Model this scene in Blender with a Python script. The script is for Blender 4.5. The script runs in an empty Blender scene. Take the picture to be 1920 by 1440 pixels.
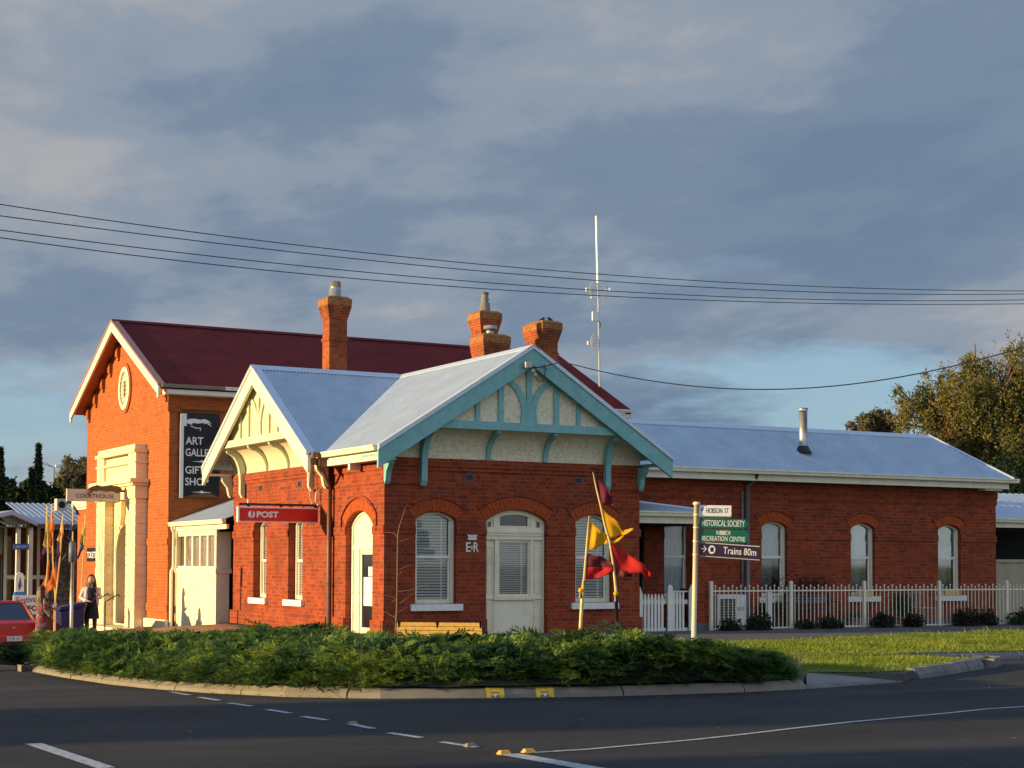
import bpy, math, random
import numpy as np
from mathutils import Vector, Matrix
from mathutils.geometry import delaunay_2d_cdt
random.seed(7); RNG = np.random.default_rng(11)
R_ = math.radians
S = bpy.context.scene
COL = S.collection

# ------------------------------------------------------------------ camera, sky, sun, exposure
YAW, PITCH, ROLL = 0.504589, 0.0411831, 0.00359175
FPX, PX, PY = 3132.0, 960.0, 927.45
CAM = np.array([-14.17, -31.04, 1.5])
def cam_rot():
    cy, sy = math.cos(YAW), math.sin(YAW)
    r = np.array([cy, -sy, 0.]); f = np.array([sy, cy, 0.]); u = np.array([0, 0, 1.])
    f2 = f*math.cos(PITCH)+u*math.sin(PITCH); u2 = -f*math.sin(PITCH)+u*math.cos(PITCH)
    return np.array([r*math.cos(ROLL)+u2*math.sin(ROLL), -r*math.sin(ROLL)+u2*math.cos(ROLL), f2])
CM = cam_rot()
cam = bpy.data.cameras.new('camera'); camo = bpy.data.objects.new('camera', cam); COL.objects.link(camo)
cam.sensor_width = 36; cam.lens = FPX/1920*36; cam.shift_y = (PY-720)/1920
cam.clip_end = 5000; cam.clip_start = 0.1
camo.matrix_world = Matrix([[CM[0][i], CM[1][i], -CM[2][i], CAM[i]] for i in range(3)]+[[0, 0, 0, 1]])
S.camera = camo
SUN_EL, SUN_DIR = R_(8.5), Vector((-1, .22, 0)).normalized()
SUN_AZ = math.atan2(SUN_DIR.x, SUN_DIR.y)          # clockwise from +Y
sd = Vector((SUN_DIR.x*math.cos(SUN_EL), SUN_DIR.y*math.cos(SUN_EL), math.sin(SUN_EL)))
sl = bpy.data.lights.new('sun', 'SUN'); sl.energy = 5.0; sl.angle = R_(0.6); sl.color = (1.0, .74, .36)
so = bpy.data.objects.new('sun', sl); COL.objects.link(so)
so.rotation_euler = sd.to_track_quat('Z', 'Y').to_euler(); so.location = (-40, 10, 30)
S.view_settings.view_transform = 'Standard'; S.view_settings.look = 'None'
S.view_settings.exposure = 0.82; S.view_settings.gamma = 1
W = bpy.data.worlds.new('World'); S.world = W; W.use_nodes = True
def build_world():
    nt = W.node_tree; N = nt.nodes; L = nt.links; N.clear()
    out = N.new('ShaderNodeOutputWorld'); bg = N.new('ShaderNodeBackground'); bg.inputs['Strength'].default_value = 0.079
    sky = N.new('ShaderNodeTexSky'); sky.sky_type = 'NISHITA'; sky.sun_disc = False
    sky.sun_elevation = SUN_EL; sky.sun_rotation = SUN_AZ; sky.altitude = 50; sky.air_density = 1.0; sky.dust_density = 0.6; sky.ozone_density = 2.0
    tc = N.new('ShaderNodeTexCoord'); sep = N.new('ShaderNodeSeparateXYZ'); L.new(tc.outputs['Generated'], sep.inputs[0])
    def math_(op, a, b=None, c=None):
        m = N.new('ShaderNodeMath'); m.operation = op
        for i, v in enumerate((a, b, c)):
            if v is None: continue
            if isinstance(v, (int, float)): m.inputs[i].default_value = v
            else: L.new(v, m.inputs[i])
        return m.outputs[0]
    zz = math_('ADD', math_('MAXIMUM', sep.outputs[2], 0.0), 0.16)
    u = math_('DIVIDE', sep.outputs[0], zz); v = math_('DIVIDE', sep.outputs[1], zz)
    cb = N.new('ShaderNodeCombineXYZ'); L.new(u, cb.inputs[0]); L.new(v, cb.inputs[1])
    def noise(scale, detail, rough, off, sx=1, sy=1, rot=0):
        mp = N.new('ShaderNodeMapping'); mp.inputs['Location'].default_value = off; mp.inputs['Scale'].default_value = (sx, sy, 1); mp.inputs['Rotation'].default_value = (0, 0, rot)
        L.new(cb.outputs[0], mp.inputs[0])
        n = N.new('ShaderNodeTexNoise'); n.inputs['Scale'].default_value = scale; n.inputs['Detail'].default_value = detail; n.inputs['Roughness'].default_value = rough
        L.new(mp.outputs[0], n.inputs['Vector']); return n.outputs['Fac']
    def ramp(f, stops):
        r = N.new('ShaderNodeValToRGB'); e = r.color_ramp.elements
        while len(e) > 1: e.remove(e[0])
        e[0].position = stops[0][0]; e[0].color = (*stops[0][1], 1)
        for p, c in stops[1:]:
            q = e.new(p); q.color = (*c, 1)
        r.color_ramp.interpolation = 'EASE'
        L.new(f, r.inputs[0]); return r.outputs[0]
    # cloud brightness: broad soft billows with finer streaks
    big = noise(0.62, 3, .5, (3.1, 1.7, 0), 1, .8, .5)
    fine = noise(2.0, 8, .58, (9.2, 4.4, 0), 1, .75, .6)
    mixf = math_('ADD', math_('MULTIPLY', big, .48), math_('MULTIPLY', fine, .52))
    ccol = ramp(mixf, [(.38, (1.12, 1.62, 2.38)), (.455, (1.36, 1.84, 2.55)), (.52, (1.95, 2.36, 2.92)), (.60, (2.95, 2.98, 3.15))])
    # gaps of clear sky, mostly low down
    cov = math_('ADD', noise(0.85, 6, .6, (1.0, 8.3, 0), 1, .8, .4), math_('MULTIPLY', math_('SUBTRACT', .17, sep.outputs[2]), 0.85))
    azr = math_('DIVIDE', sep.outputs[0], math_('MAXIMUM', sep.outputs[1], .05))
    def bump(ca, wa, cz, wz, amp):
        q1 = math_('POWER', math_('ABSOLUTE', math_('DIVIDE', math_('SUBTRACT', azr, ca), wa)), 2.0); q2 = math_('POWER', math_('ABSOLUTE', math_('DIVIDE', math_('SUBTRACT', sep.outputs[2], cz), wz)), 2.0)
        return math_('MULTIPLY', math_('EXPONENT', math_('MULTIPLY', math_('ADD', q1, q2), -1.0)), amp)
    cov = math_('ADD', cov, math_('ADD', bump(.84, .20, .105, .042, .20), bump(.22, .12, .075, .03, .12)))
    gap = ramp(cov, [(.56, (0, 0, 0)), (.70, (.85, .85, .85))])
    clear = ramp(math_('MAXIMUM', sep.outputs[2], 0.0), [(0, (2.6, 3.8, 4.9)), (.12, (2.6, 4.2, 5.7)), (.4, (2.2, 3.6, 6.2)), (1, (2.2, 3.9, 7.4))])
    skymix = N.new('ShaderNodeMixRGB'); skymix.inputs[0].default_value = .6; L.new(sky.outputs[0], skymix.inputs[1]); L.new(clear, skymix.inputs[2])
    # clear sky overhead and behind the viewer
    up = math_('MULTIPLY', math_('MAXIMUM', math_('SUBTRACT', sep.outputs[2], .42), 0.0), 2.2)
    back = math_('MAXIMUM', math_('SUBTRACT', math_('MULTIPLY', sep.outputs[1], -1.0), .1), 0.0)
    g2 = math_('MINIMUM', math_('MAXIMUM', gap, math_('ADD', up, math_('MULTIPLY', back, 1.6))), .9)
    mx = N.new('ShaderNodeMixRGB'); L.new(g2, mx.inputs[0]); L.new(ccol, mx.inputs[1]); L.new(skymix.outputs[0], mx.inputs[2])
    # warm glow added to the unseen sky behind the viewer, brightening shaded walls
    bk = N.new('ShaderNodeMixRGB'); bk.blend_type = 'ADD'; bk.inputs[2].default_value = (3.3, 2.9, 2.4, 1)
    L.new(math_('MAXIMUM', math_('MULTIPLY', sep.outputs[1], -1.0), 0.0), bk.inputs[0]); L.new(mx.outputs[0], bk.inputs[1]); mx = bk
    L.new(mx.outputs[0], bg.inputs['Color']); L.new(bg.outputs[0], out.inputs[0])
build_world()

def ray(x, y): return CM.T @ np.array([(x-PX)/FPX, -(y-PY)/FPX, 1.])
def onX(x, y, X): r = ray(x, y); return CAM+r*(X-CAM[0])/r[0]
def onY(x, y, Y): r = ray(x, y); return CAM+r*(Y-CAM[1])/r[1]
def onD(x, y, D): return CAM+ray(x, y)*D
def sst(a, b, x):
    t = min(1, max(0, (x-a)/(b-a))); return t*t*(3-2*t)
# ------------------------------------------------------------------ terrain heights
def g_road(x, y):
    a = -.15 - .0305*max(0, min(y, 45)+12)
    b = -.15
    w = sst(-3, 3, x) if y < 2 else 0
    return a*(1-w)+b*w
def g_land(x, y):
    front = 0. if y < 8 else -.05*min(12, y-8)
    t = sst(-4.5, -.8, x)*sst(-7.5, -1.5, y)
    return front*t+(g_road(x, y)+.12)*(1-t)
def onG(x, y, fn=g_road, dz=0):
    z = -.2
    for _ in range(25):
        r = ray(x, y); p = CAM+r*(z-CAM[2])/r[2]; z = .5*z+.5*(fn(p[0], p[1])+dz)
    return p

# ------------------------------------------------------------------ materials
MATS = {}
def nodes_mat(name):
    m = bpy.data.materials.new(name); m.use_nodes = True; MATS[name] = m
    nt = m.node_tree; b = nt.nodes['Principled BSDF']; return m, nt, b
def mat(name, col, rough=.6, metal=0., noise=.12, scale=6., bump=0., bscale=60., spec=.4, dirt=None):
    m, nt, b = nodes_mat(name); N, L = nt.nodes, nt.links
    b.inputs['Roughness'].default_value = rough; b.inputs['Metallic'].default_value = metal; b.inputs['Specular IOR Level'].default_value = spec
    g = N.new('ShaderNodeNewGeometry'); n = N.new('ShaderNodeTexNoise'); n.inputs['Scale'].default_value = scale; n.inputs['Detail'].default_value = 5
    L.new(g.outputs['Position'], n.inputs['Vector'])
    mr = N.new('ShaderNodeMapRange'); mr.inputs['From Min'].default_value = .3; mr.inputs['From Max'].default_value = .7
    mr.inputs['To Min'].default_value = 1-noise; mr.inputs['To Max'].default_value = 1+noise; L.new(n.outputs['Fac'], mr.inputs['Value'])
    vm = N.new('ShaderNodeVectorMath'); vm.operation = 'SCALE'; vm.inputs[0].default_value = col; L.new(mr.outputs[0], vm.inputs['Scale'])
    src = vm.outputs[0]
    if dirt:
        n2 = N.new('ShaderNodeTexNoise'); n2.inputs['Scale'].default_value = dirt[2]; n2.inputs['Detail'].default_value = 6; n2.inputs['Roughness'].default_value = .7
        L.new(g.outputs['Position'], n2.inputs['Vector'])
        m2 = N.new('ShaderNodeMapRange'); m2.inputs['From Min'].default_value = .5; m2.inputs['From Max'].default_value = .72; m2.inputs['To Max'].default_value = dirt[1]; L.new(n2.outputs['Fac'], m2.inputs['Value'])
        mi = N.new('ShaderNodeMixRGB'); L.new(m2.outputs[0], mi.inputs[0]); L.new(src, mi.inputs[1]); mi.inputs[2].default_value = (*dirt[0], 1); src = mi.outputs[0]
    L.new(src, b.inputs['Base Color'])
    if bump:
        n3 = N.new('ShaderNodeTexNoise'); n3.inputs['Scale'].default_value = bscale; n3.inputs['Detail'].default_value = 3; L.new(g.outputs['Position'], n3.inputs['Vector'])
        bp = N.new('ShaderNodeBump'); bp.inputs['Strength'].default_value = bump; bp.inputs['Distance'].default_value = .02; L.new(n3.outputs['Fac'], bp.inputs['Height']); L.new(bp.outputs[0], b.inputs['Normal'])
    return m
def brick_mat(name, c1, c2, cm, soot=(.12, .03, .02), sootamt=.55):
    m, nt, b = nodes_mat(name); N, L = nt.nodes, nt.links
    g = N.new('ShaderNodeNewGeometry'); sp = N.new('ShaderNodeSeparateXYZ'); L.new(g.outputs['Position'], sp.inputs[0])
    ad = N.new('ShaderNodeMath'); ad.operation = 'ADD'; L.new(sp.outputs[0], ad.inputs[0]); L.new(sp.outputs[1], ad.inputs[1])
    cb = N.new('ShaderNodeCombineXYZ'); L.new(ad.outputs[0], cb.inputs[0]); L.new(sp.outputs[2], cb.inputs[1])
    br = N.new('ShaderNodeTexBrick'); L.new(cb.outputs[0], br.inputs['Vector'])
    br.inputs['Scale'].default_value = 1; br.inputs['Brick Width'].default_value = .24; br.inputs['Row Height'].default_value = .086; br.inputs['Mortar Size'].default_value = .0085
    br.inputs['Mortar Smooth'].default_value = .3; br.inputs['Bias'].default_value = -.05; br.offset = .5; br.squash = .5; br.squash_frequency = 2
    br.inputs['Color1'].default_value = (*c1, 1); br.inputs['Color2'].default_value = (*c2, 1); br.inputs['Mortar'].default_value = (*cm, 1)
    n = N.new('ShaderNodeTexNoise'); n.inputs['Scale'].default_value = 1.3; n.inputs['Detail'].default_value = 7; n.inputs['Roughness'].default_value = .65; L.new(g.outputs['Position'], n.inputs['Vector'])
    mr = N.new('ShaderNodeMapRange'); mr.inputs['From Min'].default_value = .46; mr.inputs['From Max'].default_value = .72; mr.inputs['To Max'].default_value = sootamt; L.new(n.outputs['Fac'], mr.inputs['Value'])
    mi = N.new('ShaderNodeMixRGB'); L.new(mr.outputs[0], mi.inputs[0]); L.new(br.outputs['Color'], mi.inputs[1]); mi.inputs[2].default_value = (*soot, 1)
    # odd dark burnt bricks
    n2 = N.new('ShaderNodeTexNoise'); n2.inputs['Scale'].default_value = 9; n2.inputs['Detail'].default_value = 2; 
    mp = N.new('ShaderNodeMapping'); mp.inputs['Scale'].default_value = (.45, 1.2, 1); L.new(cb.outputs[0], mp.inputs[0]); L.new(mp.outputs[0], n2.inputs['Vector'])
    m2 = N.new('ShaderNodeMapRange'); m2.inputs['From Min'].default_value = .6; m2.inputs['From Max'].default_value = .7; m2.inputs['To Max'].default_value = .6; L.new(n2.outputs['Fac'], m2.inputs['Value'])
    mi2 = N.new('ShaderNodeMixRGB'); L.new(m2.outputs[0], mi2.inputs[0]); L.new(mi.outputs[0], mi2.inputs[1]); mi2.inputs[2].default_value = (soot[0]*.8, soot[1]*.9, soot[2]*1.1, 1)
    L.new(mi2.outputs[0], b.inputs['Base Color']); b.inputs['Roughness'].default_value = .9; b.inputs['Specular IOR Level'].default_value = .15
    bp = N.new('ShaderNodeBump'); bp.inputs['Strength'].default_value = .5; bp.inputs['Distance'].default_value = .006; bp.invert = True
    L.new(br.outputs['Fac'], bp.inputs['Height']); L.new(bp.outputs[0], b.inputs['Normal'])
    return m
BRICK = brick_mat('red_brick', (.34, .058, .016), (.18, .030, .013), (.24, .10, .065))
BRICKC = brick_mat('courthouse_brick', (.42, .108, .028), (.32, .078, .024), (.34, .15, .06), (.2, .05, .02), .3)
BRICKK = brick_mat('chimney_brick', (.40, .10, .028), (.27, .055, .020), (.22, .10, .06), (.06, .03, .02), .8)
ARCHB = mat('arch_brick', (.38, .070, .020), .9, noise=.35, scale=18, spec=.15, dirt=((.16, .03, .02), .6, 9))
SOOTB = mat('mossy_cap', (.30, .12, .035), .95, noise=.4, scale=12, bump=.5)
CREAM = mat('cream_paint', (.80, .735, .54), .5, noise=.06, scale=3, dirt=((.40, .35, .25), .35, 5))
CREAMR = mat('cream_render', (.80, .70, .46), .85, noise=.1, scale=4, bump=.4, bscale=25, dirt=((.45, .37, .22), .3, 3))
PINKR = mat('stucco_render', (.78, .64, .38), .85, noise=.08, scale=3, bump=.2, bscale=20, dirt=((.42, .33, .2), .3, 2.2))
WHITE = mat('white_paint', (.78, .75, .66), .5, noise=.05, scale=4, dirt=((.42, .40, .34), .3, 6))
SILL = mat('sill_paint', (.78, .76, .70), .55, noise=.06, dirt=((.4, .4, .38), .3, 8))
TEAL = mat('teal_paint', (.20, .43, .42), .5, noise=.08, scale=5, dirt=((.10, .20, .21), .4, 7))
ROUGHC = mat('roughcast', (.76, .68, .49), .95, noise=.12, scale=15, bump=.5, bscale=30, dirt=((.20, .17, .12), .5, 14))
BROWN = mat('brown_paint', (.17, .085, .055), .5, noise=.1)
ZINC = mat('zincalume_roof', (.47, .535, .59), .42, metal=.35, noise=.08, scale=1.6, dirt=((.36, .37, .38), .4, 2.5))
ZTRIM = mat('roof_trim', (.52, .58, .66), .4, metal=.3, noise=.05)
GREYP = mat('grey_pipe', (.16, .17, .17), .5)
REDROOF = mat('red_iron_roof', (.13, .022, .022), .85, spec=.1, noise=.15, scale=1.5, dirt=((.06, .02, .02), .5, 3))
GLASS, _nt, _b = nodes_mat('window_glass')
_nt.nodes.remove(_b)
_tr = _nt.nodes.new('ShaderNodeBsdfTransparent'); _tr.inputs[0].default_value = (.95, .97, .98, 1); _gl = _nt.nodes.new('ShaderNodeBsdfGlossy'); _gl.inputs['Roughness'].default_value = .03
_lw = _nt.nodes.new('ShaderNodeLayerWeight'); _lw.inputs[0].default_value = .35; _mx = _nt.nodes.new('ShaderNodeMixShader')
_mr = _nt.nodes.new('ShaderNodeMapRange'); _mr.inputs['To Min'].default_value = .04; _mr.inputs['To Max'].default_value = .5; _nt.links.new(_lw.outputs['Fresnel'], _mr.inputs['Value'])
_nt.links.new(_mr.outputs[0], _mx.inputs[0]); _nt.links.new(_tr.outputs[0], _mx.inputs[1]); _nt.links.new(_gl.outputs[0], _mx.inputs[2]); _nt.links.new(_mx.outputs[0], _nt.nodes['Material Output'].inputs[0])
DARKG = mat('dark_glass', (.012, .014, .016), .05, noise=.1, spec=.9)
ROOM = mat('dark_room', (.02, .018, .016), .9)
BLIND = mat('blind_slats', (.80, .78, .70), .5, noise=.03)
CURT = mat('net_curtain', (.45, .50, .54), .9, noise=.1, scale=8)
CURTD = mat('curtain_grey', (.13, .15, .16), .9, noise=.1, scale=8)
GREENB = mat('green_blind', (.13, .34, .28), .8)
BLACK = mat('black_paint', (.012, .012, .014), .4)
DKMETAL = mat('dark_metal', (.03, .03, .032), .45, metal=.4)
STEEL = mat('galvanised_steel', (.42, .42, .40), .4, metal=.6, noise=.12)
CREAMST = mat('cream_steel', (.78, .69, .52), .45, noise=.06)
PICKET = mat('picket_white', (.76, .73, .63), .6, noise=.06, dirt=((.35, .35, .3), .3, 9))
POSTRED = mat('sign_red', (.62, .006, .008), .35, noise=.03)
SIGNW = mat('sign_white', (.78, .78, .76), .4, noise=.02)
SIGNBL = mat('sign_black', (.012, .014, .018), .3, noise=.1)
SIGNGR = mat('sign_green', (.003, .115, .07), .35, noise=.05)
SIGNPU = mat('sign_purple', (.035, .015, .045), .4, noise=.05)
SIGNBLU = mat('sign_blue', (.04, .12, .32), .4)
SIGNCR = mat('sign_cream', (.55, .47, .38), .5, noise=.05)
GOLD = mat('ornament_bronze', (.10, .055, .035), .5, noise=.4, scale=30)
TIMBER = mat('yellow_timber', (.66, .40, .10), .5, noise=.15, scale=14)
BAMBOO = mat('bamboo', (.62, .45, .18), .5, noise=.2, scale=12)
CONC = mat('concrete', (.20, .18, .15), .9, noise=.12, scale=4, bump=.3, bscale=50, dirt=((.18, .15, .11), .5, 3))
CONCD = mat('old_concrete', (.16, .155, .15), .9, noise=.2, scale=5, bump=.3, bscale=50, dirt=((.08, .08, .075), .6, 3))
SLATE = mat('bluestone', (.08, .10, .12), .8, noise=.2)
LINEW = mat('road_paint', (.40, .41, .42), .8, noise=.25, scale=15, dirt=((.08, .08, .085), .8, 14))
YELLOWP = mat('yellow_paint', (.62, .42, .03), .7, noise=.2, scale=12, dirt=((.2, .17, .1), .5, 20))
SOIL = mat('bark_mulch', (.045, .03, .018), 1., noise=.5, scale=20)
SKIN = mat('skin', (.50, .25, .16), .6, noise=.05)
HAIR = mat('dark_hair', (.014, .007, .005), .5, noise=.3, scale=40)
HAIRB = mat('brown_hair', (.07, .028, .016), .5, noise=.3, scale=40)
BARK = mat('bark', (.12, .085, .06), .95, noise=.3, scale=8, bump=.8, bscale=20)
def asphalt():
    m, nt, b = nodes_mat('asphalt'); N, L = nt.nodes, nt.links
    g = N.new('ShaderNodeNewGeometry')
    def nz(s, d, r=.6):
        n = N.new('ShaderNodeTexNoise'); n.inputs['Scale'].default_value = s; n.inputs['Detail'].default_value = d; n.inputs['Roughness'].default_value = r; L.new(g.outputs['Position'], n.inputs['Vector']); return n.outputs['Fac']
    r = N.new('ShaderNodeValToRGB'); r.color_ramp.elements[0].position = .35; r.color_ramp.elements[0].color = (.020, .0205, .0215, 1); r.color_ramp.elements[1].position = .68; r.color_ramp.elements[1].color = (.036, .034, .033, 1)
    L.new(nz(.35, 6), r.inputs[0])
    r2 = N.new('ShaderNodeValToRGB'); r2.color_ramp.elements[0].position = .3; r2.color_ramp.elements[0].color = (.6, .6, .6, 1); r2.color_ramp.elements[1].position = .75; r2.color_ramp.elements[1].color = (1.55, 1.5, 1.45, 1)
    L.new(nz(55, 2), r2.inputs[0])
    mu = N.new('ShaderNodeMixRGB'); mu.blend_type = 'MULTIPLY'; mu.inputs[0].default_value = 1; L.new(r.outputs[0], mu.inputs[1]); L.new(r2.outputs[0], mu.inputs[2])
    # long polished wheel tracks and darker sealed patches
    mp = N.new('ShaderNodeMapping'); mp.inputs['Scale'].default_value = (.16, 1.1, 1); mp.inputs['Rotation'].default_value = (0, 0, .3); L.new(g.outputs['Position'], mp.inputs[0])
    nt2 = N.new('ShaderNodeTexNoise'); nt2.inputs['Scale'].default_value = .8; nt2.inputs['Detail'].default_value = 5; L.new(mp.outputs[0], nt2.inputs['Vector'])
    r3 = N.new('ShaderNodeValToRGB'); r3.color_ramp.elements[0].position = .35; r3.color_ramp.elements[0].color = (.72, .72, .74, 1); r3.color_ramp.elements[1].position = .68; r3.color_ramp.elements[1].color = (1.35, 1.3, 1.25, 1); L.new(nt2.outputs['Fac'], r3.inputs[0])
    m4 = N.new('ShaderNodeMixRGB'); m4.blend_type = 'MULTIPLY'; m4.inputs[0].default_value = 1; L.new(mu.outputs[0], m4.inputs[1]); L.new(r3.outputs[0], m4.inputs[2])
    v = N.new('ShaderNodeTexVoronoi'); v.feature = 'DISTANCE_TO_EDGE'; v.inputs['Scale'].default_value = .33; wn = N.new('ShaderNodeTexNoise'); wn.inputs['Scale'].default_value = 1.3; wn.inputs['Detail'].default_value = 5; L.new(g.outputs['Position'], wn.inputs['Vector'])
    vm = N.new('ShaderNodeMixRGB'); vm.inputs[0].default_value = .35; L.new(g.outputs['Position'], vm.inputs[1]); L.new(wn.outputs['Color'], vm.inputs[2]); L.new(vm.outputs[0], v.inputs['Vector'])
    cr = N.new('ShaderNodeMapRange'); cr.inputs['From Min'].default_value = .0; cr.inputs['From Max'].default_value = .006; cr.inputs['To Min'].default_value = .55; cr.inputs['To Max'].default_value = 1; L.new(v.outputs['Distance'], cr.inputs['Value'])
    m5 = N.new('ShaderNodeMixRGB'); m5.blend_type = 'MULTIPLY'; m5.inputs[0].default_value = 1; L.new(m4.outputs[0], m5.inputs[1]); L.new(cr.outputs[0], m5.inputs[2]); mu = m5
    L.new(mu.outputs[0], b.inputs['Base Color']); b.inputs['Roughness'].default_value = .85; b.inputs['Specular IOR Level'].default_value = .3
    bp = N.new('ShaderNodeBump'); bp.inputs['Strength'].default_value = .6; bp.inputs['Distance'].default_value = .012; L.new(nz(70, 3), bp.inputs['Height']); L.new(bp.outputs[0], b.inputs['Normal'])
    return m
ASPH = asphalt()
PAVE = mat('footpath_paving', (.30, .14, .075), .9, noise=.2, scale=6, bump=.2)
PATHG = mat('path_asphalt', (.085, .08, .075), .9, noise=.2, scale=4, bump=.3)
def leafmat(name, c1, c2, c3, scale=2.2, fine=25, trans=.35):
    m, nt, b = nodes_mat(name); N, L = nt.nodes, nt.links
    g = N.new('ShaderNodeNewGeometry')
    n = N.new('ShaderNodeTexNoise'); n.inputs['Scale'].default_value = scale; n.inputs['Detail'].default_value = 4; L.new(g.outputs['Position'], n.inputs['Vector'])
    n2 = N.new('ShaderNodeTexNoise'); n2.inputs['Scale'].default_value = fine; n2.inputs['Detail'].default_value = 2; L.new(g.outputs['Position'], n2.inputs['Vector'])
    ad = N.new('ShaderNodeMath'); ad.operation = 'ADD'; m1 = N.new('ShaderNodeMath'); m1.operation = 'MULTIPLY'; m1.inputs[1].default_value = .55; m3 = N.new('ShaderNodeMath'); m3.operation = 'MULTIPLY'; m3.inputs[1].default_value = .45
    L.new(n.outputs['Fac'], m1.inputs[0]); L.new(n2.outputs['Fac'], m3.inputs[0]); L.new(m1.outputs[0], ad.inputs[0]); L.new(m3.outputs[0], ad.inputs[1])
    r = N.new('ShaderNodeValToRGB'); e = r.color_ramp.elements; e[0].position = .38; e[0].color = (*c1, 1); e[1].position = .62; e[1].color = (*c3, 1); q = e.new(.5); q.color = (*c2, 1)
    L.new(ad.outputs[0], r.inputs[0]); L.new(r.outputs[0], b.inputs['Base Color']); b.inputs['Roughness'].default_value = .65; b.inputs['Specular IOR Level'].default_value = .2
    tr = N.new('ShaderNodeBsdfTranslucent'); L.new(r.outputs[0], tr.inputs[0]); mx = N.new('ShaderNodeMixShader'); mx.inputs[0].default_value = trans
    L.new(b.outputs[0], mx.inputs[1]); L.new(tr.outputs[0], mx.inputs[2]); L.new(mx.outputs[0], N['Material Output'].inputs[0])
    return m
JUNI = leafmat('juniper_leaves', (.012, .034, .018), (.055, .125, .030), (.27, .33, .045), 1.6, 18, .45)
GRASS = leafmat('grass_blades', (.11, .17, .018), (.18, .24, .025), (.28, .28, .05), 1.0, 30)
GRASSG = mat('lawn', (.10, .13, .022), .95, noise=.4, scale=7, bump=.5, bscale=60, dirt=((.12, .10, .03), .5, 1.5))
PEPPER = leafmat('pepper_leaves', (.07, .09, .025), (.16, .155, .035), (.30, .20, .055), .8, 6)
GUM = leafmat('gum_leaves', (.07, .07, .035), (.13, .12, .06), (.22, .17, .09), .8, 6)
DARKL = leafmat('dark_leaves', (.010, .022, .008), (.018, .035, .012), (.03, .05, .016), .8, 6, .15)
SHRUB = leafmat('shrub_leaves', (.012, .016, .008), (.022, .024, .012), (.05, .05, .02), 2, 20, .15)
FOLG = leafmat('garden_leaves', (.02, .05, .014), (.03, .07, .02), (.06, .10, .03), 2, 20, .2)
def sheer(name, c1, c2=None, thr=None):
    m = mat(name, c1, .8, noise=.12, scale=5)
    return m
F_MAR = mat('maroon_cloth', (.22, .022, .05), .8, noise=.15); F_YEL = mat('yellow_cloth', (.85, .48, .01), .8, noise=.1); F_RED = mat('red_cloth', (.62, .022, .018), .8, noise=.1); F_DK = mat('dark_maroon_cloth', (.17, .03, .04), .8, noise=.1)
F_GRN = mat('olive_cloth', (.50, .42, .10), .8); F_ORG = mat('orange_cloth', (.70, .20, .04), .8); F_PUR = mat('purple_cloth', (.13, .03, .13), .8); F_BLU = mat('blue_cloth', (.03, .04, .2), .8); F_BK = mat('black_cloth', (.015, .015, .02), .8)
for _m in (F_MAR, F_YEL, F_RED, F_DK, F_GRN, F_ORG, F_PUR, F_BLU):
    _n = _m.node_tree; _b = _n.nodes['Principled BSDF']; _t = _n.nodes.new('ShaderNodeBsdfTranslucent'); _x = _n.nodes.new('ShaderNodeMixShader'); _x.inputs[0].default_value = .4
    _n.links.new(_b.inputs['Base Color'].links[0].from_socket, _t.inputs[0]); _n.links.new(_b.outputs[0], _x.inputs[1]); _n.links.new(_t.outputs[0], _x.inputs[2]); _n.links.new(_x.outputs[0], _n.nodes['Material Output'].inputs[0])
CARRED = mat('car_red', (.50, .018, .02), .25, noise=.03, spec=.7)
BINBLUE = mat('bin_blue', (.006, .016, .10), .35)
GARM1 = mat('pale_pink_knit', (.62, .47, .46), .9, noise=.08); GARM2 = mat('black_fabric', (.012, .012, .02), .9)
def plaid():
    m, nt, b = nodes_mat('plaid_fabric'); N, L = nt.nodes, nt.links
    g = N.new('ShaderNodeNewGeometry'); sp = N.new('ShaderNodeSeparateXYZ'); L.new(g.outputs['Position'], sp.inputs[0])
    def band(o, s, ph):
        a = N.new('ShaderNodeMath'); a.operation = 'MULTIPLY_ADD'; L.new(o, a.inputs[0]); a.inputs[1].default_value = s; a.inputs[2].default_value = ph
        c = N.new('ShaderNodeMath'); c.operation = 'SINE'; L.new(a.outputs[0], c.inputs[0]); return c.outputs[0]
    ad = N.new('ShaderNodeMath'); nb = N.new('ShaderNodeMath'); nb.operation = 'MULTIPLY'; nb.inputs[1].default_value = .45; L.new(band(sp.outputs[2], 21, 1.0), nb.inputs[0]); L.new(nb.outputs[0], ad.inputs[0]); nz = N.new('ShaderNodeTexNoise'); nz.inputs['Scale'].default_value = 10; nz.inputs['Detail'].default_value = 0; L.new(g.outputs['Position'], nz.inputs['Vector']); n5 = N.new('ShaderNodeMath'); n5.operation = 'MULTIPLY_ADD'; n5.inputs[1].default_value = 4; n5.inputs[2].default_value = -2; L.new(nz.outputs['Fac'], n5.inputs[0]); L.new(n5.outputs[0], ad.inputs[1])
    mr = N.new('ShaderNodeMapRange'); mr.inputs['From Min'].default_value = -1.6; mr.inputs['From Max'].default_value = 1.6; L.new(ad.outputs[0], mr.inputs['Value'])
    r = N.new('ShaderNodeValToRGB'); e = r.color_ramp.elements; e[0].position = .25; e[0].color = (.19, .20, .19, 1); e[1].position = .75; e[1].color = (.34, .03, .028, 1); q = e.new(.5); q.color = (.05, .02, .03, 1)
    L.new(mr.outputs[0], r.inputs[0]); L.new(r.outputs[0], b.inputs['Base Color']); b.inputs['Roughness'].default_value = .9
    return m
PLAID = plaid()
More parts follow.
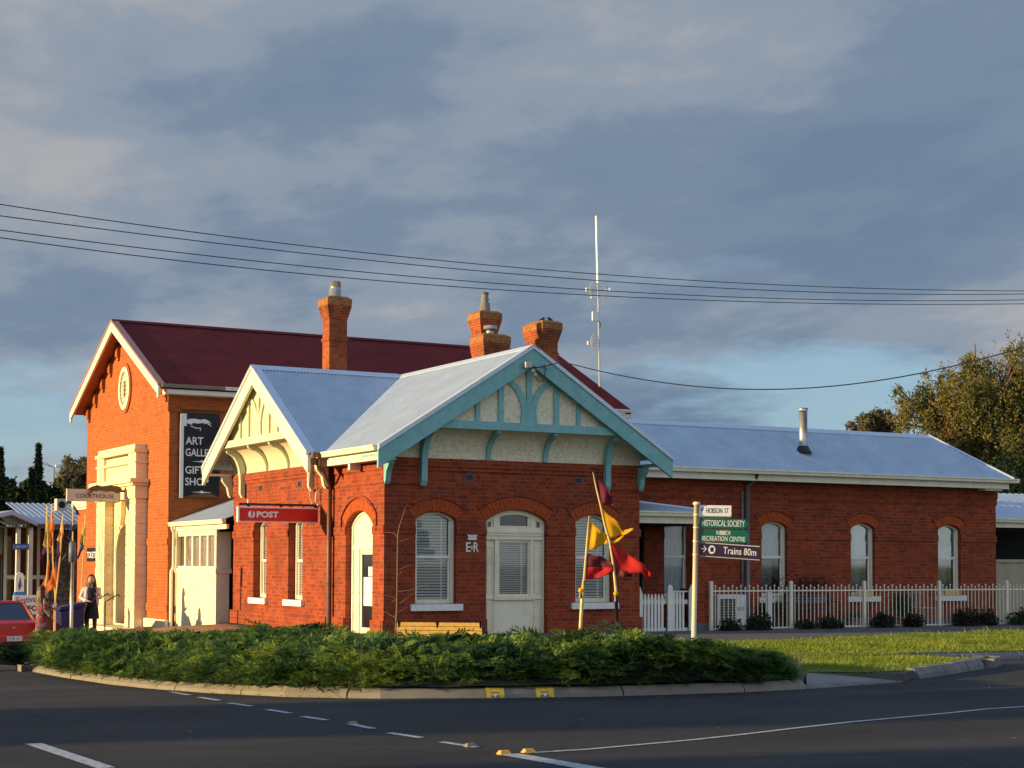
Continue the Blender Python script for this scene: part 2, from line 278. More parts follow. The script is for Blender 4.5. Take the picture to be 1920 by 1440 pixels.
def stonewall():
    m, nt, b = nodes_mat('rubble_stone'); N, L = nt.nodes, nt.links
    g = N.new('ShaderNodeNewGeometry'); v = N.new('ShaderNodeTexVoronoi'); v.inputs['Scale'].default_value = 9; L.new(g.outputs['Position'], v.inputs['Vector'])
    r = N.new('ShaderNodeValToRGB'); e = r.color_ramp.elements; e[0].position = .1; e[0].color = (.32, .24, .14, 1); e[1].position = .6; e[1].color = (.10, .07, .045, 1); L.new(v.outputs['Distance'], r.inputs[0]); L.new(r.outputs[0], b.inputs['Base Color']); b.inputs['Roughness'].default_value = .9
    return m
STONE = stonewall()

# ------------------------------------------------------------------ mesh helpers
class Fr:                        # a wall plane: u along, v up, d outwards
    def __init__(s, o, u, n): s.o = np.array(o, float); s.u = np.array(u, float); s.n = np.array(n, float)
    def p(s, u, v, d=0.): return s.o+s.u*u+np.array([0, 0, 1.])*v+s.n*d
class MB:
    def __init__(s): s.v = []; s.f = []; s.mi = []
    def add(s, vs, fs, mi=0):
        k = len(s.v); s.v += [tuple(map(float, p)) for p in vs]; s.f += [tuple(i+k for i in f) for f in fs]; s.mi += [mi]*len(fs); return s
    def hexa(s, c, mi=0): return s.add(c, [(0, 1, 2, 3), (7, 6, 5, 4), (0, 4, 5, 1), (1, 5, 6, 2), (2, 6, 7, 3), (3, 7, 4, 0)], mi)
    def box(s, x0, x1, y0, y1, z0, z1, mi=0):
        return s.hexa([(x0, y0, z0), (x1, y0, z0), (x1, y1, z0), (x0, y1, z0), (x0, y0, z1), (x1, y0, z1), (x1, y1, z1), (x0, y1, z1)], mi)
    def fbox(s, fr, u0, u1, v0, v1, d0, d1, mi=0):
        return s.hexa([fr.p(u0, v0, d0), fr.p(u1, v0, d0), fr.p(u1, v0, d1), fr.p(u0, v0, d1), fr.p(u0, v1, d0), fr.p(u1, v1, d0), fr.p(u1, v1, d1), fr.p(u0, v1, d1)], mi)
    def prism(s, A, B, mi=0):   # two matching outlines
        n = len(A); return s.add(list(A)+list(B), [tuple(range(n)), tuple(range(2*n-1, n-1, -1))]+[(i, (i+1) % n, n+(i+1) % n, n+i) for i in range(n)], mi)
    def fprism(s, fr, poly, d0, d1, mi=0): return s.prism([fr.p(u, v, d0) for u, v in poly], [fr.p(u, v, d1) for u, v in poly], mi)
    def band(s, fr, outer, inner, d0, d1, mi=0):   # open band between two polylines, solid
        n = len(outer)
        for i in range(n-1):
            s.fprism(fr, [outer[i], outer[i+1], inner[i+1], inner[i]], d0, d1, mi)
        return s
    def tube(s, pts, r, n=8, mi=0, cap=True):
        pts = [np.array(p, float) for p in pts]; rs = r if hasattr(r, '__len__') else [r]*len(pts)
        k = len(s.v); prev = None
        for i, p in enumerate(pts):
            t = pts[min(i+1, len(pts)-1)]-pts[max(i-1, 0)]; t /= (np.linalg.norm(t)+1e-9)
            if prev is None:
                a = np.array([0, 0, 1.]) if abs(t[2]) < .9 else np.array([1., 0, 0])
                e1 = np.cross(t, a)
            else: e1 = prev-t*np.dot(prev, t)
            e1 /= np.linalg.norm(e1)+1e-9; prev = e1; e2 = np.cross(t, e1)
            for j in range(n):
                q = 2*math.pi*j/n; s.v.append(tuple(p+rs[i]*(math.cos(q)*e1+math.sin(q)*e2)))
        for i in range(len(pts)-1):
            for j in range(n):
                s.f.append((k+i*n+j, k+i*n+(j+1) % n, k+(i+1)*n+(j+1) % n, k+(i+1)*n+j)); s.mi.append(mi)
        if cap:
            s.f.append(tuple(k+j for j in range(n))); s.mi.append(mi); e = k+(len(pts)-1)*n; s.f.append(tuple(e+j for j in range(n-1, -1, -1))); s.mi.append(mi)
        return s
    def ball(s, c, r, n=8, m=6, mi=0, sc=(1, 1, 1)):
        k = len(s.v)
        for i in range(m+1):
            a = math.pi*i/m
            for j in range(n):
                q = 2*math.pi*j/n; s.v.append((c[0]+r*sc[0]*math.sin(a)*math.cos(q), c[1]+r*sc[1]*math.sin(a)*math.sin(q), c[2]+r*sc[2]*math.cos(a)))
        for i in range(m):
            for j in range(n): s.f.append((k+i*n+j, k+i*n+(j+1) % n, k+(i+1)*n+(j+1) % n, k+(i+1)*n+j)); s.mi.append(mi)
        return s
    def build(s, name, mats, parent=None, smooth=False, label=None, bevel=0):
        me = bpy.data.meshes.new(name); me.from_pydata(s.v, [], s.f)
        mats = mats if isinstance(mats, (list, tuple)) else [mats]
        for m in mats: me.materials.append(m)
        if len(mats) > 1: me.polygons.foreach_set('material_index', s.mi)
        if smooth: me.polygons.foreach_set('use_smooth', [True]*len(me.polygons))
        me.update()
        o = bpy.data.objects.new(name, me); COL.objects.link(o)
        if parent is not None: put(o, parent)
        if label: o['label'] = label
        if bevel:
            b = o.modifiers.new('bevel', 'BEVEL'); b.width = bevel; b.segments = 1; b.limit_method = 'ANGLE'
        return o
def world_off(p):
    v = Vector(p.location)
    return v+world_off(p.parent) if p.parent else v
def put(o, parent): o.parent = parent; o.location = -world_off(parent) if True else o.location
def thing(name, label, cat, loc=(0, 0, 0), group=None):
    o = bpy.data.objects.new(name, None); COL.objects.link(o); o.location = loc; o.empty_display_size = .3
    o['label'] = label; o['category'] = cat
    if group: o['group'] = group
    return o
def tag(o, label, cat, group=None, kind=None):
    o['label'] = label; o['category'] = cat
    if group: o['group'] = group
    if kind: o['kind'] = kind
    return o
def struct(o, label=None):
    o['kind'] = 'structure'
    if label: o['label'] = label
    return o
def text(s, m, parent, org, ud, vd, width, height, name='lettering', thick=.004, bold=0, label=None):
    cu = bpy.data.curves.new('t', 'FONT'); cu.body = s; cu.extrude = .02; cu.offset = bold; cu.resolution_u = 3
    to = bpy.data.objects.new('t', cu); COL.objects.link(to)
    bpy.context.view_layer.update()
    me = bpy.data.meshes.new_from_object(to.evaluated_get(bpy.context.evaluated_depsgraph_get()))
    bpy.data.objects.remove(to); bpy.data.curves.remove(cu)
    n = len(me.vertices); co = np.zeros(n*3); me.vertices.foreach_get('co', co); co = co.reshape(-1, 3)
    mn, mxx = co.min(0), co.max(0); co = (co-mn)/(mxx-mn+1e-9)
    org, ud, vd = np.array(org, float), np.array(ud, float), np.array(vd, float); ud = ud/np.linalg.norm(ud); vd = vd/np.linalg.norm(vd); nd = np.cross(ud, vd)
    P = org+co[:, :1]*width*ud+co[:, 1:2]*height*vd+co[:, 2:]*thick*nd
    me.vertices.foreach_set('co', P.ravel()); me.materials.clear(); me.materials.append(m); me.update(); me.name = name
    o = bpy.data.objects.new(name, me); COL.objects.link(o); put(o, parent)
    if label: o['label'] = label
    return o
def arc(uc, w, spring, rise, n=14, add=0., vadd=0.):
    """segmental arch polyline left->right over half width w; add = radial offset"""
    R = (w*w+rise*rise)/(2*rise); cv = spring+rise-R; a = math.asin(min(1, w/R)); R2 = R+add
    return [(uc+R2*math.sin(t), cv+R2*math.cos(t)+vadd) for t in np.linspace(-a, a, n)]
def opening(uc, w, v0, spring, rise):
    return [(uc-w, v0)]+arc(uc, w, spring, rise)+[(uc+w, v0)]
def wall(mb, fr, outline, holes, depth=.16, d=0., mi=0):
    verts = []; edges = []; 
    def ring(pl):
        k = len(verts); verts.extend([Vector(p) for p in pl]); n = len(pl); edges.extend([(k+i, k+(i+1) % n) for i in range(n)])
    ring(outline)
    for h in holes: ring(h)
    vo, eo, fo, *_ = delaunay_2d_cdt(verts, edges, [], 0, 1e-5)
    def inside(p, pl):
        c = False; n = len(pl)
        for i in range(n):
            a, b = pl[i], pl[(i+1) % n]
            if (a[1] > p[1]) != (b[1] > p[1]) and p[0] < (b[0]-a[0])*(p[1]-a[1])/(b[1]-a[1])+a[0]: c = not c
        return c
    fs = []
    for f in fo:
        c = (sum(vo[i][0] for i in f)/len(f), sum(vo[i][1] for i in f)/len(f))
        if inside(c, outline) and not any(inside(c, h) for h in holes): fs.append(tuple(f))
    mb.add([fr.p(v[0], v[1], d) for v in vo], fs, mi)
    for h in holes:
        n = len(h); mb.add([fr.p(u, v, d) for u, v in h]+[fr.p(u, v, d-depth) for u, v in h], [(i, (i+1) % n, n+(i+1) % n, n+i) for i in range(n)], mi)
def corr(poly, a, pitch=.086, amp=.021, name='roof', m=None, parent=None, thick=.0, div=6):
    """corrugated sheet over a convex planar polygon; a = direction across the corrugations"""
    P = [np.array(p, float) for p in poly]; n = np.cross(P[1]-P[0], P[2]-P[0]); n /= np.linalg.norm(n)
    if n[2] < 0: n = -n
    a = np.array(a, float); a -= n*np.dot(a, n); a /= np.linalg.norm(a); b = np.cross(n, a)
    q = [(np.dot(p-P[0], a), np.dot(p-P[0], b)) for p in P]; s0, s1 = min(x for x, _ in q), max(x for x, _ in q)
    ns = int((s1-s0)/pitch*div)+1; mb = MB(); vs = []
    for i in range(ns+1):
        s = s0+(s1-s0)*min(max(i/ns, 1e-5), 1-1e-5); ts = []
        for k in range(len(q)):
            (x0, t0), (x1, t1) = q[k], q[(k+1) % len(q)]
            if (x0-s)*(x1-s) <= 0 and x0 != x1: ts.append(t0+(t1-t0)*(s-x0)/(x1-x0))
        lo, hi = min(ts), max(ts); w = n*amp*math.sin(2*math.pi*s/pitch)
        vs += [P[0]+a*s+b*lo+w, P[0]+a*s+b*hi+w]
    fs = [(2*i, 2*i+1, 2*i+3, 2*i+2) for i in range(ns)]
    mb.add(vs, fs)
    return mb.build(name, m, parent, smooth=True)

# window builders -------------------------------------------------------------
def sash_window(fr, uc, w, v0, spring, rise, parent, inset=.12, fill='blind', sill=True, label=None, mid=None, frw=.07, fm=CREAM, sillw=.12, green=False):
    """double hung sash in a segmental arched opening: frame > panes, blind or curtain, sill"""
    d = -inset
    outer = [(uc-w, v0)]+arc(uc, w, spring, rise)+[(uc+w, v0)]
    wi = w-frw; R = arc(uc, w, spring, rise, add=-frw)
    R = [p for p in R if abs(p[0]-uc) < wi-.001]
    sp2 = spring-.02
    inn_arc = arc(uc, wi, sp2, rise-frw*.35)
    mb = MB()
    mb.band(fr, arc(uc, w, spring, rise), inn_arc, d-.10, d)
    mb.fbox(fr, uc-w, uc-wi, v0, sp2, d-.10, d); mb.fbox(fr, uc+wi, uc+w, v0, sp2, d-.10, d)
    mb.fprism(fr, [(uc-w, sp2), (uc-wi, sp2), (uc-wi, sp2+.001), (uc-w, spring)], d-.1, d)
    mb.fprism(fr, [(uc+wi, sp2), (uc+w, sp2), (uc+w, spring), (uc+wi, sp2+.001)], d-.1, d)
    mb.fbox(fr, uc-wi, uc+wi, v0, v0+.09, d-.10, d-.02)
    f = mb.build('window_frame', fm, parent, label=label)
    mid = mid or (v0+spring+rise)/2+.02
    g = MB(); s = .045
    # meeting rail and sash stiles
    g.fbox(fr, uc-wi, uc+wi, mid-.03, mid+.03, d-.075, d-.03)
    for e in (-1, 1):
        a, b = sorted((uc+e*wi, uc+e*(wi-s))); g.fbox(fr, a, b, v0+.09, mid-.03, d-.085, d-.055)
        a, b = sorted((uc+e*wi, uc+e*(wi-s*.7))); g.fbox(fr, a, b, mid+.03, sp2, d-.065, d-.035)
    g.build('sash', WHITE, f)
    p = MB(); p.fprism(fr, [(uc-wi, v0+.05)]+inn_arc+[(uc+wi, v0+.05)], d-.072, d-.070); p.build('pane', GLASS, f)
    bk = MB(); bk.fprism(fr, [(uc-wi-.05, v0-.02), (uc-wi-.05, spring+rise), (uc+wi+.05, spring+rise), (uc+wi+.05, v0-.02)], d-.5, d-.49)
    bk.fbox(fr, uc-wi-.06, uc-wi-.05, v0, spring+rise, d-.5, d-.1); bk.fbox(fr, uc+wi+.05, uc+wi+.06, v0, spring+rise, d-.5, d-.1); bk.fbox(fr, uc-wi-.05, uc+wi+.05, spring+rise, spring+rise+.01, d-.5, d-.11); bk.fbox(fr, uc-wi-.05, uc+wi+.05, v0-.03, v0-.02, d-.5, d-.1)
    bk.build('window_recess', ROOM, f)
    if fill == 'blind':
        b = MB(); z = v0+.1; R0 = (wi*wi+rise*rise)/(2*rise)
        while z < spring+rise-.03:
            ww = wi-.05
            if z > sp2: ww = min(ww, math.sqrt(max(.001, R0*R0-(z-(sp2+rise-.02-R0))**2))-.02)
            b.hexa([fr.p(uc-ww, z, d-.105), fr.p(uc+ww, z, d-.105), fr.p(uc+ww, z+.040, d-.082), fr.p(uc-ww, z+.040, d-.082), fr.p(uc-ww, z+.003, d-.105), fr.p(uc+ww, z+.003, d-.105), fr.p(uc+ww, z+.043, d-.082), fr.p(uc-ww, z+.043, d-.082)])
            z += .060
        b.fbox(fr, uc+wi*.52, uc+wi*.60, v0+.09, sp2+.03, d-.097, d-.094)
        b.build('blind', BLIND, f)
    elif fill:
        c = MB(); n = 44
        def drape(v0_, v1_, u0, u1, dd):
            vs = []
            for i in range(n+1):
                u = u0+(u1-u0)*i/n; w_ = .014*math.sin(i*1.9)+.01*math.sin(i*.83+uc)
                vs += [fr.p(u, v0_, dd+w_), fr.p(u, v1_, dd+w_*.6)]
            c.add(vs, [(2*i, 2*i+1, 2*i+3, 2*i+2) for i in range(n)])
        if fill == 'curtain':
            drape(mid-.02, sp2+rise*.7, uc-wi, uc+wi, d-.14); c.build('curtain', CURT, f, smooth=True)
            c = MB(); drape(v0+.05, mid-.02, uc-wi, uc+wi*.3, d-.15); c.build('curtain', CURTD, f, smooth=True)
        else:
            drape(v0+.05, sp2+rise*.7, uc-wi, uc+wi, d-.14); c.build('curtain', CURT, f, smooth=True)
        if green:
            c = MB(); c.fbox(fr, uc-wi, uc+wi, mid+.32, sp2+rise*.8, d-.11, d-.105); c.build('roller_blind', GREENB, f)
    if sill:
        b = MB(); b.fprism(fr, [(uc-w-sillw, v0-.135), (uc+w+sillw, v0-.135), (uc+w+sillw, v0-.01), (uc-w-sillw, v0-.01)], -.02, .085)
        b.fbox(fr, uc-w, uc+w, v0-.06, v0, d-.1, -.02)
        b.build('sill', SILL, f, bevel=.006)
    return f
def arch_bricks(fr, uc, w, spring, rise, r0, r1, d0, d1, parent, n=None, name='brick_arch', legs=0., m=None):
    R = (w*w+rise*rise)/(2*rise); cv = spring+rise-R; a = math.asin(min(.999, w/R)); n = n or max(9, int(2*a*(R+r0)/.082)); mb = MB()
    for i in range(n):
        t0 = -a+2*a*i/n+.0035/R; t1 = -a+2*a*(i+1)/n-.0035/R
        pl = [(uc+(R+r)*math.sin(t), cv+(R+r)*math.cos(t)) for r, t in ((r0, t0), (r0, t1), (r1, t1), (r1, t0))]
        dd = random.uniform(-.003, .003); mb.fprism(fr, pl, d0, d1+dd)
    if legs:
        for e in (-1, 1):
            for k in range(int(legs/.086)):
                uo = uc+e*((R+r0)*math.sin(a)); u2 = uc+e*((R+r1)*math.sin(a)); zt = cv+(R+r0)*math.cos(a)-k*.086
                mb.fbox(fr, min(uo, u2), max(uo, u2), zt-.080, zt-.002, d0, d1)
    return mb.build(name, m or ARCHB, parent)
def drip(fr, uc, w, spring, rise, r0, r1, d0, d1, parent, legs=0.):
    R = (w*w+rise*rise)/(2*rise); cv = spring+rise-R; a = math.asin(min(.999, w/R)); mb = MB(); T = np.linspace(-a, a, 25)
    P = lambda r: [(uc+(R+r)*math.sin(t), cv+(R+r)*math.cos(t)) for t in T]
    mb.band(fr, P(r1), P(r0), d0, d1)
    for e in (-1, 1):
        z = cv+(R+r0)*math.cos(a); u0, u1 = sorted((uc+e*(R+r0)*math.sin(a), uc+e*(R+r1)*math.sin(a)))
        if legs: mb.fbox(fr, u0, u1, z-legs, z, d0, d1)
    return mb.build('drip_mould', BRICK, parent)
def vent(fr, u, v, parent, w=.2, h=.15):
    mb = MB(); t = .025
    mb.fbox(fr, u-w/2, u+w/2, v-h/2, v-h/2+t, 0, .012); mb.fbox(fr, u-w/2, u+w/2, v+h/2-t, v+h/2, 0, .012)
    mb.fbox(fr, u-w/2, u-w/2+t, v-h/2+t, v+h/2-t, 0, .012); mb.fbox(fr, u+w/2-t, u+w/2, v-h/2+t, v+h/2-t, 0, .012)
    o = mb.build('air_vent', SLATE, parent)
    g = MB(); g.fbox(fr, u-w/2+t, u+w/2-t, v-h/2+t, v+h/2-t, -.0, .004)
    for k in range(3): z = v-h/2+t+.02+k*.032; g.fbox(fr, u-w/2+t, u+w/2-t, z, z+.012, .004, .009)
    g.build('grille', BLACK, o)
    return o
def gutter(mb, p0, p1, out, h=.11, w=.12):
    """ogee gutter box along p0->p1 projecting along out, top at p.z"""
    p0, p1, out = map(lambda q: np.array(q, float), (p0, p1, out)); z = np.array([0, 0, 1.])
    sec = [(0, 0), (w, 0), (w, -.035), (w*.85, -.05), (w*.75, -h), (0, -h)]
    mb.prism([p0+out*a+z*b for a, b in sec], [p1+out*a+z*b for a, b in sec])
def leafcloud(C, size, mat_, name, parent, droop=0., aspect=2.2, jitter=1.):
    """many small leaf quads at centres C (n,3)"""
    n = len(C); ax = RNG.normal(size=(n, 3)); ax[:, 2] = ax[:, 2]*.7-droop; ax /= np.linalg.norm(ax, axis=1)[:, None]
    t = RNG.normal(size=(n, 3)); b = np.cross(ax, t); b /= np.linalg.norm(b, axis=1)[:, None]
    s = size*(.6+.8*RNG.random(n))[:, None]*jitter
    V = np.empty((n, 4, 3)); V[:, 0] = C-ax*s; V[:, 1] = C+b*s/aspect; V[:, 2] = C+ax*s; V[:, 3] = C-b*s/aspect
    return fastmesh(V.reshape(-1, 3), n, mat_, name, parent)
def fastmesh(V, nq, m, name, parent):
    me = bpy.data.meshes.new(name); me.vertices.add(len(V)); me.vertices.foreach_set('co', V.astype(np.float32).ravel())
    me.loops.add(nq*4); me.loops.foreach_set('vertex_index', np.arange(nq*4, dtype=np.int32))
    me.polygons.add(nq); me.polygons.foreach_set('loop_start', np.arange(0, nq*4, 4, dtype=np.int32)); me.polygons.foreach_set('loop_total', np.full(nq, 4, dtype=np.int32))
    me.materials.append(m); me.update(calc_edges=True)
    o = bpy.data.objects.new(name, me); COL.objects.link(o)
    if parent is not None: put(o, parent)
    return o
# ================================================================== POST OFFICE
PO = thing('post_office', 'single storey red brick corner building with teal trimmed gable and pale blue iron roof', 'building', (3.1, 4.5, 0))
FF = Fr((0, 0, 0), (1, 0, 0), (0, -1, 0)); LL = Fr((0, 0, 0), (0, 1, 0), (-1, 0, 0)); WX = -.1
LW = Fr((WX, 0, 0), (0, 1, 0), (-1, 0, 0)); RW = Fr((0, 2, 0), (1, 0, 0), (0, -1, 0))
ZR, SL = 6.06, .633
# ---- walls
mb = MB()
wall(mb, FF, [(0, 0), (6.2, 0), (6.2, 3.67), (5.3, 4.5), (.9, 4.5), (0, 3.67)],
     [opening(1.18, .47, .66, 2.40, .17), opening(3.09, .73, .0+.02, 2.40, .24), opening(5.02, .47, .66, 2.40, .17)])
wall(mb, LL, [(0, 0), (2.75, 0), (2.75, 3.9), (0, 3.9)], [opening(1.27, .70, .02, 2.30, .30)], depth=.34)
mb.box(WX, 0.02, 2.75, 2.754, 0, 3.9)
wall(mb, LW, [(2.75, 0), (8.8, 0), (8.8, 3.67), (8.2, 4.5), (3.35, 4.5), (2.75, 3.67)], [opening(4.62, .44, .66, 2.38, .16), opening(6.92, .44, .66, 2.38, .16)], depth=.24)
mb.box(WX, 4, 8.796, 8.8, 0, 3.7); mb.box(6.196, 6.2, 0, 2, 0, 3.7); mb.box(4, 7, 9.0, 9.1, 0, 3.6)
wall(mb, RW, [(6.2, 0), (18.95, 0), (18.95, 3.75), (6.2, 3.75)],
     [opening(8.6, .38, .70, 2.42, .13), opening(11.5, .40, .70, 2.42, .14), opening(14.33, .40, .70, 2.42, .14), opening(17.28, .40, .70, 2.42, .14)], depth=.16)
mb.box(18.945, 18.95, 2, 5.3, 0, 3.75)
WALL = mb.build('brick_wall', BRICK, PO)
# string courses and corbels, standing a little proud
mb = MB()
def course(fr, u0, u1, v0, v1, d): mb.fbox(fr, u0, u1, v0, v1, -.01, d)
def gaps(u0, u1, holes):
    out = []; a = u0
    for c, w in holes: out.append((a, c-w)); a = c+w
    return out+[(a, u1)]
for a, b in gaps(-.03, 6.23, [(1.18, .47), (3.09, .73), (5.02, .47)]): course(FF, a, b, 2.10, 2.27, .024)
course(FF, -.03, 6.23, 3.42, 3.50, .030); course(FF, -.05, 6.25, 3.502, 3.67, .055)
course(FF, -.045, .80, 3.12, 3.41, .045); course(FF, 5.42, 6.245, 3.12, 3.41, .045)
course(FF, -.05, 2.36, 0, .33, .06); course(FF, 3.82, 6.25, 0, .33, .06)
for a, b in gaps(0.03, 2.75, [(1.27, .70)]): course(LL, a, b, 2.10, 2.27, .022); course(LL, a, b, 0, .33, .055)
course(LL, .05, 2.75, 3.12, 3.20, .025); course(LL, .055, 2.75, 3.42, 3.60, .03)
for a, b in gaps(2.72, 8.83, [(4.62, .44), (6.92, .44)]): course(LW, a, b, 2.10, 2.27, .024)
course(LW, 2.72, 8.83, 3.42, 3.50, .030); course(LW, 2.70, 8.85, 3.502, 3.67, .055); course(LW, 2.705, 3.5, 3.12, 3.41, .045); course(LW, 8.0, 8.845, 3.12, 3.41, .045); course(LW, 2.7, 8.85, 0, .33, .06)
for a, b in gaps(6.25, 18.97, [(8.6, .38), (11.5, .40), (14.33, .40), (17.28, .40)]): course(RW, a, b, 2.12, 2.28, .024)
course(RW, 6.25, 18.975, 3.10, 3.27, .026); course(RW, 6.25, 18.99, 3.272, 3.75, .045)
mb.build('string_course', BRICK, WALL)
mb = MB(); mb.box(-.07, 6.27, -.085, -.062, -.3, .02); mb.box(-.085, -.07, -.08, 2.7, -.3, .02); mb.box(6.2, 19, 1.92, 1.95, -.3, .1); mb.build('plinth', SLATE, WALL)
# ---- front windows, joined door bay
for c, mid in ((1.18, 1.63), (5.02, 1.63)):
    sash_window(FF, c, .47, .66, 2.40, .17, PO, mid=mid)
    arch_bricks(FF, c, .47, 2.40, .17, .012, .26, -.01, .012, WALL)
    drip(FF, c, .47, 2.40, .17, .275, .37, -.01, .034, WALL)
arch_bricks(FF, 3.09, .73, 2.40, .24, .012, .27, -.01, .012, WALL)
drip(FF, 3.09, .73, 2.40, .24, .285, .38, -.01, .034, WALL)
def door_bay(fr, c, parent):
    d = -.10; t = thing_part = None
    mb = MB(); w = .73
    A = arc(c, w, 2.40, .24, 20); B = arc(c, w-.05, 2.40, .20, 20)
    mb.band(fr, A, [(u, v-.055) for u, v in B], d-.1, d)
    mb.fbox(fr, c-w, c-w+.05, 0, 2.38, d-.1, d); mb.fbox(fr, c+w-.05, c+w, 0, 2.38, d-.1, d)
    for e in (-1, 1):
        a, b = sorted((c+e*.40, c+e*.50)); mb.fbox(fr, a, b, 2.26, 2.52, d-.1, d-.005)
        a, b = sorted((c+e*.385, c+e*.47)); mb.fbox(fr, a, b, .80, 2.0, d-.1, d)
    mb.fbox(fr, c-w+.05, c+w-.05, 2.19, 2.27, d-.1, d-.004)
    mb.fbox(fr, c-w+.05, c+w-.05, 2.145, 2.188, d-.1, d+.045); mb.fbox(fr, c-w+.05, c+w-.05, 2.09, 2.143, d-.1, d+.03); mb.fbox(fr, c-w+.05, c+w-.05, 2.005, 2.088, d-.1, d+.012)
    f = mb.build('door_frame', CREAM, parent)
    mb = MB()                    # fixed lower panel and side panels
    mb.fbox(fr, c-.47, c+.47, 0, .72, d-.1, d-.03); mb.fbox(fr, c-.49, c+.49, .725, .80, d-.1, d+.02)
    for e in (-1, 1):
        a, b = sorted((c+e*.475, c+e*.675)); mb.fbox(fr, a, b, 0, 2.0, d-.1, d-.04)
        for v0, v1 in ((.86, 1.86), (.1, .68)):
            a2, b2 = a+.03, b-.03
            mb.fbox(fr, a2, a2+.016, v0, v1, d-.04, d-.024); mb.fbox(fr, b2-.016, b2, v0, v1, d-.04, d-.024); mb.fbox(fr, a2+.016, b2-.016, v0, v0+.016, d-.04, d-.024); mb.fbox(fr, a2+.016, b2-.016, v1-.016, v1, d-.04, d-.024)
        mb.fbox(fr, a-.005, b+.005, .74, .79, d-.04, d+.0)
    mb.build('panelling', CREAM, f)
    mb = MB(); mb.fbox(fr, c-.385, c-.345, .80, 2.0, d-.09, d-.03); mb.fbox(fr, c+.345, c+.385, .80, 2.0, d-.09, d-.03); mb.fbox(fr, c-.345, c+.345, .80, .85, d-.09, d-.03); mb.fbox(fr, c-.345, c+.345, 1.95, 2.0, d-.09, d-.03)
    mb.build('window_frame', CREAM, f)
    mb = MB(); mb.fbox(fr, c-.34, c+.34, .85, 1.95, d-.062, d-.06)
    mb.build('pane', GLASS, f)
    mb = MB(); z = .86
    while z < 1.94:
        mb.hexa([fr.p(c-.34, z, d-.11), fr.p(c+.34, z, d-.11), fr.p(c+.34, z+.031, d-.088), fr.p(c-.34, z+.031, d-.088), fr.p(c-.34, z+.003, d-.11), fr.p(c+.34, z+.003, d-.11), fr.p(c+.34, z+.034, d-.088), fr.p(c-.34, z+.034, d-.088)]); z += .046
    mb.fbox(fr, c+.20, c+.23, .85, 1.95, d-.087, d-.084); mb.build('blind', BLIND, f)
    mb = MB(); mb.fprism(fr, [(c-.40, 2.27), (c-.40, 2.46)]+[p for p in arc(c, .73, 2.34, .22, 30) if abs(p[0]-c) < .39]+[(c+.40, 2.46), (c+.40, 2.27)], d-.07, d-.06)
    for e in (-1, 1): a, b = sorted((c+e*.51, c+e*.68)); mb.fbox(fr, a, b, 2.27, 2.40, d-.07, d-.06)
    mb.build('transom_window', DARKG, f)
    mb = MB(); 
    for e in (-1, 1):
        a, b = sorted((c+e*.34, c+e*.40)); mb.fbox(fr, a, b, 2.272, 2.49, d-.059, d-.03)
        for q in (.505, .64): a, b = sorted((c+e*q, c+e*(q+.045))); mb.fbox(fr, a, b, 2.272, 2.40, d-.059, d-.03)
        a, b = sorted((c+e*.505, c+e*.685)); mb.fbox(fr, a, b, 2.39, 2.43, d-.058, d-.028)
    mb.fbox(fr, c-.34, c+.34, 2.272, 2.30, d-.059, d-.03)
    Ao = [p for p in arc(c, .73, 2.37, .22, 40) if abs(p[0]-c) < .41]; mb.band(fr, Ao, [(u, v-.05) for u, v in Ao], d-.058, d-.028)
    mb.build('transom_frame', CREAM, f)
    mb = MB(); mb.fbox(fr, c-.7, c+.7, 0, 2.6, d-.5, d-.49); mb.fbox(fr, c-.4, c+.4, .8, .81, d-.5, d-.12); mb.fbox(fr, c-.40, c-.39, .8, 2.0, d-.5, d-.1); mb.fbox(fr, c+.39, c+.40, .8, 2.0, d-.5, d-.1); mb.fbox(fr, c-.4, c+.4, 2.0, 2.01, d-.5, d-.12); mb.build('window_recess', ROOM, f)
    return f
door_bay(FF, 3.09, PO)
for u, v in ((1.95, 3.3), (4.62, 3.3)): vent(FF, u, v, PO)
for u, v in ((4.4, 3.28), (6.9, 3.28)): vent(LW, u, v, PO, .2, .16)
for u in (7.1, 10.95, 13.75, 16.65): vent(RW, u, 3.52, PO, .17, .15)
# side entrance in the sunlit wall
mb = MB(); c = 1.27; d = -.13; w = .70
mb.band(LL, arc(c, w, 2.30, .30), arc(c, w-.06, 2.28, .27), d-.08, d); mb.fbox(LL, c+w-.08, c+w, 0, 2.30, d-.08, d); mb.fbox(LL, c-w, c-w+.06, 0, 2.30, d-.08, d); mb.fbox(LL, c-w+.06, c+w-.08, 1.78, 1.86, d-.08, d+.015); mb.fbox(LL, c+.28, c+.34, 0, 1.78, d-.08, d)
f = mb.build('entrance_frame', CREAM, PO)
mb = MB(); mb.fprism(LL, [(c-w+.06, 1.86)]+arc(c, w-.06, 2.28, .27)+[(c+w-.08, 1.86)], d-.06, d-.03); mb.fbox(LL, c+.34, c+w-.08, 0, 1.78, d-.06, d-.03); mb.build('transom_panel', CREAM, f)
mb = MB(); mb.fbox(LL, c+.20, c+.28, 0, 1.78, d-.07, d-.03); mb.fbox(LL, c-w+.06, c-w+.16, 0, 1.78, d-.07, d-.03); mb.fbox(LL, c-w+.16, c+.20, 0, .14, d-.07, d-.03); mb.fbox(LL, c-w+.16, c+.20, 1.68, 1.78, d-.07, d-.03)
dr = mb.build('door', CREAM, f)
mb = MB(); mb.fbox(LL, c-w+.16, c+.20, .14, 1.68, d-.06, d-.055); mb.build('door_glass', DARKG, dr)
mb = MB(); mb.fbox(LL, c-.46, c+.14, .60, 1.20, d-.054, d-.050); mb.fbox(LL, c-.44, c-.10, 1.22, 1.42, d-.054, d-.048); mb.build('notice', SIGNW, dr)
arch_bricks(LL, c, w, 2.30, .30, .012, .24, -.01, .010, WALL)
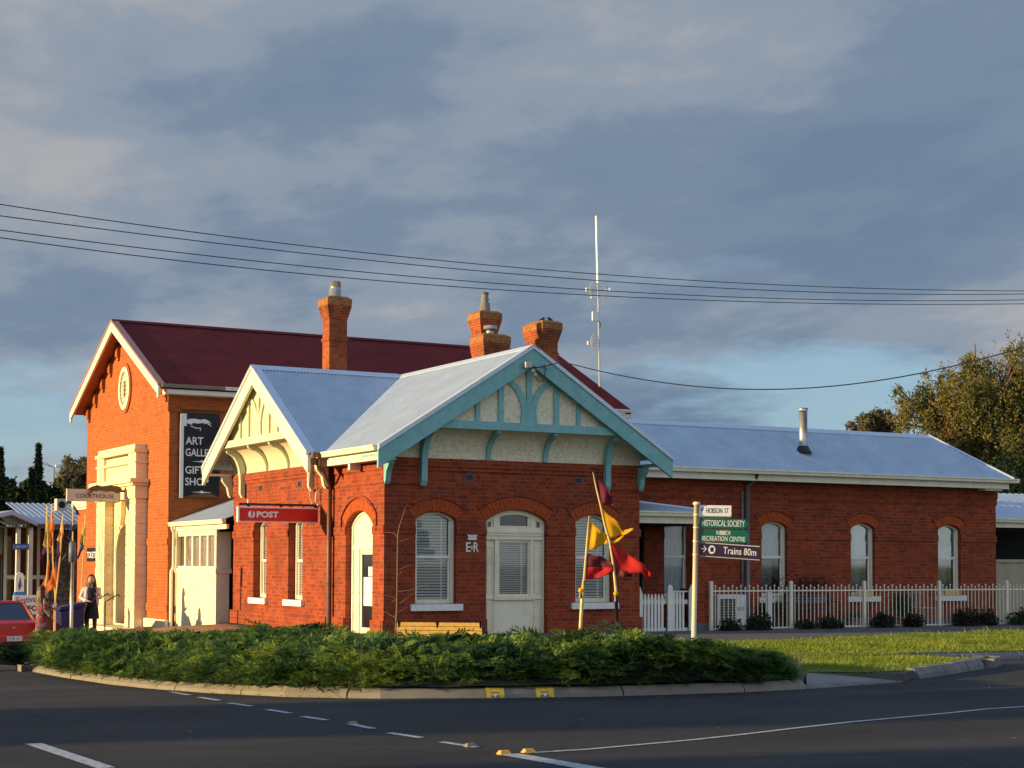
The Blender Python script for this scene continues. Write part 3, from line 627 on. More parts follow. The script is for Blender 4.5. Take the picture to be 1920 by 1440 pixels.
drip(LL, c, w, 2.30, .30, .27, .32, -.01, .035, WALL, legs=.34)
for c in (4.62, 6.92):
    sash_window(LW, c, .44, .66, 2.38, .16, PO, inset=.17, mid=1.55)
    arch_bricks(LW, c, .44, 2.38, .16, .012, .25, -.01, .012, WALL)
    drip(LW, c, .44, 2.38, .16, .265, .35, -.01, .034, WALL)
# long wing windows
for c, fl, gr in ((8.6, 'net', False), (11.5, 'curtain', False), (14.33, 'curtain', False), (17.28, 'curtain', True)):
    w = .40 if c > 9 else .38
    fo = sash_window(RW, c, w, .70, 2.42, .14 if c > 9 else .13, PO, fill=fl, mid=1.68, inset=.11, green=gr, frw=.06)
    arch_bricks(RW, c, w, 2.42, .14, .012, .24, -.01, .012, WALL)
    drip(RW, c, w, 2.42, .14, .255, .34, -.01, .034, WALL)
# ---- gables
def gable(fr, uc, half, wh, parent, mt, mbarge, mpanel, trimm):
    zt = lambda u: ZR-SL*abs(u-uc)
    D0 = .47; zb = 4.27
    # coved panel and upper panel
    mb = MB(); n = 10; prof = [(0.012, 3.672)]+[(D0*(1-math.cos(math.pi/2*k/n)), 3.70+(zb-3.70)*math.sin(math.pi/2*k/n)**1.0) for k in range(1, n+1)]
    prof[-1] = (D0, zb)
    m_ = 26; us = np.linspace(uc-wh, uc+wh, m_+1)
    for i in range(m_):
        for k in range(n):
            if prof[k+1][1] > zt(us[i])-.12 and prof[k+1][1] > zt(us[i+1])-.12: continue
            mb.add([fr.p(us[i], prof[k][1], prof[k][0]), fr.p(us[i+1], prof[k][1], prof[k][0]), fr.p(us[i+1], prof[k+1][1], prof[k+1][0]), fr.p(us[i], prof[k+1][1], prof[k+1][0])], [(0, 1, 2, 3)])
    e = (ZR-zb)/SL-.08
    mb.fprism(fr, [(uc-e, zb), (uc+e, zb), (uc, ZR-.06)], D0-.03, D0)
    mb.build('gable_panel', mpanel, parent, smooth=False)
    # timbers
    mb = MB(); eb = (ZR-zb-.30)/SL
    mb.fprism(fr, [(uc-eb-.30, zb), (uc+eb+.30, zb), (uc+eb+.04, zb+.17), (uc-eb-.04, zb+.17)], D0, D0+.10)
    def post(u, w): zt_ = zt(abs(u-uc)+uc)-.34; mb.fprism(fr, [(u-w, zb+.17), (u+w, zb+.17), (u+w, zt(u+w)-.30), (u-w, zt(u-w)-.30)], D0, D0+.045)
    post(uc, .062)
    for o_ in (.67, 1.22):
        for s_ in (-1, 1): post(uc+s_*o_, .062 if o_ < 1 else .05)
    mb.fprism(fr, [(uc-.20, zb+.17), (uc+.20, zb+.17), (uc+.155, zb+.62), (uc-.155, zb+.62)], D0, D0+.042)
    for s_ in (-1, 1):
        cv = []; ci = []
        for k in range(9):
            t = k/8; u = .10+.62*(1-math.cos(t*math.pi/2*.92)); z = zb+.35+.84*math.sin(t*math.pi/2*.92)-.10*t
            cv.append((uc+s_*(u+.065), z-.02)); ci.append((uc+s_*(u-.065), z+.03))
        mb.band(fr, cv, ci, D0, D0+.04)
    mb.build('gable_timber', mt, parent)
    # brackets
    for u, z0, w in ((uc-2.26, 3.13, .065), (uc-.72, 3.672, .05), (uc+.66, 3.672, .05), (uc+2.20, 3.13, .065), (uc-3.08, 3.15, .06), (uc+3.08, 3.15, .06)):
        mb = MB(); small = abs(u-uc) > 3
        if small: prof = [(.04, z0+.06), (.04, 3.62), (.32, 3.62), (.30, 3.52), (.17, 3.36), (.13, z0+.02), (.085, z0-.04)]
        else:
            zt_ = min(zb, zt(abs(u-uc)+uc)-.30)
            prof = [(.03, z0), (.03, zt_), (D0+.05, zt_), (D0+.03, zt_-.10)]+[(.15+(D0-.18)*(1-math.sin(t)), z0+.35+(zt_-.14-z0-.35)*math.cos(t)) for t in np.linspace(.15, math.pi/2, 6)]+[(.15, z0+.06), (.10, z0-.04)]
            if z0 > 3.5: prof = [(.0, z0), (.0, zt_), (D0+.05, zt_), (D0+.03, zt_-.06)]+[(.06+(D0-.05)*(1-math.sin(t)), z0+(zt_-.1-z0)*math.cos(t)) for t in np.linspace(.1, math.pi/2, 7)]+[(.06, z0)]
        mb.prism([fr.p(u-w, z, dd) for dd, z in prof], [fr.p(u+w, z, dd) for dd, z in prof])
        mb.build('bracket', mt, parent)
    # barge boards, roof edge trim
    mb = MB(); tp = uc-half
    for s_ in (-1, 1):
        mb.fprism(fr, [(uc, ZR-.05), (uc+s_*half, ZR-.05-SL*half), (uc+s_*half, ZR-.42-SL*half), (uc+s_*(half-.02), ZR-.42-SL*half), (uc, ZR-.42)], .60, .67)
    mb.build('barge_board', mbarge, parent)
    mb = MB()
    for s_ in (-1, 1):
        mb.fprism(fr, [(uc, ZR+.045), (uc+s_*half, ZR+.045-SL*half), (uc+s_*half, ZR-.048-SL*half), (uc, ZR-.048)], .50, .70)
    mb.build('roof_edge', trimm, parent)
    # eave boxing behind the barge feet
    mb = MB()
    for s_ in (-1, 1):
        a, b = sorted((uc+s_*(half-.06), uc+s_*(wh+.0))); mb.fbox(fr, a, b, 3.66, 3.70, -.3, .60); mb.build('soffit', mbarge, parent); mb = MB()
TEAL_SUN = mat('sun_tinted_teal', (.50, .56, .40), .5, noise=.06)  # paler teal: sunlight on the side gable put into its colour
gable(FF, 3.10, 3.54, 3.12, PO, TEAL, TEAL, ROUGHC, ZTRIM)
CREAMRC = mat('cream_roughcast', (.60, .54, .36), .95, noise=.08, scale=15, bump=.7, bscale=26, dirt=((.4, .33, .2), .35, 9))
gable(Fr((WX, 0, 0), (0, 1, 0), (-1, 0, 0)), 5.77, 3.50, 3.06, PO, TEAL_SUN, CREAM, CREAMRC, ZTRIM)
# ---- roofs
xe, xr = -.42, 3.10
zE = ZR-SL*(xr-xe)
f = -.67
corr([(xe, f, zE), (xe, 5.77-(xr-xe), zE), (xr, 5.77, ZR), (xr, f, ZR)], (0, 1, 0), name='iron_roof', m=ZINC, parent=PO)
corr([(xr, f, ZR), (xr, 9.3, ZR), (6.62, 9.3, zE), (6.62, f, zE)], (0, 1, 0), name='iron_roof', m=ZINC, parent=PO)
yE = 5.77-(ZR-zE)/SL
corr([(-.77, yE, zE), (xe, yE, zE), (xr, 5.77, ZR), (-.77, 5.77, ZR)], (1, 0, 0), name='iron_roof', m=ZINC, parent=PO)
corr([(-.77, 5.77, ZR), (xr, 5.77, ZR), (xr, 9.29, ZR-SL*3.52), (-.77, 9.29, ZR-SL*3.52)], (1, 0, 0), name='iron_roof', m=ZINC, parent=PO)
mb = MB()
def ridgecap(mb, a, b, dirn, w=.14, h=.03, sl=SL):
    a, b, o = np.array(a, float), np.array(b, float), np.array(dirn, float); z = np.array([0, 0, 1.])
    sec = [(-w, -w*sl+h), (0, h+.012), (w, -w*sl+h), (w, -w*sl+h-.014), (0, h-.004), (-w, -w*sl+h-.014)]
    mb.prism([a+o*x+z*y for x, y in sec], [b+o*x+z*y for x, y in sec])
ridgecap(mb, (xr, -.7, ZR), (xr, 9.3, ZR), (1, 0, 0)); ridgecap(mb, (-.8, 5.77, ZR), (xr-.1, 5.77, ZR), (0, 1, 0))
# right wing roof
yg, zg, yr, zr2, xl, xrr, xh = 1.50, 3.78, 3.40, 5.02, 4.75, 19.12, 17.87
RSL = (zr2-zg)/(yr-yg)
corr([(xl, yg, zg), (xrr, yg, zg), (xh, yr, zr2), (xl, yr, zr2)], (1, 0, 0), name='iron_roof', m=ZINC, parent=PO)
corr([(xrr, yg, zg), (xrr, 2*yr-yg, zg), (xh, yr, zr2)], (0, 1, 0), name='iron_roof', m=ZINC, parent=PO)
corr([(xl, yr, zr2), (xh, yr, zr2), (xrr, 2*yr-yg, zg), (xl, 2*yr-yg, zg)], (1, 0, 0), name='iron_roof', m=ZINC, parent=PO)
ridgecap(mb, (xl, yr, zr2), (xh, yr, zr2), (0, 1, 0), sl=RSL)
mb.tube([(xh, yr, zr2+.02), (xrr, yg, zg+.02)], .045, 6)
mb.build('ridge_cap', ZTRIM, PO)
# valley strip
mb = MB(); mb.add([(xe-.0, yE-.13, zE+.014), (xe, yE+.13, zE+.016), (xr, 5.77+.1, ZR+.016), (xr, 5.77-.13, ZR+.014)], [(0, 1, 2, 3)]); mb.build('valley_flashing', ZTRIM, PO)
# gutters and fascias
mb = MB(); gutter(mb, (xe, -.6, zE+.03), (xe, yE-.02, zE+.03), (-1, 0, 0)); mb.box(-.36, -.33, -.58, yE+.3, zE-.26, zE-.02); mb.box(xe-.0, xe+.03, -.62, -.60, zE-.4, zE)
mb.box(-.33, .0, -.58, yE+.3, zE-.25, zE-.23); mb.build('gutter', CREAM, PO)
mb = MB(); gutter(mb, (-.70, yE, zE+.03), (xe-.02, yE, zE+.03), (0, -1, 0)); mb.box(-.68, -.44, yE+.02, yE+.05, zE-.24, zE-.09); mb.build('gutter', BROWN, PO, label='short brown gutter above the re-entrant corner')
mb = MB(); mb.tube([(-.50, yE-.02, zE-.08), (-.50, yE-.02, zE-.22), (-.10, yE+.40, 3.14), (-.10, yE+.40, .0)], .048, 8); 
for z in (2.9, 2.0, 1.0): mb.tube([(-.10, yE+.40, z), (-.10, yE+.40, z+.05)], .062, 8)
mb.build('downpipe', BROWN, PO, smooth=True, label='brown downpipe in the re-entrant corner')
mb = MB(); gutter(mb, (6.5, yg, zg+.02), (xrr+.05, yg, zg+.02), (0, -1, 0)); mb.box(6.5, 18.98, yg+.04, yg+.07, zg-.25, zg-.09); mb.box(6.5, 18.98, yg+.07, 2.0, zg-.22, zg-.2); gutter(mb, (xrr, yg-.1, zg+.02), (xrr, 5.3, zg+.02), (1, 0, 0)); mb.box(18.2, 18.8, yg+.12, yg+.4, zg-.30, zg-.23)
mb.build('gutter', CREAM, PO)
mb = MB(); mb.tube([(10.6, yg+.02, zg-.1), (10.6, yg+.08, zg-.2), (10.6, 1.90, 3.4), (10.6, 1.90, 0)], .055, 8); mb.box(10.46, 10.53, 1.95, 1.965, 0, 3.3); mb.build('downpipe', GREYP, PO, smooth=True, label='grey downpipe on the long wing')
# flue on the long wing
fl = MB(); fz = zg+(2.4-yg)*RSL; fl.tube([(12.73, 2.4, fz-.1), (12.73, 2.4, fz+1.0)], .105, 14); fl.tube([(12.73, 2.4, fz+1.02), (12.73, 2.4, fz+1.10)], [.13, .12], 14)
fo = fl.build('flue', STEEL, PO, smooth=True); fl = MB(); fl.tube([(12.73, 2.4, fz-.04), (12.73, 2.4, fz+.14)], [.22, .12], 14); fl.build('flashing', BLACK, fo)
# entry porch between the gable and the long wing
mb = MB(); 
corr([(6.22, .3, 2.66), (8.75, .3, 2.66), (6.9, 2, 3.02), (6.22, 2, 3.05)][:2]+[(6.22, 2, 3.05)], (1, 0, 0), name='porch_roof', m=ZINC, parent=PO)
corr([(8.75, .3, 2.66), (8.75, 2, 2.66), (6.22, 2, 3.05)], (0, 1, 0), name='porch_roof', m=ZINC, parent=PO)
mb = MB(); mb.tube([(8.75, .3, 2.68), (6.22, 2, 3.07)], .035, 6); mb.build('ridge_cap', ZTRIM, PO)
mb = MB(); gutter(mb, (6.26, .3, 2.69), (8.85, .3, 2.69), (0, -1, 0)); mb.box(6.22, 8.75, .32, .36, 2.42, 2.58); gutter(mb, (8.75, .2, 2.69), (8.75, 1.95, 2.69), (1, 0, 0)); mb.box(8.70, 8.74, .36, 1.97, 2.42, 2.58); mb.box(6.2, 6.26, .2, .36, 2.38, 2.72); mb.build('gutter', CREAM, PO)
mb = MB(); mb.box(6.22, 8.7, .36, 1.98, 2.40, 2.42); mb.build('porch_ceiling', ROOM, PO)
mb = MB(); mb.box(7.80, 8.20, .10, .50, .0, 2.42); o = mb.build('brick_pier', BRICK, PO); mb = MB(); mb.box(7.76, 8.24, .06, .54, -.15, .16); mb.build('plinth', SLATE, o)
mb = MB(); mb.tube([(7.55, 1.93, 0), (7.55, 1.93, 2.4)], .05, 8); mb.build('downpipe', BLACK, PO, smooth=True)
# side porch towards the courthouse
mb = MB(); PXx = -.2
mb.box(PXx, .15, 9.8, 13.18, -.9, 1.22); o = mb.build('porch_wall', CREAMR, PO, label='cream rendered dwarf wall of the side porch')
mb = MB(); mb.box(PXx-.03, .20, 9.76, 13.19, 1.22, 1.34); mb.build('coping', CREAM, o)
mb = MB()
for y0, y1 in ((9.82, 9.94), (13.05, 13.17)): mb.box(PXx, PXx+.1, y0, y1, 1.345, 2.28)
mb.box(PXx+.02, PXx+.12, 9.94, 13.05, 1.345, 1.40); mb.box(PXx+.02, PXx+.12, 9.94, 13.05, 2.20, 2.28)
for k in range(1, 5): y = 9.94+k*.62; mb.box(PXx+.02, PXx+.10, y-.05, y+.05, 1.40, 2.20)
mb.box(PXx+.0, .16, 9.80, 9.815, 1.345, 2.28); mb.box(.10, .2, 9.82, 9.9, 1.345, 2.28)
wf = mb.build('porch_window', CREAM, PO)
mb = MB(); mb.box(PXx+.055, PXx+.06, 9.94, 13.05, 1.40, 2.20); mb.build('pane', GLASS, wf)
mb = MB(); n = 60; vs = []
for i in range(n+1):
    y = 9.96+3.0*i/n; x = .02+.02*math.sin(i*1.3); vs += [(x, y, 1.38), (x, y, 2.22)]
mb.add(vs, [(2*i, 2*i+1, 2*i+3, 2*i+2) for i in range(n)]); mb.build('curtain', mat('pale_curtain', (.55, .40, .26), .9), wf)
mb = MB(); gutter(mb, (-.30, 8.80, 2.58), (-.30, 13.2, 2.58), (-1, 0, 0)); mb.box(-.27, -.2, 8.85, 13.18, 2.34, 2.46); mb.box(-.2, -.12, 9.80, 13.18, 2.282, 2.34); mb.build('gutter', CREAM, PO)
corr([(-.34, 8.82, 2.58), (-.34, 13.2, 2.58), (1.9, 13.2, 3.42), (1.9, 8.82, 3.42)], (0, 1, 0), name='porch_roof', m=ZINC, parent=PO)
mb = MB(); mb.box(1.5, 1.55, 8.8, 13.2, -.4, 3.2); mb.box(.2, 1.5, 13.1, 13.18, -.4, 2.5); mb.box(-.14, 1.5, 8.9, 13.1, -.4, -.02); mb.build('porch_back', ROOM, PO)
mb = MB(); mb.tube([(-.36, 13.0, 2.5), (-.36, 13.0, 2.42), (-.28, 13.08, 2.3), (-.28, 13.08, 1.38), (-.33, 13.12, 1.25), (-.33, 13.12, -.4)], .045, 8); mb.build('downpipe', CREAM, PO, smooth=True, label='cream downpipe beside the side porch')
# ---- chimneys
def chimney(x, y, w, dd, z0, z1, pot, cap=.10, kind=0):
    """w along x, dd along y"""
    mb = MB(); sh = z1-.62
    mb.box(x-w/2, x+w/2, y-dd/2, y+dd/2, z0, sh)
    k = 5
    for i in range(k):
        e = cap*(i+1)/k; mb.box(x-w/2-e, x+w/2+e, y-dd/2-e, y+dd/2+e, sh+i*.066+.001, sh+(i+1)*.066)
    if kind == 0: mb.box(x-w/2-.025, x+w/2+.025, y-dd/2-.025, y+dd/2+.025, sh-.55, sh-.47)
    o = mb.build('chimney', BRICKK, PO)
    mb = MB(); e = cap+.01; zt = sh+k*.066
    a = [(x-w/2-e, y-dd/2-e), (x+w/2+e, y-dd/2-e), (x+w/2+e, y+dd/2+e), (x-w/2-e, y+dd/2+e)]; b = [(x+(p-x)*.72, y+(q-y)*.72) for p, q in a]
    mb.prism([(p, q, zt+.002) for p, q in a], [(p, q, zt+.17) for p, q in a]); mb.prism([(p, q, zt+.172) for p, q in a], [(p, q, zt+.24) for p, q in b])
    mb.build('cap', SOOTB, o)
    if pot:
        mb = MB(); zt += .26
        if pot == 1: mb.tube([(x, y, zt), (x, y, zt+.2), (x, y, zt+.22), (x, y, zt+.24), (x, y, zt+.38)], [.16, .15, .11, .15, .13], 12)
        if pot == 2: mb.tube([(x, y, zt), (x, y, zt+.22), (x, y, zt+.24), (x, y, zt+.34), (x, y, zt+.36), (x, y, zt+.5)], [.15, .13, .09, .12, .08, .11], 12)
        if pot == 3: mb.tube([(x, y, zt), (x, y, zt+.1)], .10, 12); mb.tube([(x, y, zt+.12), (x, y, zt+.2), (x, y, zt+.22)], [.17, .17, .08], 12)
        mb.build('chimney_pot', STEEL if pot != 2 else CONC, o, smooth=True)
    return o
p = onD(628, 600, 42); chimney(p[0], p[1], .48, .44, 4.5, 8.22, 1, cap=.08)
p = onD(909, 600, 45); chimney(p[0], p[1], .50, .54, 3, 8.32, 2, cap=.08)
p = onD(919, 620, 41.5); chimney(p[0], p[1], .66, .62, 3, 7.22, 3, cap=.05, kind=1)
p = onD(1017, 600, 44); chimney(p[0], p[1], .42, .88, 3, 7.90, 0, cap=.085)
# ---- security light and cable gear at the gable apex, royal cypher
mb = MB(); mb.fbox(FF, 2.86, 3.02, 5.60, 5.72, .67, .76); mb.fbox(FF, 2.84, 2.90, 5.58, 5.70, .76, .82); mb.ball(FF.p(3.05, 5.53, .75), .05); mb.ball(FF.p(3.10, 5.45, .75), .045); mb.build('security_light', SIGNCR, PO); mb = MB(); mb.fbox(FF, 3.36, 3.42, 5.62, 5.70, .67, .74); mb.build('cable_bracket', SIGNCR, PO)
mb = MB(); mb.tube([FF.p(3.02, 5.62, .74), FF.p(3.15, 5.60, .8), FF.p(3.38, 5.66, .78)], .012, 5); mb.tube([FF.p(3.1, 5.42, .74), FF.p(3.2, 5.30, .74), FF.p(3.3, 5.34, .74), FF.p(3.38, 5.62, .74)], .01, 5); mb.build('cable', BLACK, PO)
ucy, zc = 2.02, 1.74
em = MB(); em.fprism(FF, [(ucy-.10, zc+.25), (ucy+.10, zc+.25), (ucy+.10, zc+.30), (ucy-.10, zc+.30)], .0, .02)
for s_ in (-1, 1):
    em.fprism(FF, [(ucy+s_*.004, zc+.308), (ucy+s_*.09, zc+.308), (ucy+s_*.13, zc+.37), (ucy+s_*.125, zc+.405), (ucy+s_*.09, zc+.425), (ucy+s_*.05, zc+.415), (ucy+s_*.022, zc+.385), (ucy+s_*.004, zc+.40)], .0, .018)
    em.fbox(FF, ucy+s_*.085-.010, ucy+s_*.085+.010, zc+.345, zc+.365, .018, .022)
em.fbox(FF, ucy-.012, ucy+.012, zc+.38, zc+.47, 0, .018); em.fbox(FF, ucy-.03, ucy+.03, zc+.425, zc+.445, .001, .0195)
em = em.build('royal_cypher', WHITE, PO)
text('E', WHITE, em, FF.p(ucy-.145, zc, .002), FF.u, (0, 0, 1), .11, .2, thick=.015, bold=.01); text('II', WHITE, em, FF.p(ucy-.025, zc+.04, .002), FF.u, (0, 0, 1), .045, .09, thick=.015); text('R', WHITE, em, FF.p(ucy+.03, zc, .002), FF.u, (0, 0, 1), .12, .2, thick=.015, bold=.01)
# security camera under the side gutter, meter box
mb = MB(); mb.box(-.30, -.05, 1.08, 1.18, 3.44, 3.58); mb.build('security_camera', WHITE, PO)
# planter troughs standing on the sills of the long wing
for c in (14.33, 17.28):
    t = MB(); t.box(c-.26, c+.26, 1.90, 1.99, .70, .84); o = t.build('planter_trough', TIMBER); tag(o, 'terracotta trough standing on the sill of the '+('middle' if c < 15 else 'end')+' long wing window', 'planter', 'sill planters')
# ================================================================== TERRAIN
def poly_sheet(name, outline, zfn, m, step=1.0, kind='structure', dz=0., label=None, bounds=None):
    """triangulated sheet draped over zfn inside an outline of (x, y)"""
    verts = [Vector(p) for p in outline]; n = len(verts); edges = [(i, (i+1) % n) for i in range(n)]
    xs = [p[0] for p in outline]; ys = [p[1] for p in outline]
    def ins(p):
        c = False
        for i in range(n):
            a, b = outline[i], outline[(i+1) % n]
            if (a[1] > p[1]) != (b[1] > p[1]) and p[0] < (b[0]-a[0])*(p[1]-a[1])/(b[1]-a[1])+a[0]: c = not c
        return c
    def axis(lo, hi):
        out = []; v = lo+step*.37
        while v < hi:
            out.append(v); v += step if -25 < v < 28 else step*6
        return out
    X, Y = axis(min(xs), max(xs)), axis(min(ys), max(ys))
    for i, x in enumerate(X):
        for j, y in enumerate(Y):
            if ins((x, y)): verts.append(Vector((x, y)))
    vo, eo, fo, *_ = delaunay_2d_cdt(verts, edges, [], 0, 1e-4)
    fs = [tuple(f) for f in fo if ins((sum(vo[i][0] for i in f)/len(f), sum(vo[i][1] for i in f)/len(f)))]
    mb = MB(); mb.add([(v[0], v[1], zfn(v[0], v[1])+dz) for v in vo], fs)
    if name == 'ground':
        Z = lambda p: zfn(p[0], p[1])+dz
        mb.add([(p[0], p[1], Z(p)) for p in outline]+[(p[0], p[1], Z(p)-.4) for p in outline], [(i, (i+1) % n, n+(i+1) % n, n+i) for i in range(n)])
    o = mb.build(name, m, smooth=True)
    if kind: o['kind'] = kind
    if label: o['label'] = label
    return o
# kerb line at the gutter, traced along the street corner
kp = [onG(*p) for p in ((45, 1256), (75, 1262), (130, 1272), (205, 1283), (280, 1291), (400, 1300), (530, 1306), (700, 1309), (930, 1309), (1130, 1306), (1300, 1301), (1420, 1297), (1512, 1292))]
K1 = [(p[0], p[1]) for p in kp]
west = [(-3.2, 60), (-3.2, 30), (-3.25, 14), (-3.6, 9), (-4.6, 4.6), (-5.9, 1.6), (-7.0, .2)]
rampR = onG(1692, 1279); K2 = [onG(*p) for p in ((1722, 1273), (1790, 1263), (1843, 1254), (1856, 1246))]
K2 = [(p[0], p[1]) for p in K2]
laneS = [onG(*p, fn=g_land) for p in ((1840, 1238), (1780, 1234), (1720, 1232), (1692, 1230))]
laneN = [onG(*p, fn=g_land) for p in ((1690, 1229), (1760, 1226), (1850, 1224), (1920, 1222))]
laneS = [(p[0], p[1]) for p in laneS]; laneN = [(p[0], p[1]) for p in laneN]; laneN.append((laneN[-1][0]+8*(laneN[-1][0]-laneN[0][0]), laneN[-1][1]+8*(laneN[-1][1]-laneN[0][1])))
K1[0:0] = []
rb1, rb2 = tuple(onG(1512, 1262, g_land)[:2]), tuple(onG(1625, 1262, g_land)[:2])
def off(line, d):
    P = [np.array(p) for p in line]; out = []
    for i, p in enumerate(P):
        t = P[min(i+1, len(P)-1)]-P[max(i-1, 0)]; t = t/np.linalg.norm(t); out.append(tuple(p+np.array([-t[1], t[0]])*d))
    return out
land = off(west+K1, .1)+[rb1, rb2, (rampR[0], rampR[1])]+off(K2+laneS, .1)+off(laneN, .1)+[(laneN[-1][0]+60, laneN[-1][1]), (120, 60)]
def gl2(x, y): return g_land(x, y)
poly_sheet('ground', land, gl2, PATHG, 1.2, label='paved verge around the corner buildings')
def grd(x, y): return g_road(x, y)
poly_sheet('road', [(-160, -90), (160, -90), (160, 60), (-160, 60)], grd, ASPH, 1.6, label='dark asphalt road round the corner')
far = MB(); far.add([(-2500, -2500, -2.2), (2500, -2500, -2.2), (2500, 2500, -2.2), (-2500, 2500, -2.2)], [(0, 1, 2, 3)]); struct(far.build('terrain', GRASSG), 'distant flat ground reaching the horizon')
# ---- kerbs
def kerb(name, line, m, label, seg=1.6, top=.12, w=.17, lay=.055, joints=True, drop=None):
    P = [np.array(p) for p in line]; L = [0]
    for a, b in zip(P, P[1:]): L.append(L[-1]+np.linalg.norm(b-a))
    def at(s):
        for i in range(len(P)-1):
            if s <= L[i+1] or i == len(P)-2:
                t = (s-L[i])/(L[i+1]-L[i]); return P[i]+(P[i+1]-P[i])*t, (P[i+1]-P[i])/np.linalg.norm(P[i+1]-P[i])
    mb = MB(); s = 0; k = 0
    while s < L[-1]-.05:
        e = min(s+seg, L[-1]); sub = 4; prev = None; jit = random.uniform(-.006, .006); jo = random.uniform(-.008, .008)
        for q in range(sub+1):
            ss = s+.010+(e-s-.02)*q/sub; c, t = at(ss); nrm = np.array([-t[1], t[0]])
            z0 = g_road(c[0], c[1]); tp = top*(drop(ss, L[-1]) if drop else 1)
            sec = [(0-.02, -.05), (jo, tp*.35+.01), (jo+lay, tp-.02+jit), (jo+lay+.025, tp+jit), (w, tp+.004+jit), (w, -.05)]
            ring = [(c[0]+nrm[0]*a, c[1]+nrm[1]*a, z0+b) for a, b in sec]
            if prev is None: first = ring
            else: mb.prism(prev, ring)
            prev = ring
        s = e; k += 1
    o = mb.build(name, m); return struct(o, label)
kerb('kerb', west[-4:]+K1, CONC, 'pale concrete kerb curving round the juniper bed', 1.75)
kerb('kerb', [K1[-1], (K1[-1][0]*.5+rampR[0]*.5, K1[-1][1]*.5+rampR[1]*.5), (rampR[0], rampR[1])], CONCD, 'dropped kerb in front of the crossing ramp', 1.2, top=.03)
kerb('kerb', K2+laneS[:1], CONCD, 'broken bluestone kerb at the tip of the grass tongue', .55, top=.15, w=.2)
kerb('kerb', laneN, CONCD, 'dark stone kerb beyond the side lane', 1.4, top=.11, w=.2)
# ramp slab
rp = [K1[-1], (rampR[0], rampR[1]), tuple(onG(1625, 1262, g_land)[:2]), tuple(onG(1512, 1262, g_land)[:2])]
def zramp(x, y):
    a = np.array(K1[-1]); b = np.array(rampR[:2]); t = (b-a)/np.linalg.norm(b-a); d = (x-a[0])*-t[1]+(y-a[1])*t[0]; e = (rb1[0]-a[0])*-t[1]+(rb1[1]-a[1])*t[0]
    d = min(1, max(0, d/e)); return g_road(x, y)*(1-d)+g_land(x, y)*d+.008
poly_sheet('ramp', rp, zramp, mat('ramp_concrete', (.20, .19, .175), .9, noise=.15, scale=5, bump=.3), .4, label='worn concrete crossing ramp beside the juniper bed')
# mulch bed, grass, paths as sheets over the verge
def off(line, d):
    P = [np.array(p) for p in line]; out = []
    for i, p in enumerate(P):
        t = P[min(i+1, len(P)-1)]-P[max(i-1, 0)]; t = t/np.linalg.norm(t); out.append(tuple(p+np.array([-t[1], t[0]])*d))
    return out
K1s = [(-6.9, 1.0)]+K1
inner = off(K1s, 5.2)
inner = [p for p in inner]
bedi = off(K1s, .16); bedi[-1] = (bedi[-1][0]-.03, bedi[-1][1]); TAIL = [(.50, -12.5), (1.15, -11.5), (1.5, -10.6)]
poly_sheet('planting_bed', bedi+TAIL+[(2.0, -8.0)]+inner[::-1][1:], g_land, SOIL, .8, dz=.006, label='dark mulch bed under the junipers')
p1, p2, p3 = onG(1395, 1203, g_land), onG(1920, 1183, g_land), onG(1515, 1232, g_land)
strip = [laneN[0], laneN[1], laneN[2], laneN[3], laneN[4]]
strip = [(3.2, -9.4)]+[(x+.02, y+.22) for x, y in laneN]+[(laneN[-1][0], p2[1]-.05), (p2[0], p2[1]), (p1[0], p1[1]), (p1[0]-2.5, p1[1]-.3)]
poly_sheet('lawn', strip, g_land, GRASSG, .8, dz=.010, label='mown grass strip between lane and steel fence')
tong = [(3.2, -9.4), tuple(onG(1512, 1262, g_land)[:2]), tuple(onG(1625, 1262, g_land)[:2]), (rampR[0]+.15, rampR[1]+.25)]+[(x-.03, y+.22) for x, y in K2]+[(x, y-.02) for x, y in laneS]
poly_sheet('lawn', tong, g_land, GRASSG, .8, dz=.014, label='grass tongue beside the crossing ramp')
poly_sheet('footpath', [(-3.2, 26), (-3.0, 9), (-4.0, 4.8), (-.2, 3.0), (-.2, 8.9), (-.6, 13.1), (-.6, 26)], g_land, PAVE, 1., dz=.008, label='reddish paved footpath along the sunlit walls')
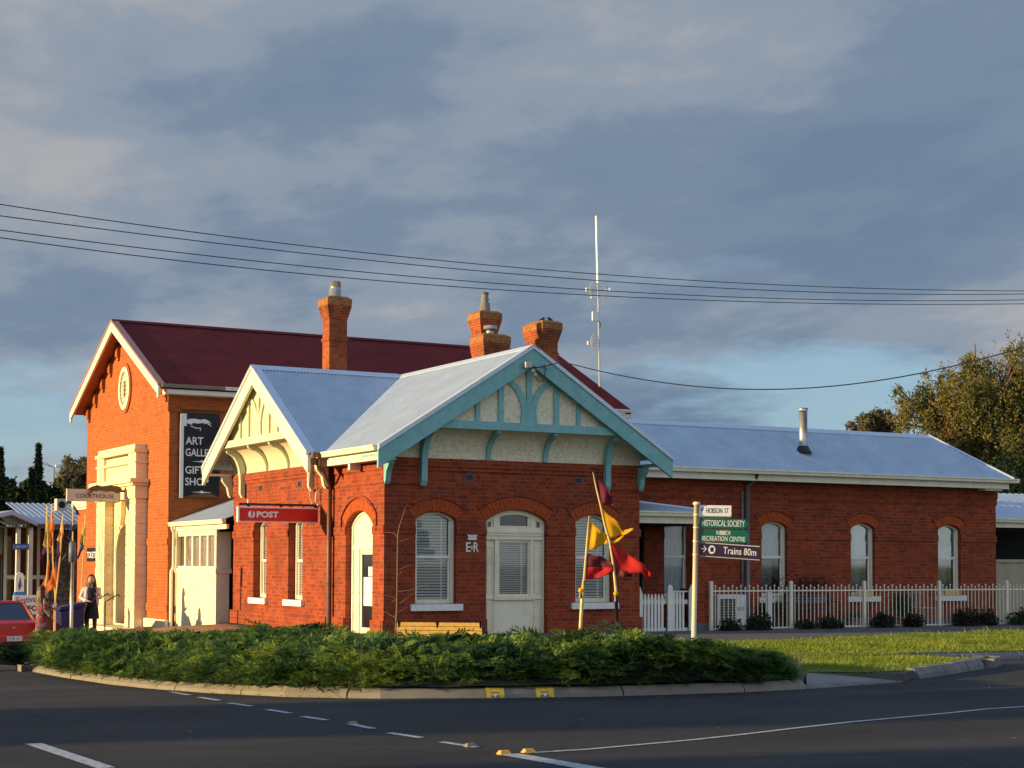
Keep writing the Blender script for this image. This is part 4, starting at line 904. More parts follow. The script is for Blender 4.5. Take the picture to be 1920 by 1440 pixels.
# grass blades
def blades(name, region, dens, h, m, label, zfn=g_land, bias=0):
    xs = [p[0] for p in region]; ys = [p[1] for p in region]; x0, x1, y0, y1 = min(xs), min(max(xs), 24), min(ys), max(ys)
    n = int((x1-x0)*(y1-y0)*dens); X = RNG.uniform(x0, x1, n); Y = RNG.uniform(y0, y1, n)
    c = np.zeros(n, bool); R = region; k = len(R)
    for i in range(k):
        a, b = R[i], R[(i+1) % k]
        if a[1] == b[1]: continue
        c ^= ((a[1] > Y) != (b[1] > Y)) & (X < (b[0]-a[0])*(Y-a[1])/(b[1]-a[1])+a[0])
    pk = .5+.5*np.sin(X*1.9+np.sin(Y*2.3)*1.5)*np.sin(Y*3.1+X*.7); c &= RNG.random(n) < .35+.9*pk; X, Y = X[c]+RNG.normal(size=c.sum())*.04, Y[c]+RNG.normal(size=c.sum())*.05; n = len(X); Z = np.array([zfn(x, y) for x, y in zip(X, Y)])
    hh = h*(.5+RNG.random(n)+1.6*(RNG.random(n) < .03))*(1+.5*np.sin(X*1.1)*np.sin(Y*1.7+X)); th = RNG.uniform(0, 6.28, n); w = .007+.006*RNG.random(n); ln = RNG.normal(size=(n, 2))*.45*hh[:, None]
    V = np.empty((n, 4, 3)); dx, dy = np.cos(th)*w, np.sin(th)*w
    V[:, 0] = np.c_[X-dx, Y-dy, Z]; V[:, 1] = np.c_[X+dx, Y+dy, Z]; V[:, 2] = np.c_[X+ln[:, 0]+dx*.2, Y+ln[:, 1]+dy*.2, Z+hh]; V[:, 3] = np.c_[X+ln[:, 0]-dx*.2, Y+ln[:, 1]-dy*.2, Z+hh]
    o = fastmesh(V.reshape(-1, 3), n, m, name, None); tag(o, label, 'grass', kind='stuff'); return o
blades('grass', strip, 900, .038, GRASS, 'sunlit yellow green grass on the far verge strip')
blades('grass', tong, 1100, .034, GRASS, 'short green grass on the tongue by the ramp')
# ---- road markings
def strip_mark(mb, a, b, w, zf=g_road, n=6, dz=.006):
    a, b = np.array(a[:2]), np.array(b[:2]); t = (b-a)/np.linalg.norm(b-a); nn = np.array([-t[1], t[0]])*w/2
    for i in range(n):
        p, q = a+(b-a)*i/n, a+(b-a)*(i+1)/n
        mb.add([(*(p-nn), zf(*p)+dz), (*(q-nn), zf(*q)+dz), (*(q+nn), zf(*q)+dz), (*(p+nn), zf(*p)+dz)], [(0, 1, 2, 3)])
mb = MB()
for a, b in (((322, 1298), (355, 1304)), ((374, 1308), (410, 1314)), ((431, 1319), (472, 1325)), ((502, 1331), (543, 1338)), ((567, 1344), (613, 1351)), ((655, 1358), (700, 1367)), ((730, 1375), (790, 1384)), ((828, 1392), (893, 1402))):
    strip_mark(mb, onG(*a), onG(*b), .09)
struct(mb.build('dashed_line', LINEW), 'white dashed give way line across the side road mouth')
mb = MB(); strip_mark(mb, onG(62, 1395), onG(200, 1441), .15); strip_mark(mb, onG(955, 1415), onG(1140, 1447), .20); struct(mb.build('lane_line', LINEW), 'thick white lane lines in the foreground')
mb = MB(); pts = [(1000, 1412), (1100, 1406), (1200, 1397), (1300, 1388), (1400, 1377), (1500, 1365), (1600, 1354), (1700, 1345), (1775, 1338), (1850, 1330), (1930, 1325), (2100, 1314)]
for a, b in zip(pts, pts[1:]): strip_mark(mb, onG(*a), onG(*b), .07, n=2)
struct(mb.build('edge_line', LINEW), 'thin white edge line sweeping to the right')
def road_marker(x, y, label, sc=1.):
    p = onG(x, y); t = MB(); w = .075*sc; t.prism([(p[0]-w, p[1]-w*.8, p[2]), (p[0]+w, p[1]-w*.8, p[2]), (p[0]+w, p[1]+w*.8, p[2]), (p[0]-w, p[1]+w*.8, p[2])], [(p[0]-w*.7, p[1]-w*.35, p[2]+.045*sc), (p[0]+w*.7, p[1]-w*.35, p[2]+.045*sc), (p[0]+w*.7, p[1]+w*.35, p[2]+.045*sc), (p[0]-w*.7, p[1]+w*.35, p[2]+.045*sc)])
    tag(t.build('road_marker', ORANGEM), label, 'road marker', 'raised markers on the road')
ORANGEM = mat('marker_amber', (.80, .36, .06), .5); MARKD = mat('marker_dull', (.20, .17, .12), .7)
road_marker(945, 1414, 'amber raised marker at the point of the thick white line', .75); road_marker(991, 1411, 'amber raised marker where the thin edge line begins', .75)
_o = ORANGEM; ORANGEM = MARKD; road_marker(661, 1358, 'dull raised marker on the sixth dash of the dashed line', .7); road_marker(882, 1400, 'dull raised marker on the nearest dash of the dashed line', .7); ORANGEM = _o
# painted kerb patches with a small house symbol
for x, lab in ((928, 'left'), (1021, 'right')):
    yk = float(np.interp(x, [700, 930, 1130], [1309, 1309, 1306])); a, b = onG(x-16, yk), onG(x+17, yk-.3); t = (b-a)[:2]; L_ = np.linalg.norm(t); t /= L_; nn = np.array([-t[1], t[0]]); z = g_road(a[0], a[1])
    def q(s, d, v): return (a[0]+t[0]*s+nn[0]*(d-.022), a[1]+t[1]*s+nn[1]*(d-.022), z+v)
    # face follows the kerb batter
    mb = MB(); mb.prism([q(0, -.026, .005), q(L_, -.026, .005), q(L_, -.006, .05), q(0, -.006, .05)], [q(0, -.015, .005), q(L_, -.015, .005), q(L_, .008, .05), q(0, .008, .05)])
    mb.prism([q(0, -.006, .05), q(L_, -.006, .05), q(L_, .05, .110), q(0, .05, .110)], [q(0, .008, .05), q(L_, .008, .05), q(L_, .06, .10), q(0, .06, .10)])
    mb.prism([q(0, .05, .11), q(L_, .05, .11), q(L_, .14, .132), q(0, .14, .132)], [q(0, .05, .10), q(L_, .05, .10), q(L_, .14, .12), q(0, .14, .12)])
    o = mb.build('kerb_marking', YELLOWP); tag(o, f'{lab} yellow kerb patch with a small dark symbol', 'kerb marking', 'yellow kerb patches')
    mb = MB(); c = L_*.48; mb.prism([q(c-.055, -.034, .002), q(c+.055, -.034, .002), q(c+.055, .012, .075), q(c-.055, .012, .075)], [q(c-.055, -.02, .002), q(c+.055, -.02, .002), q(c+.055, .03, .07), q(c-.055, .03, .07)]); s_ = mb.build('symbol_plate', CONCD, o)
    mb = MB(); mb.prism([q(c-.02, -.030, .045), q(c+.02, -.030, .045), q(c, -.036, .014)], [q(c-.02, -.010, .045), q(c+.02, -.010, .045), q(c, -.016, .014)]); mb.build('symbol', SIGNW, s_)
# scattered fallen leaves and grit on the road and along the gutter
def litter(n, name, m, label, sz, gutterside):
    if gutterside: i = RNG.integers(0, len(K1)-1, n); f = RNG.random(n); A = np.array(K1); P = A[i]*(1-f)[:, None]+A[i+1]*f[:, None]; P[:, 1] -= np.abs(RNG.normal(size=n))*.35+.02; P[:, 0] += RNG.normal(size=n)*.1
    else: P = np.c_[RNG.uniform(-14, 10, n), RNG.uniform(-21, -10, n)]
    P = P[[i for i in range(n) if P[i, 1] < np.interp(P[i, 0], [k[0] for k in K1]+[3, 6, 12], [k[1] for k in K1]+[-13.2, -12, -12])-.02]]; n = len(P)
    Z = np.array([g_road(x, y) for x, y in P])+.008; th = RNG.uniform(0, 6.28, n); s = sz*(.4+RNG.random(n)); c, d = np.cos(th)*s, np.sin(th)*s; V = np.empty((n, 4, 3))
    for k, (a, b) in enumerate(((c, d), (-d*.5, c*.5), (-c, -d), (d*.5, -c*.5))): V[:, k] = np.c_[P[:, 0]+a, P[:, 1]+b, Z+RNG.random(n)*sz*.5]
    tag(fastmesh(V.reshape(-1, 3), n, m, name, None), label, 'leaf litter', kind='stuff')
litter(260, 'leaf_litter', mat('dry_leaves', (.22, .10, .04), .9, noise=.4), 'small dry leaves lying in the gutter by the juniper kerb', .022, True)
litter(150, 'leaf_litter', mat('pale_grit', (.22, .20, .17), .9, noise=.3), 'pale specks of grit and leaves scattered on the asphalt', .016, False)
# ================================================================== JUNIPER BED
def juniper():
    P = [np.array(p) for p in K1s[:-1]]+[np.array([-.15, -13.38])]+[np.array(p) for p in TAIL]; L = [0]
    for a, b in zip(P, P[1:]): L.append(L[-1]+np.linalg.norm(b-a))
    P = np.array(P); L = np.array(L); tot = L[-1]
    def at(s): return np.c_[np.interp(s, L, P[:, 0]), np.interp(s, L, P[:, 1])]
    def nrm(s):
        e = .3; a, b = at(np.maximum(s-e, 0)), at(np.minimum(s+e, tot)); t = b-a; t /= np.linalg.norm(t, axis=1)[:, None]; return np.c_[-t[:, 1], t[:, 0]]
    def bump(x, y): return .5*np.sin(x*1.3+1.2*np.sin(y*.9))*np.sin(y*1.5+x*.4)+.3*np.sin(x*3.1+y*2.3)+.2*np.sin(x*5.7-y*4.1)
    def height(s, d, xy):
        h = .48*np.clip((d+.20)/.55, 0, 1)**.5*np.clip((5.3-d)/.8, 0, 1)**.5
        endf = np.clip((tot-s)/5.5, 0, 1)**.7*np.clip((s)/.6, 0, 1)**.5
        back = 1-.24*np.clip(d-1.0, 0, 4)/4
        return h*endf*back*(1+.34*bump(xy[:, 0], xy[:, 1]))
    # lumpy understorey sheet, near-black to paint the shade inside the hedge
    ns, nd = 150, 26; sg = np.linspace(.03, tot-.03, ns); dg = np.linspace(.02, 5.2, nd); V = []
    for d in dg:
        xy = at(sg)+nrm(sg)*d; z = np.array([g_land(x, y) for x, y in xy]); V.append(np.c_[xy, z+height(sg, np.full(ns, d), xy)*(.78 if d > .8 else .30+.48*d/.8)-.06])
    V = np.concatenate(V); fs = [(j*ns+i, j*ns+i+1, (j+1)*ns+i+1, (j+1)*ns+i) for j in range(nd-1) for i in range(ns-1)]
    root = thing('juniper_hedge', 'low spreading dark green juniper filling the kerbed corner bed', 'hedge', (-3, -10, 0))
    mb = MB(); mb.add(V, fs); mb.build('shaded_understorey', mat('juniper_shade', (.010, .016, .007), 1., noise=.4), root)
    # feathery sprays
    def sprays(n, smin, smax, dmin, dmax, ls, seed, deep=0.):
        s = RNG.uniform(smin, smax, n); d = dmin+(dmax-dmin)*RNG.random(n); N = nrm(s); T = np.c_[N[:, 1], -N[:, 0]]
        xy = at(s)+N*d[:, None]; z = np.array([g_land(x, y) for x, y in xy]); h = height(s, d, xy)
        low = np.exp(-d/.35); depth = RNG.random(n)**(1.5-.7*low)*(.45+.40*low)
        if deep: depth = RNG.random(n)*(.98 if deep else 1)
        B = np.c_[xy, z+h*(1-depth)]
        # direction: outward over the kerb near the edge, else a slowly varying sideways sweep
        ang = 2.2*np.sin(xy[:, 0]*.8+xy[:, 1]*.5)+RNG.normal(size=n)*.8
        D = np.c_[np.cos(ang), np.sin(ang), np.full(n, .38)]+np.c_[-N*(low*.9)[:, None], -.12*low]+RNG.normal(size=(n, 3))*.16
        D /= np.linalg.norm(D, axis=1)[:, None]
        U = np.cross(D, RNG.normal(size=(n, 3))*.5+np.array([0, 0, 1.])); U /= np.linalg.norm(U, axis=1)[:, None]; Wv = np.cross(U, D)
        ln = ls*(.6+.8*RNG.random(n)); q = 11; out = np.empty((n, q*2+1, 4, 3))
        curve = lambda t: (D*(ln*t)[:, None]+np.array([0, 0, -1.])*(.22*ln*t*t)[:, None]) if False else None
        def pt(t): return B+D*(ln*t)[:, None]+np.c_[np.zeros((n, 2)), -.20*ln*t*t]
        for i in range(q):
            t = .12+.88*i/(q-1); p = pt(np.full(n, t)); lf = ln*(.30*(1-t)+.10)
            for k, sg_ in enumerate((-1, 1)):
                a = D*.75+U*sg_*.75+Wv*(.25*RNG.normal(size=n))[:, None]; a /= np.linalg.norm(a, axis=1)[:, None]; b = np.cross(a, Wv); w = (lf*.16)[:, None]
                out[:, i*2+k, 0] = p; out[:, i*2+k, 1] = p+a*lf[:, None]*.5+b*w; out[:, i*2+k, 2] = p+a*lf[:, None]; out[:, i*2+k, 3] = p+a*lf[:, None]*.5-b*w
        w = (ln*.02)[:, None]; e0, e1 = pt(np.zeros(n)), pt(np.ones(n)); out[:, -1, 0] = e0-U*w; out[:, -1, 1] = e0+U*w; out[:, -1, 2] = e1+U*w*.3; out[:, -1, 3] = e1-U*w*.3
        return out.reshape(-1, 3), n*(q*2+1)
    parts = [sprays(9000, .05, tot-.03, .06, .75, .21, 4, 1.), sprays(3500, .1, tot-.05, .3, 1.2, .24, 1), sprays(900, tot*.12, tot*.62, -.10, .12, .20, 5, 1.), sprays(9500, .1, tot-.1, 1.0, 5.2, .23, 2), sprays(1300, .5, tot-.5, .6, 5.0, .46, 3)]
    fastmesh(np.concatenate([p[0] for p in parts]), sum(p[1] for p in parts), JUNI, 'foliage', root)
juniper()
# ---- young bare tree in the bed
def sapling():
    b = onD(741, 1200, 27.0); b[2] = g_land(b[0], b[1])
    t = thing('sapling', 'slender bare young tree in the juniper bed before the building corner', 'tree', tuple(b))
    P = lambda x, y, o=0.: onD(x, y, 27.0)+np.array([0, o, 0])
    mb = MB(); tr = [tuple(b)]+[P(*q) for q in ((741, 1200), (744, 1140), (745, 1080), (745, 1045), (746, 1005), (748, 990), (756, 965), (763, 945))]
    mb.tube(tr, [.016, .015, .013, .011, .010, .009, .008, .005, .002], 6); mb.build('trunk', mat('sapling_bark', (.20, .11, .07), .8), t, smooth=True)
    mb = MB()
    for br in (((746, 1008), (742, 1000), (733, 998), (726, 998)), ((746, 1017), (760, 1012), (775, 1007)), ((745, 1046), (739, 1046), (733, 1046)), ((746, 1080), (753, 1072), (760, 1072)), ((745, 1086), (738, 1083), (731, 1085)), ((745, 1122), (734, 1116), (722, 1112)), ((745, 1122), (736, 1130)), ((745, 1135), (760, 1125), (770, 1117), (780, 1112)), ((745, 1150), (756, 1143), (765, 1138)), ((744, 1160), (732, 1152), (724, 1146)), ((744, 1110), (765, 1107), (790, 1100), (812, 1092)), ((748, 1068), (770, 1060), (790, 1058), (806, 1070)), ((744, 1165), (760, 1150), (772, 1142)), ((743, 1172), (733, 1165), (726, 1166)), ((745, 1122), (700, 1111), (655, 1112))):
        o_ = random.uniform(-.15, .15); pts = [P(x, y, o_*i/3) for i, (x, y) in enumerate(br)]; mb.tube(pts, np.linspace(.006, .0022, len(pts)), 5)
    mb.build('twigs', mat('sapling_twigs', (.24, .10, .06), .8), t)
sapling()
# ---- shrubs along the steel fence
def shrub(x, y, r, h, label, m=SHRUB, group='shrubs along the steel fence', dens=900):
    n = int(dens*r*h*10); u = RNG.normal(size=(n, 3)); u /= np.linalg.norm(u, axis=1)[:, None]; rr = RNG.random(n)**.4; u[:, 2] = np.abs(u[:, 2])
    k = 1+.25*np.sin(u[:, 0]*5+x)*np.sin(u[:, 1]*4+y*3); C = np.c_[x+u[:, 0]*rr*r*k, y+u[:, 1]*rr*r*.7*k, g_land(x, y)+.02+u[:, 2]*rr*h*k]
    t = thing('shrub', label, 'shrub', (x, y, g_land(x, y)), group); leafcloud(C, .035, m, 'foliage', t)
    mb = MB()
    for i in range(5): a = i*1.26; mb.tube([(x, y, g_land(x, y)), (x+.3*r*math.cos(a), y+.2*r*math.sin(a), g_land(x, y)+h*.5)], [.012, .006], 4)
    mb.build('stem', BARK, t)
for i, (px, r, h, lab, m) in enumerate(((1370, .38, .30, 'low dark shrub at the left end of the steel fence', SHRUB), (1425, .45, .42, 'dark rounded shrub before the white box behind the fence', SHRUB), (1512, .35, .25, 'low dark shrub just right of the second fence post', SHRUB), (1556, .42, .36, 'dark shrub in front of the garden bench', SHRUB),
        (1655, .40, .42, 'dark shrub right of the third fence post', SHRUB), (1712, .40, .38, 'dark shrub before the terracotta pot', SHRUB), (1812, .50, .50, 'larger dark shrub right of the fourth fence post', SHRUB), (1850, .42, .50, 'dark shrub left of the last fence post', SHRUB), (1916, .45, .45, 'green bushy shrub right of the last fence post', FOLG))):
    p = onY(px, 1180, -.32); shrub(p[0], p[1], r*.85, h*.82, lab, m)
# ================================================================== TREES
def tree(name, label, base, h, crown, m, trunk_r=.3, n=9000, leaf=.16, droop=.2, limbs=7, group=None, seed=1, strands=0, gaps=.25, lean=0):
    rs = np.random.default_rng(seed); t = thing(name, label, 'tree', base, group); bx, by, bz = base
    mb = MB(); top = np.array([bx+lean, by, bz+h*.55]); mb.tube([base, (bx+lean*.3, by, bz+h*.25), top], [trunk_r, trunk_r*.75, trunk_r*.5], 9)
    cl = []
    for i, (cx, cy, cz, r) in enumerate(crown):
        c = np.array([bx+cx, by+cy, bz+cz]); cl.append((c, r))
        if i < limbs*2:
            mid = (top+c)/2+rs.normal(size=3)*.3; mb.tube([top-np.array([0, 0, h*.15*rs.random()]), mid, c], [trunk_r*.35, trunk_r*.2, trunk_r*.07], 6)
            for k in range(4): e = c+rs.normal(size=3)*r*.6; mb.tube([mid*.4+c*.6, (c+e)/2+rs.normal(size=3)*.1, e], [trunk_r*.12, trunk_r*.07, .012], 5)
    mb.build('trunk', BARK, t, smooth=True)
    tot = sum(r**2 for _, r in cl); Cs = []
    for c, r in cl:
        k = int(n*r*r/tot); sub = max(4, int(10*r)); sc = c+rs.normal(size=(sub, 3))*r*.50; idx = rs.integers(0, sub, k)
        if strands:
            P = sc[idx]+rs.normal(size=(k, 3))*r*.16; ns = max(6, k//14); st = sc[rs.integers(0, sub, ns)]+rs.normal(size=(ns, 3))*r*.26; j = rs.integers(0, ns, k); tt = rs.random(k)
            ln = (.5+.9*rs.random(ns))*strands; Q = st[j]+np.c_[rs.normal(size=(k, 2))*.05+.0, -tt*ln[j]]; Q[:, :2] += (rs.normal(size=(ns, 2))*.12)[j]*tt[:, None]
            use = rs.random(k) < .75; P[use] = Q[use]
        else:
            P = sc[idx]+rs.normal(size=(k, 3))*r*.22
        Cs.append(P)
    C = np.concatenate(Cs); leafcloud(C, leaf, m, 'crown', t, droop=droop, aspect=3.2)
    return t
def crownpts(spec, scale=1.): return [(x*scale, y, z, r) for x, y, z, r in spec]
# ================================================================== COURTHOUSE
CH = thing('courthouse', 'tall orange brick courthouse with dark red iron gable roof and cream arched entrance', 'building', (4, 17.5, -.5))
XC, Y0, Y1, YC = -.4, 13.22, 21.8, 17.5
LC = Fr((XC, 0, 0), (0, 1, 0), (-1, 0, 0)); FC = Fr((0, Y0, 0), (1, 0, 0), (0, -1, 0))
CR, CSL = 8.60, .492
mb = MB(); wall(mb, LC, [(Y0, -.9), (Y1, -.9), (Y1, 6.42), (YC, 8.52), (Y0, 6.42)], [opening(17.25, 1.02, -.3, 1.75, .98)], depth=.55)
wall(mb, FC, [(XC, -.9), (13.9, -.9), (13.9, 6.42), (XC, 6.42)], [], 0)
mb.box(13.895, 13.9, Y0, Y1, -.5, 6.42); mb.box(XC, 13.9, Y1-.005, Y1, -.9, 6.42)
CW = mb.build('brick_wall', BRICKC, CH)
mb = MB(); mb.fbox(LC, Y0-.045, Y0+.0, 5.6, 6.4, -.3, .055); mb.fbox(FC, XC-.05, 13.9, 5.68, 6.42, -.01, .05); mb.fbox(LC, Y0-.02, 15.18, 1.98, 2.16, -.01, .03); mb.fbox(LC, 19.34, Y1+.02, 1.98, 2.16, -.01, .03); mb.fbox(FC, XC-.03, 13.9, 1.98, 2.16, -.01, .03)
mb.fbox(LC, Y0-.03, 15.18, .15, .35, -.01, .03); mb.build('string_course', BRICKC, CW)
mb = MB(); mb.fbox(LC, Y0-.06, 15.17, -.6, -.06, -.01, .08); mb.fbox(LC, 19.35, 21.8, -.6, -.06, -.01, .08); mb.build('plinth', CREAMR, CW)
# stepped brick dentils beneath the rake
mb = MB()
for s_ in (-1, 1):
    for k in range(5):
        u = YC+s_*(.75+k*.82); z = CR-CSL*abs(u-YC)-.28
        mb.fbox(LC, u-.11, u+.11, z-.32, z-.02, 0, .10); mb.fbox(LC, u-.07, u+.07, z-.44, z-.322, 0, .06); 
        for q in range(3): mb.fbox(LC, u+.14+q*.12, u+.20+q*.12, z-.16-.02*q, z+.0-.04*q, 0, .06)
        mb.build('dentil', BRICKC, CW); mb = MB()
# roof, barge, gutter
xb = XC-.42; hY = 4.72; zEv = CR-CSL*hY
corr([(xb, YC-hY, zEv), (14.35, YC-hY, zEv), (14.35, YC, CR), (xb, YC, CR)], (1, 0, 0), name='iron_roof', m=REDROOF, parent=CH, pitch=.09, amp=.012)
corr([(xb, YC+hY, zEv), (14.35, YC+hY, zEv), (14.35, YC, CR), (xb, YC, CR)], (1, 0, 0), name='iron_roof', m=REDROOF, parent=CH, pitch=.09, amp=.012)
mb = MB(); ridgecap(mb, (xb-.03, YC, CR+.01), (14.38, YC, CR+.01), (0, 1, 0), sl=CSL); mb.fbox(Fr((0, 0, 0), (1, 0, 0), (0, -1, 0)), 0, .01, 0, .01, 0, .01)
mb = MB(); ridgecap(mb, (xb-.03, YC, CR+.01), (14.38, YC, CR+.01), (0, 1, 0), sl=CSL); mb.build('ridge_cap', REDROOF, CH)
B_ = Fr((xb, 0, 0), (0, 1, 0), (-1, 0, 0)); mb = MB()
for s_ in (-1, 1): mb.fprism(B_, [(YC, CR-.03), (YC+s_*hY, zEv-.03), (YC+s_*hY, zEv-.34), (YC+s_*(hY-.12), zEv-.34), (YC+s_*(hY-.12), zEv-.22), (YC, CR-.31)], -.02, .04)
mb.build('barge_board', CREAM, CH); mb = MB(); B2 = Fr((14.3, 0, 0), (0, 1, 0), (-1, 0, 0))
for s_ in (-1, 1): mb.fprism(B2, [(YC, CR-.03), (YC+s_*hY, zEv-.03), (YC+s_*hY, zEv-.2), (YC, CR-.2)], -.02, .04)
mb.build('barge_board', CREAM, CH)
mb = MB(); ss = .0
for s_ in (-1, 1): mb.fprism(B_, [(YC, CR+.04), (YC+s_*(hY+.02), zEv+.04), (YC+s_*(hY+.02), zEv-.025), (YC, CR-.025)], -.14, .06)
mb.build('roof_edge', mat('pink_trim', (.36, .17, .13), .5), CH)
mb = MB()
for s_ in (-1, 1): mb.prism([(xb+.03, YC, CR-.12), (xb+.03, YC+s_*(hY-.1), zEv-.07), (xb+.03, YC+s_*(hY-.1), zEv-.1), (xb+.03, YC, CR-.15)], [(XC, YC, CR-.12), (XC, YC+s_*(hY-.1), zEv-.07), (XC, YC+s_*(hY-.1), zEv-.1), (XC, YC, CR-.15)])
mb.build('soffit', mat('brown_soffit', (.42, .13, .04), .7), CH)
mb = MB(); gutter(mb, (xb+.05, YC-hY, zEv+.03), (1.0, YC-hY, zEv+.03), (0, -1, 0), h=.09, w=.10); mb.build('gutter', mat('weathered_gutter', (.22, .19, .15), .7), CH)
mb = MB(); gutter(mb, (1.0, YC-hY, zEv+.03), (14.3, YC-hY, zEv+.03), (0, -1, 0), h=.09, w=.10); mb.box(XC-.2, 14.3, YC-hY+.03, Y0, zEv-.22, zEv-.10); mb.build('gutter', WHITE, CH)
# round gable louvre
mb = MB(); ucl, zcl = 17.5, 6.62
ringp = lambda r: [(ucl+r*.86*math.cos(t), zcl+r*math.sin(t)) for t in np.linspace(0, 2*math.pi, 33)]
mb.band(LC, ringp(.64), ringp(.50), 0, .07); o = mb.build('round_frame', CREAMR, CH)
mb = MB(); mb.band(LC, ringp(.74), ringp(.645), 0, .045); mb.build('round_arch', BRICKC, o)
mb = MB(); mb.fprism(LC, ringp(.50)[:-1], .0, .02); 
for k in range(7): z = zcl-.36+k*.12; hw = .86*math.sqrt(max(.01, .25-(z-zcl)**2))-.03; mb.fbox(LC, ucl-hw, ucl+hw, z-.02, z+.02, .02, .04)
mb.build('round_panel', mat('panel_grey', (.45, .44, .36), .7), o)
mb = MB(); mb.fbox(LC, ucl-.05, ucl+.05, zcl-.25, zcl+.2, .04, .055); mb.build('monogram', mat('bronze_mark', (.2, .15, .1), .6), o)
# ---- entrance surround
mb = MB()
def rust(fr, u0, u1, z0, z1, d0, d1, step=.295):
    z = z0; 
    while z < z1-.02:
        e = min(z+step, z1); mb.fbox(fr, u0, u1, z, e-.03, d0, d1); mb.fbox(fr, u0+.018, u1-.018, e-.03, e, d0, d1-.018); z = e
PD = .34
for a, b in ((15.20, 16.12), (18.38, 19.30)): mb = MB(); rust(LC, a, b, -.35, 3.30, 0, PD); mb.build('pilaster', PINKR, CH)
mb = MB(); wall(mb, LC, [(16.12, -.35), (18.38, -.35), (18.38, 3.3), (16.12, 3.3)], [opening(17.25, .84, -.3, 1.75, .82)], depth=.9, d=.06); mb.build('entrance_panel', PINKR, CH)
mb = MB(); 
for k in range(7):
    t = -.9+.3*k; r0, r1 = .86, 1.16; pl = [(17.25+r*math.sin(q), 1.78+r*math.cos(q)) for r, q in ((r0, t-.12), (r0, t+.12), (r1, t+.10), (r1, t-.10))]; mb.fprism(LC, pl, .06, .085)
mb.fprism(LC, [(17.13, 2.56), (17.37, 2.56), (17.46, 3.28), (17.04, 3.28)], .086, .22); mb.build('keystone', PINKR, CH)
mb = MB()
mb.fbox(LC, 15.14, 19.36, 3.30, 3.66, 0, PD+.03); mb.fbox(LC, 15.08, 19.42, 3.662, 3.74, 0, PD+.12); mb.fbox(LC, 15.02, 19.48, 3.742, 3.86, 0, PD+.20); mb.build('cornice', PINKR, CH)
mb = MB(); mb.fbox(LC, 15.2, 15.95, 3.862, 4.60, 0, PD); mb.fbox(LC, 18.55, 19.3, 3.862, 4.60, 0, PD); mb.fbox(LC, 15.95, 18.55, 3.862, 4.55, 0, PD-.08)
mb.fbox(LC, 15.16, 19.34, 4.602, 4.70, 0, PD+.06); mb.fbox(LC, 15.30, 19.2, 4.702, 4.84, 0, PD); mb.fbox(LC, 15.16, 19.34, 4.30, 4.36, 0, PD+.03); mb.build('parapet', PINKR, CH)
mb = MB(); mb.fbox(LC, 16.3, 18.2, -.35, 2.6, -.95, -.93); mb.build('entrance_door', mat('dark_door', (.10, .09, .07), .6), CH)
mb = MB(); mb.box(XC-.75, XC, 15.2, 19.3, -.8, -.36); mb.box(XC-1.1, XC-.75, 15.6, 18.9, -.9, -.52); mb.build('entrance_step', CREAMR, CH)
for y in (16.5, 17.6):
    mb = MB(); mb.tube([(XC-.80, y, -.6), (XC-.80, y, .36), (XC-.42, y, .58), (XC-.38, y, .50)], .02, 6); mb.build('handrail', BLACK, CH)
mb = MB(); mb.fbox(LC, 20.4, 21.55, 1.52, 1.94, 0, .03); o = mb.build('toilet_sign', SIGNBL, CH)
text('TOILETS', SIGNW, o, LC.p(21.5, 1.62, .03), (0, -1, 0), (0, 0, 1), 1.05, .2, bold=.01)
mb = MB(); mb.fbox(LC, 20.1, 20.55, .75, 1.32, 0, .02); mb.fbox(LC, 20.1, 20.5, .2, .55, 0, .02); mb.build('notice', SIGNW, CH)
mb = MB(); mb.fbox(LC, 20.15, 20.45, .60, .72, 0, .022); mb.build('notice', SIGNBL, CH)
# annex
AX = thing('annex', 'low orange brick annex with cream cornice at the far end of the courthouse', 'building', (1.5, 23, -.8)); LA = Fr((-.1, 0, 0), (0, 1, 0), (-1, 0, 0))
mb = MB(); mb.box(-.1, 3, 21.81, 24.0, -1.2, 3.28); mb.build('brick_wall', BRICKC, AX); mb = MB(); mb.fbox(LA, 21.82, 24.2, 3.28, 3.5, -.1, .16); mb.fbox(LA, 21.82, 24.1, 3.2, 3.28, -.1, .08); mb.build('cornice', CREAMR, AX); mb = MB(); mb.fbox(LA, 22.2, 22.7, 1.35, 1.9, 0, .03); mb.build('notice', SIGNBL, AX)
mb = MB(); mb.fbox(LA, 21.9, 23.9, -1.0, -.4, .4, .42); 
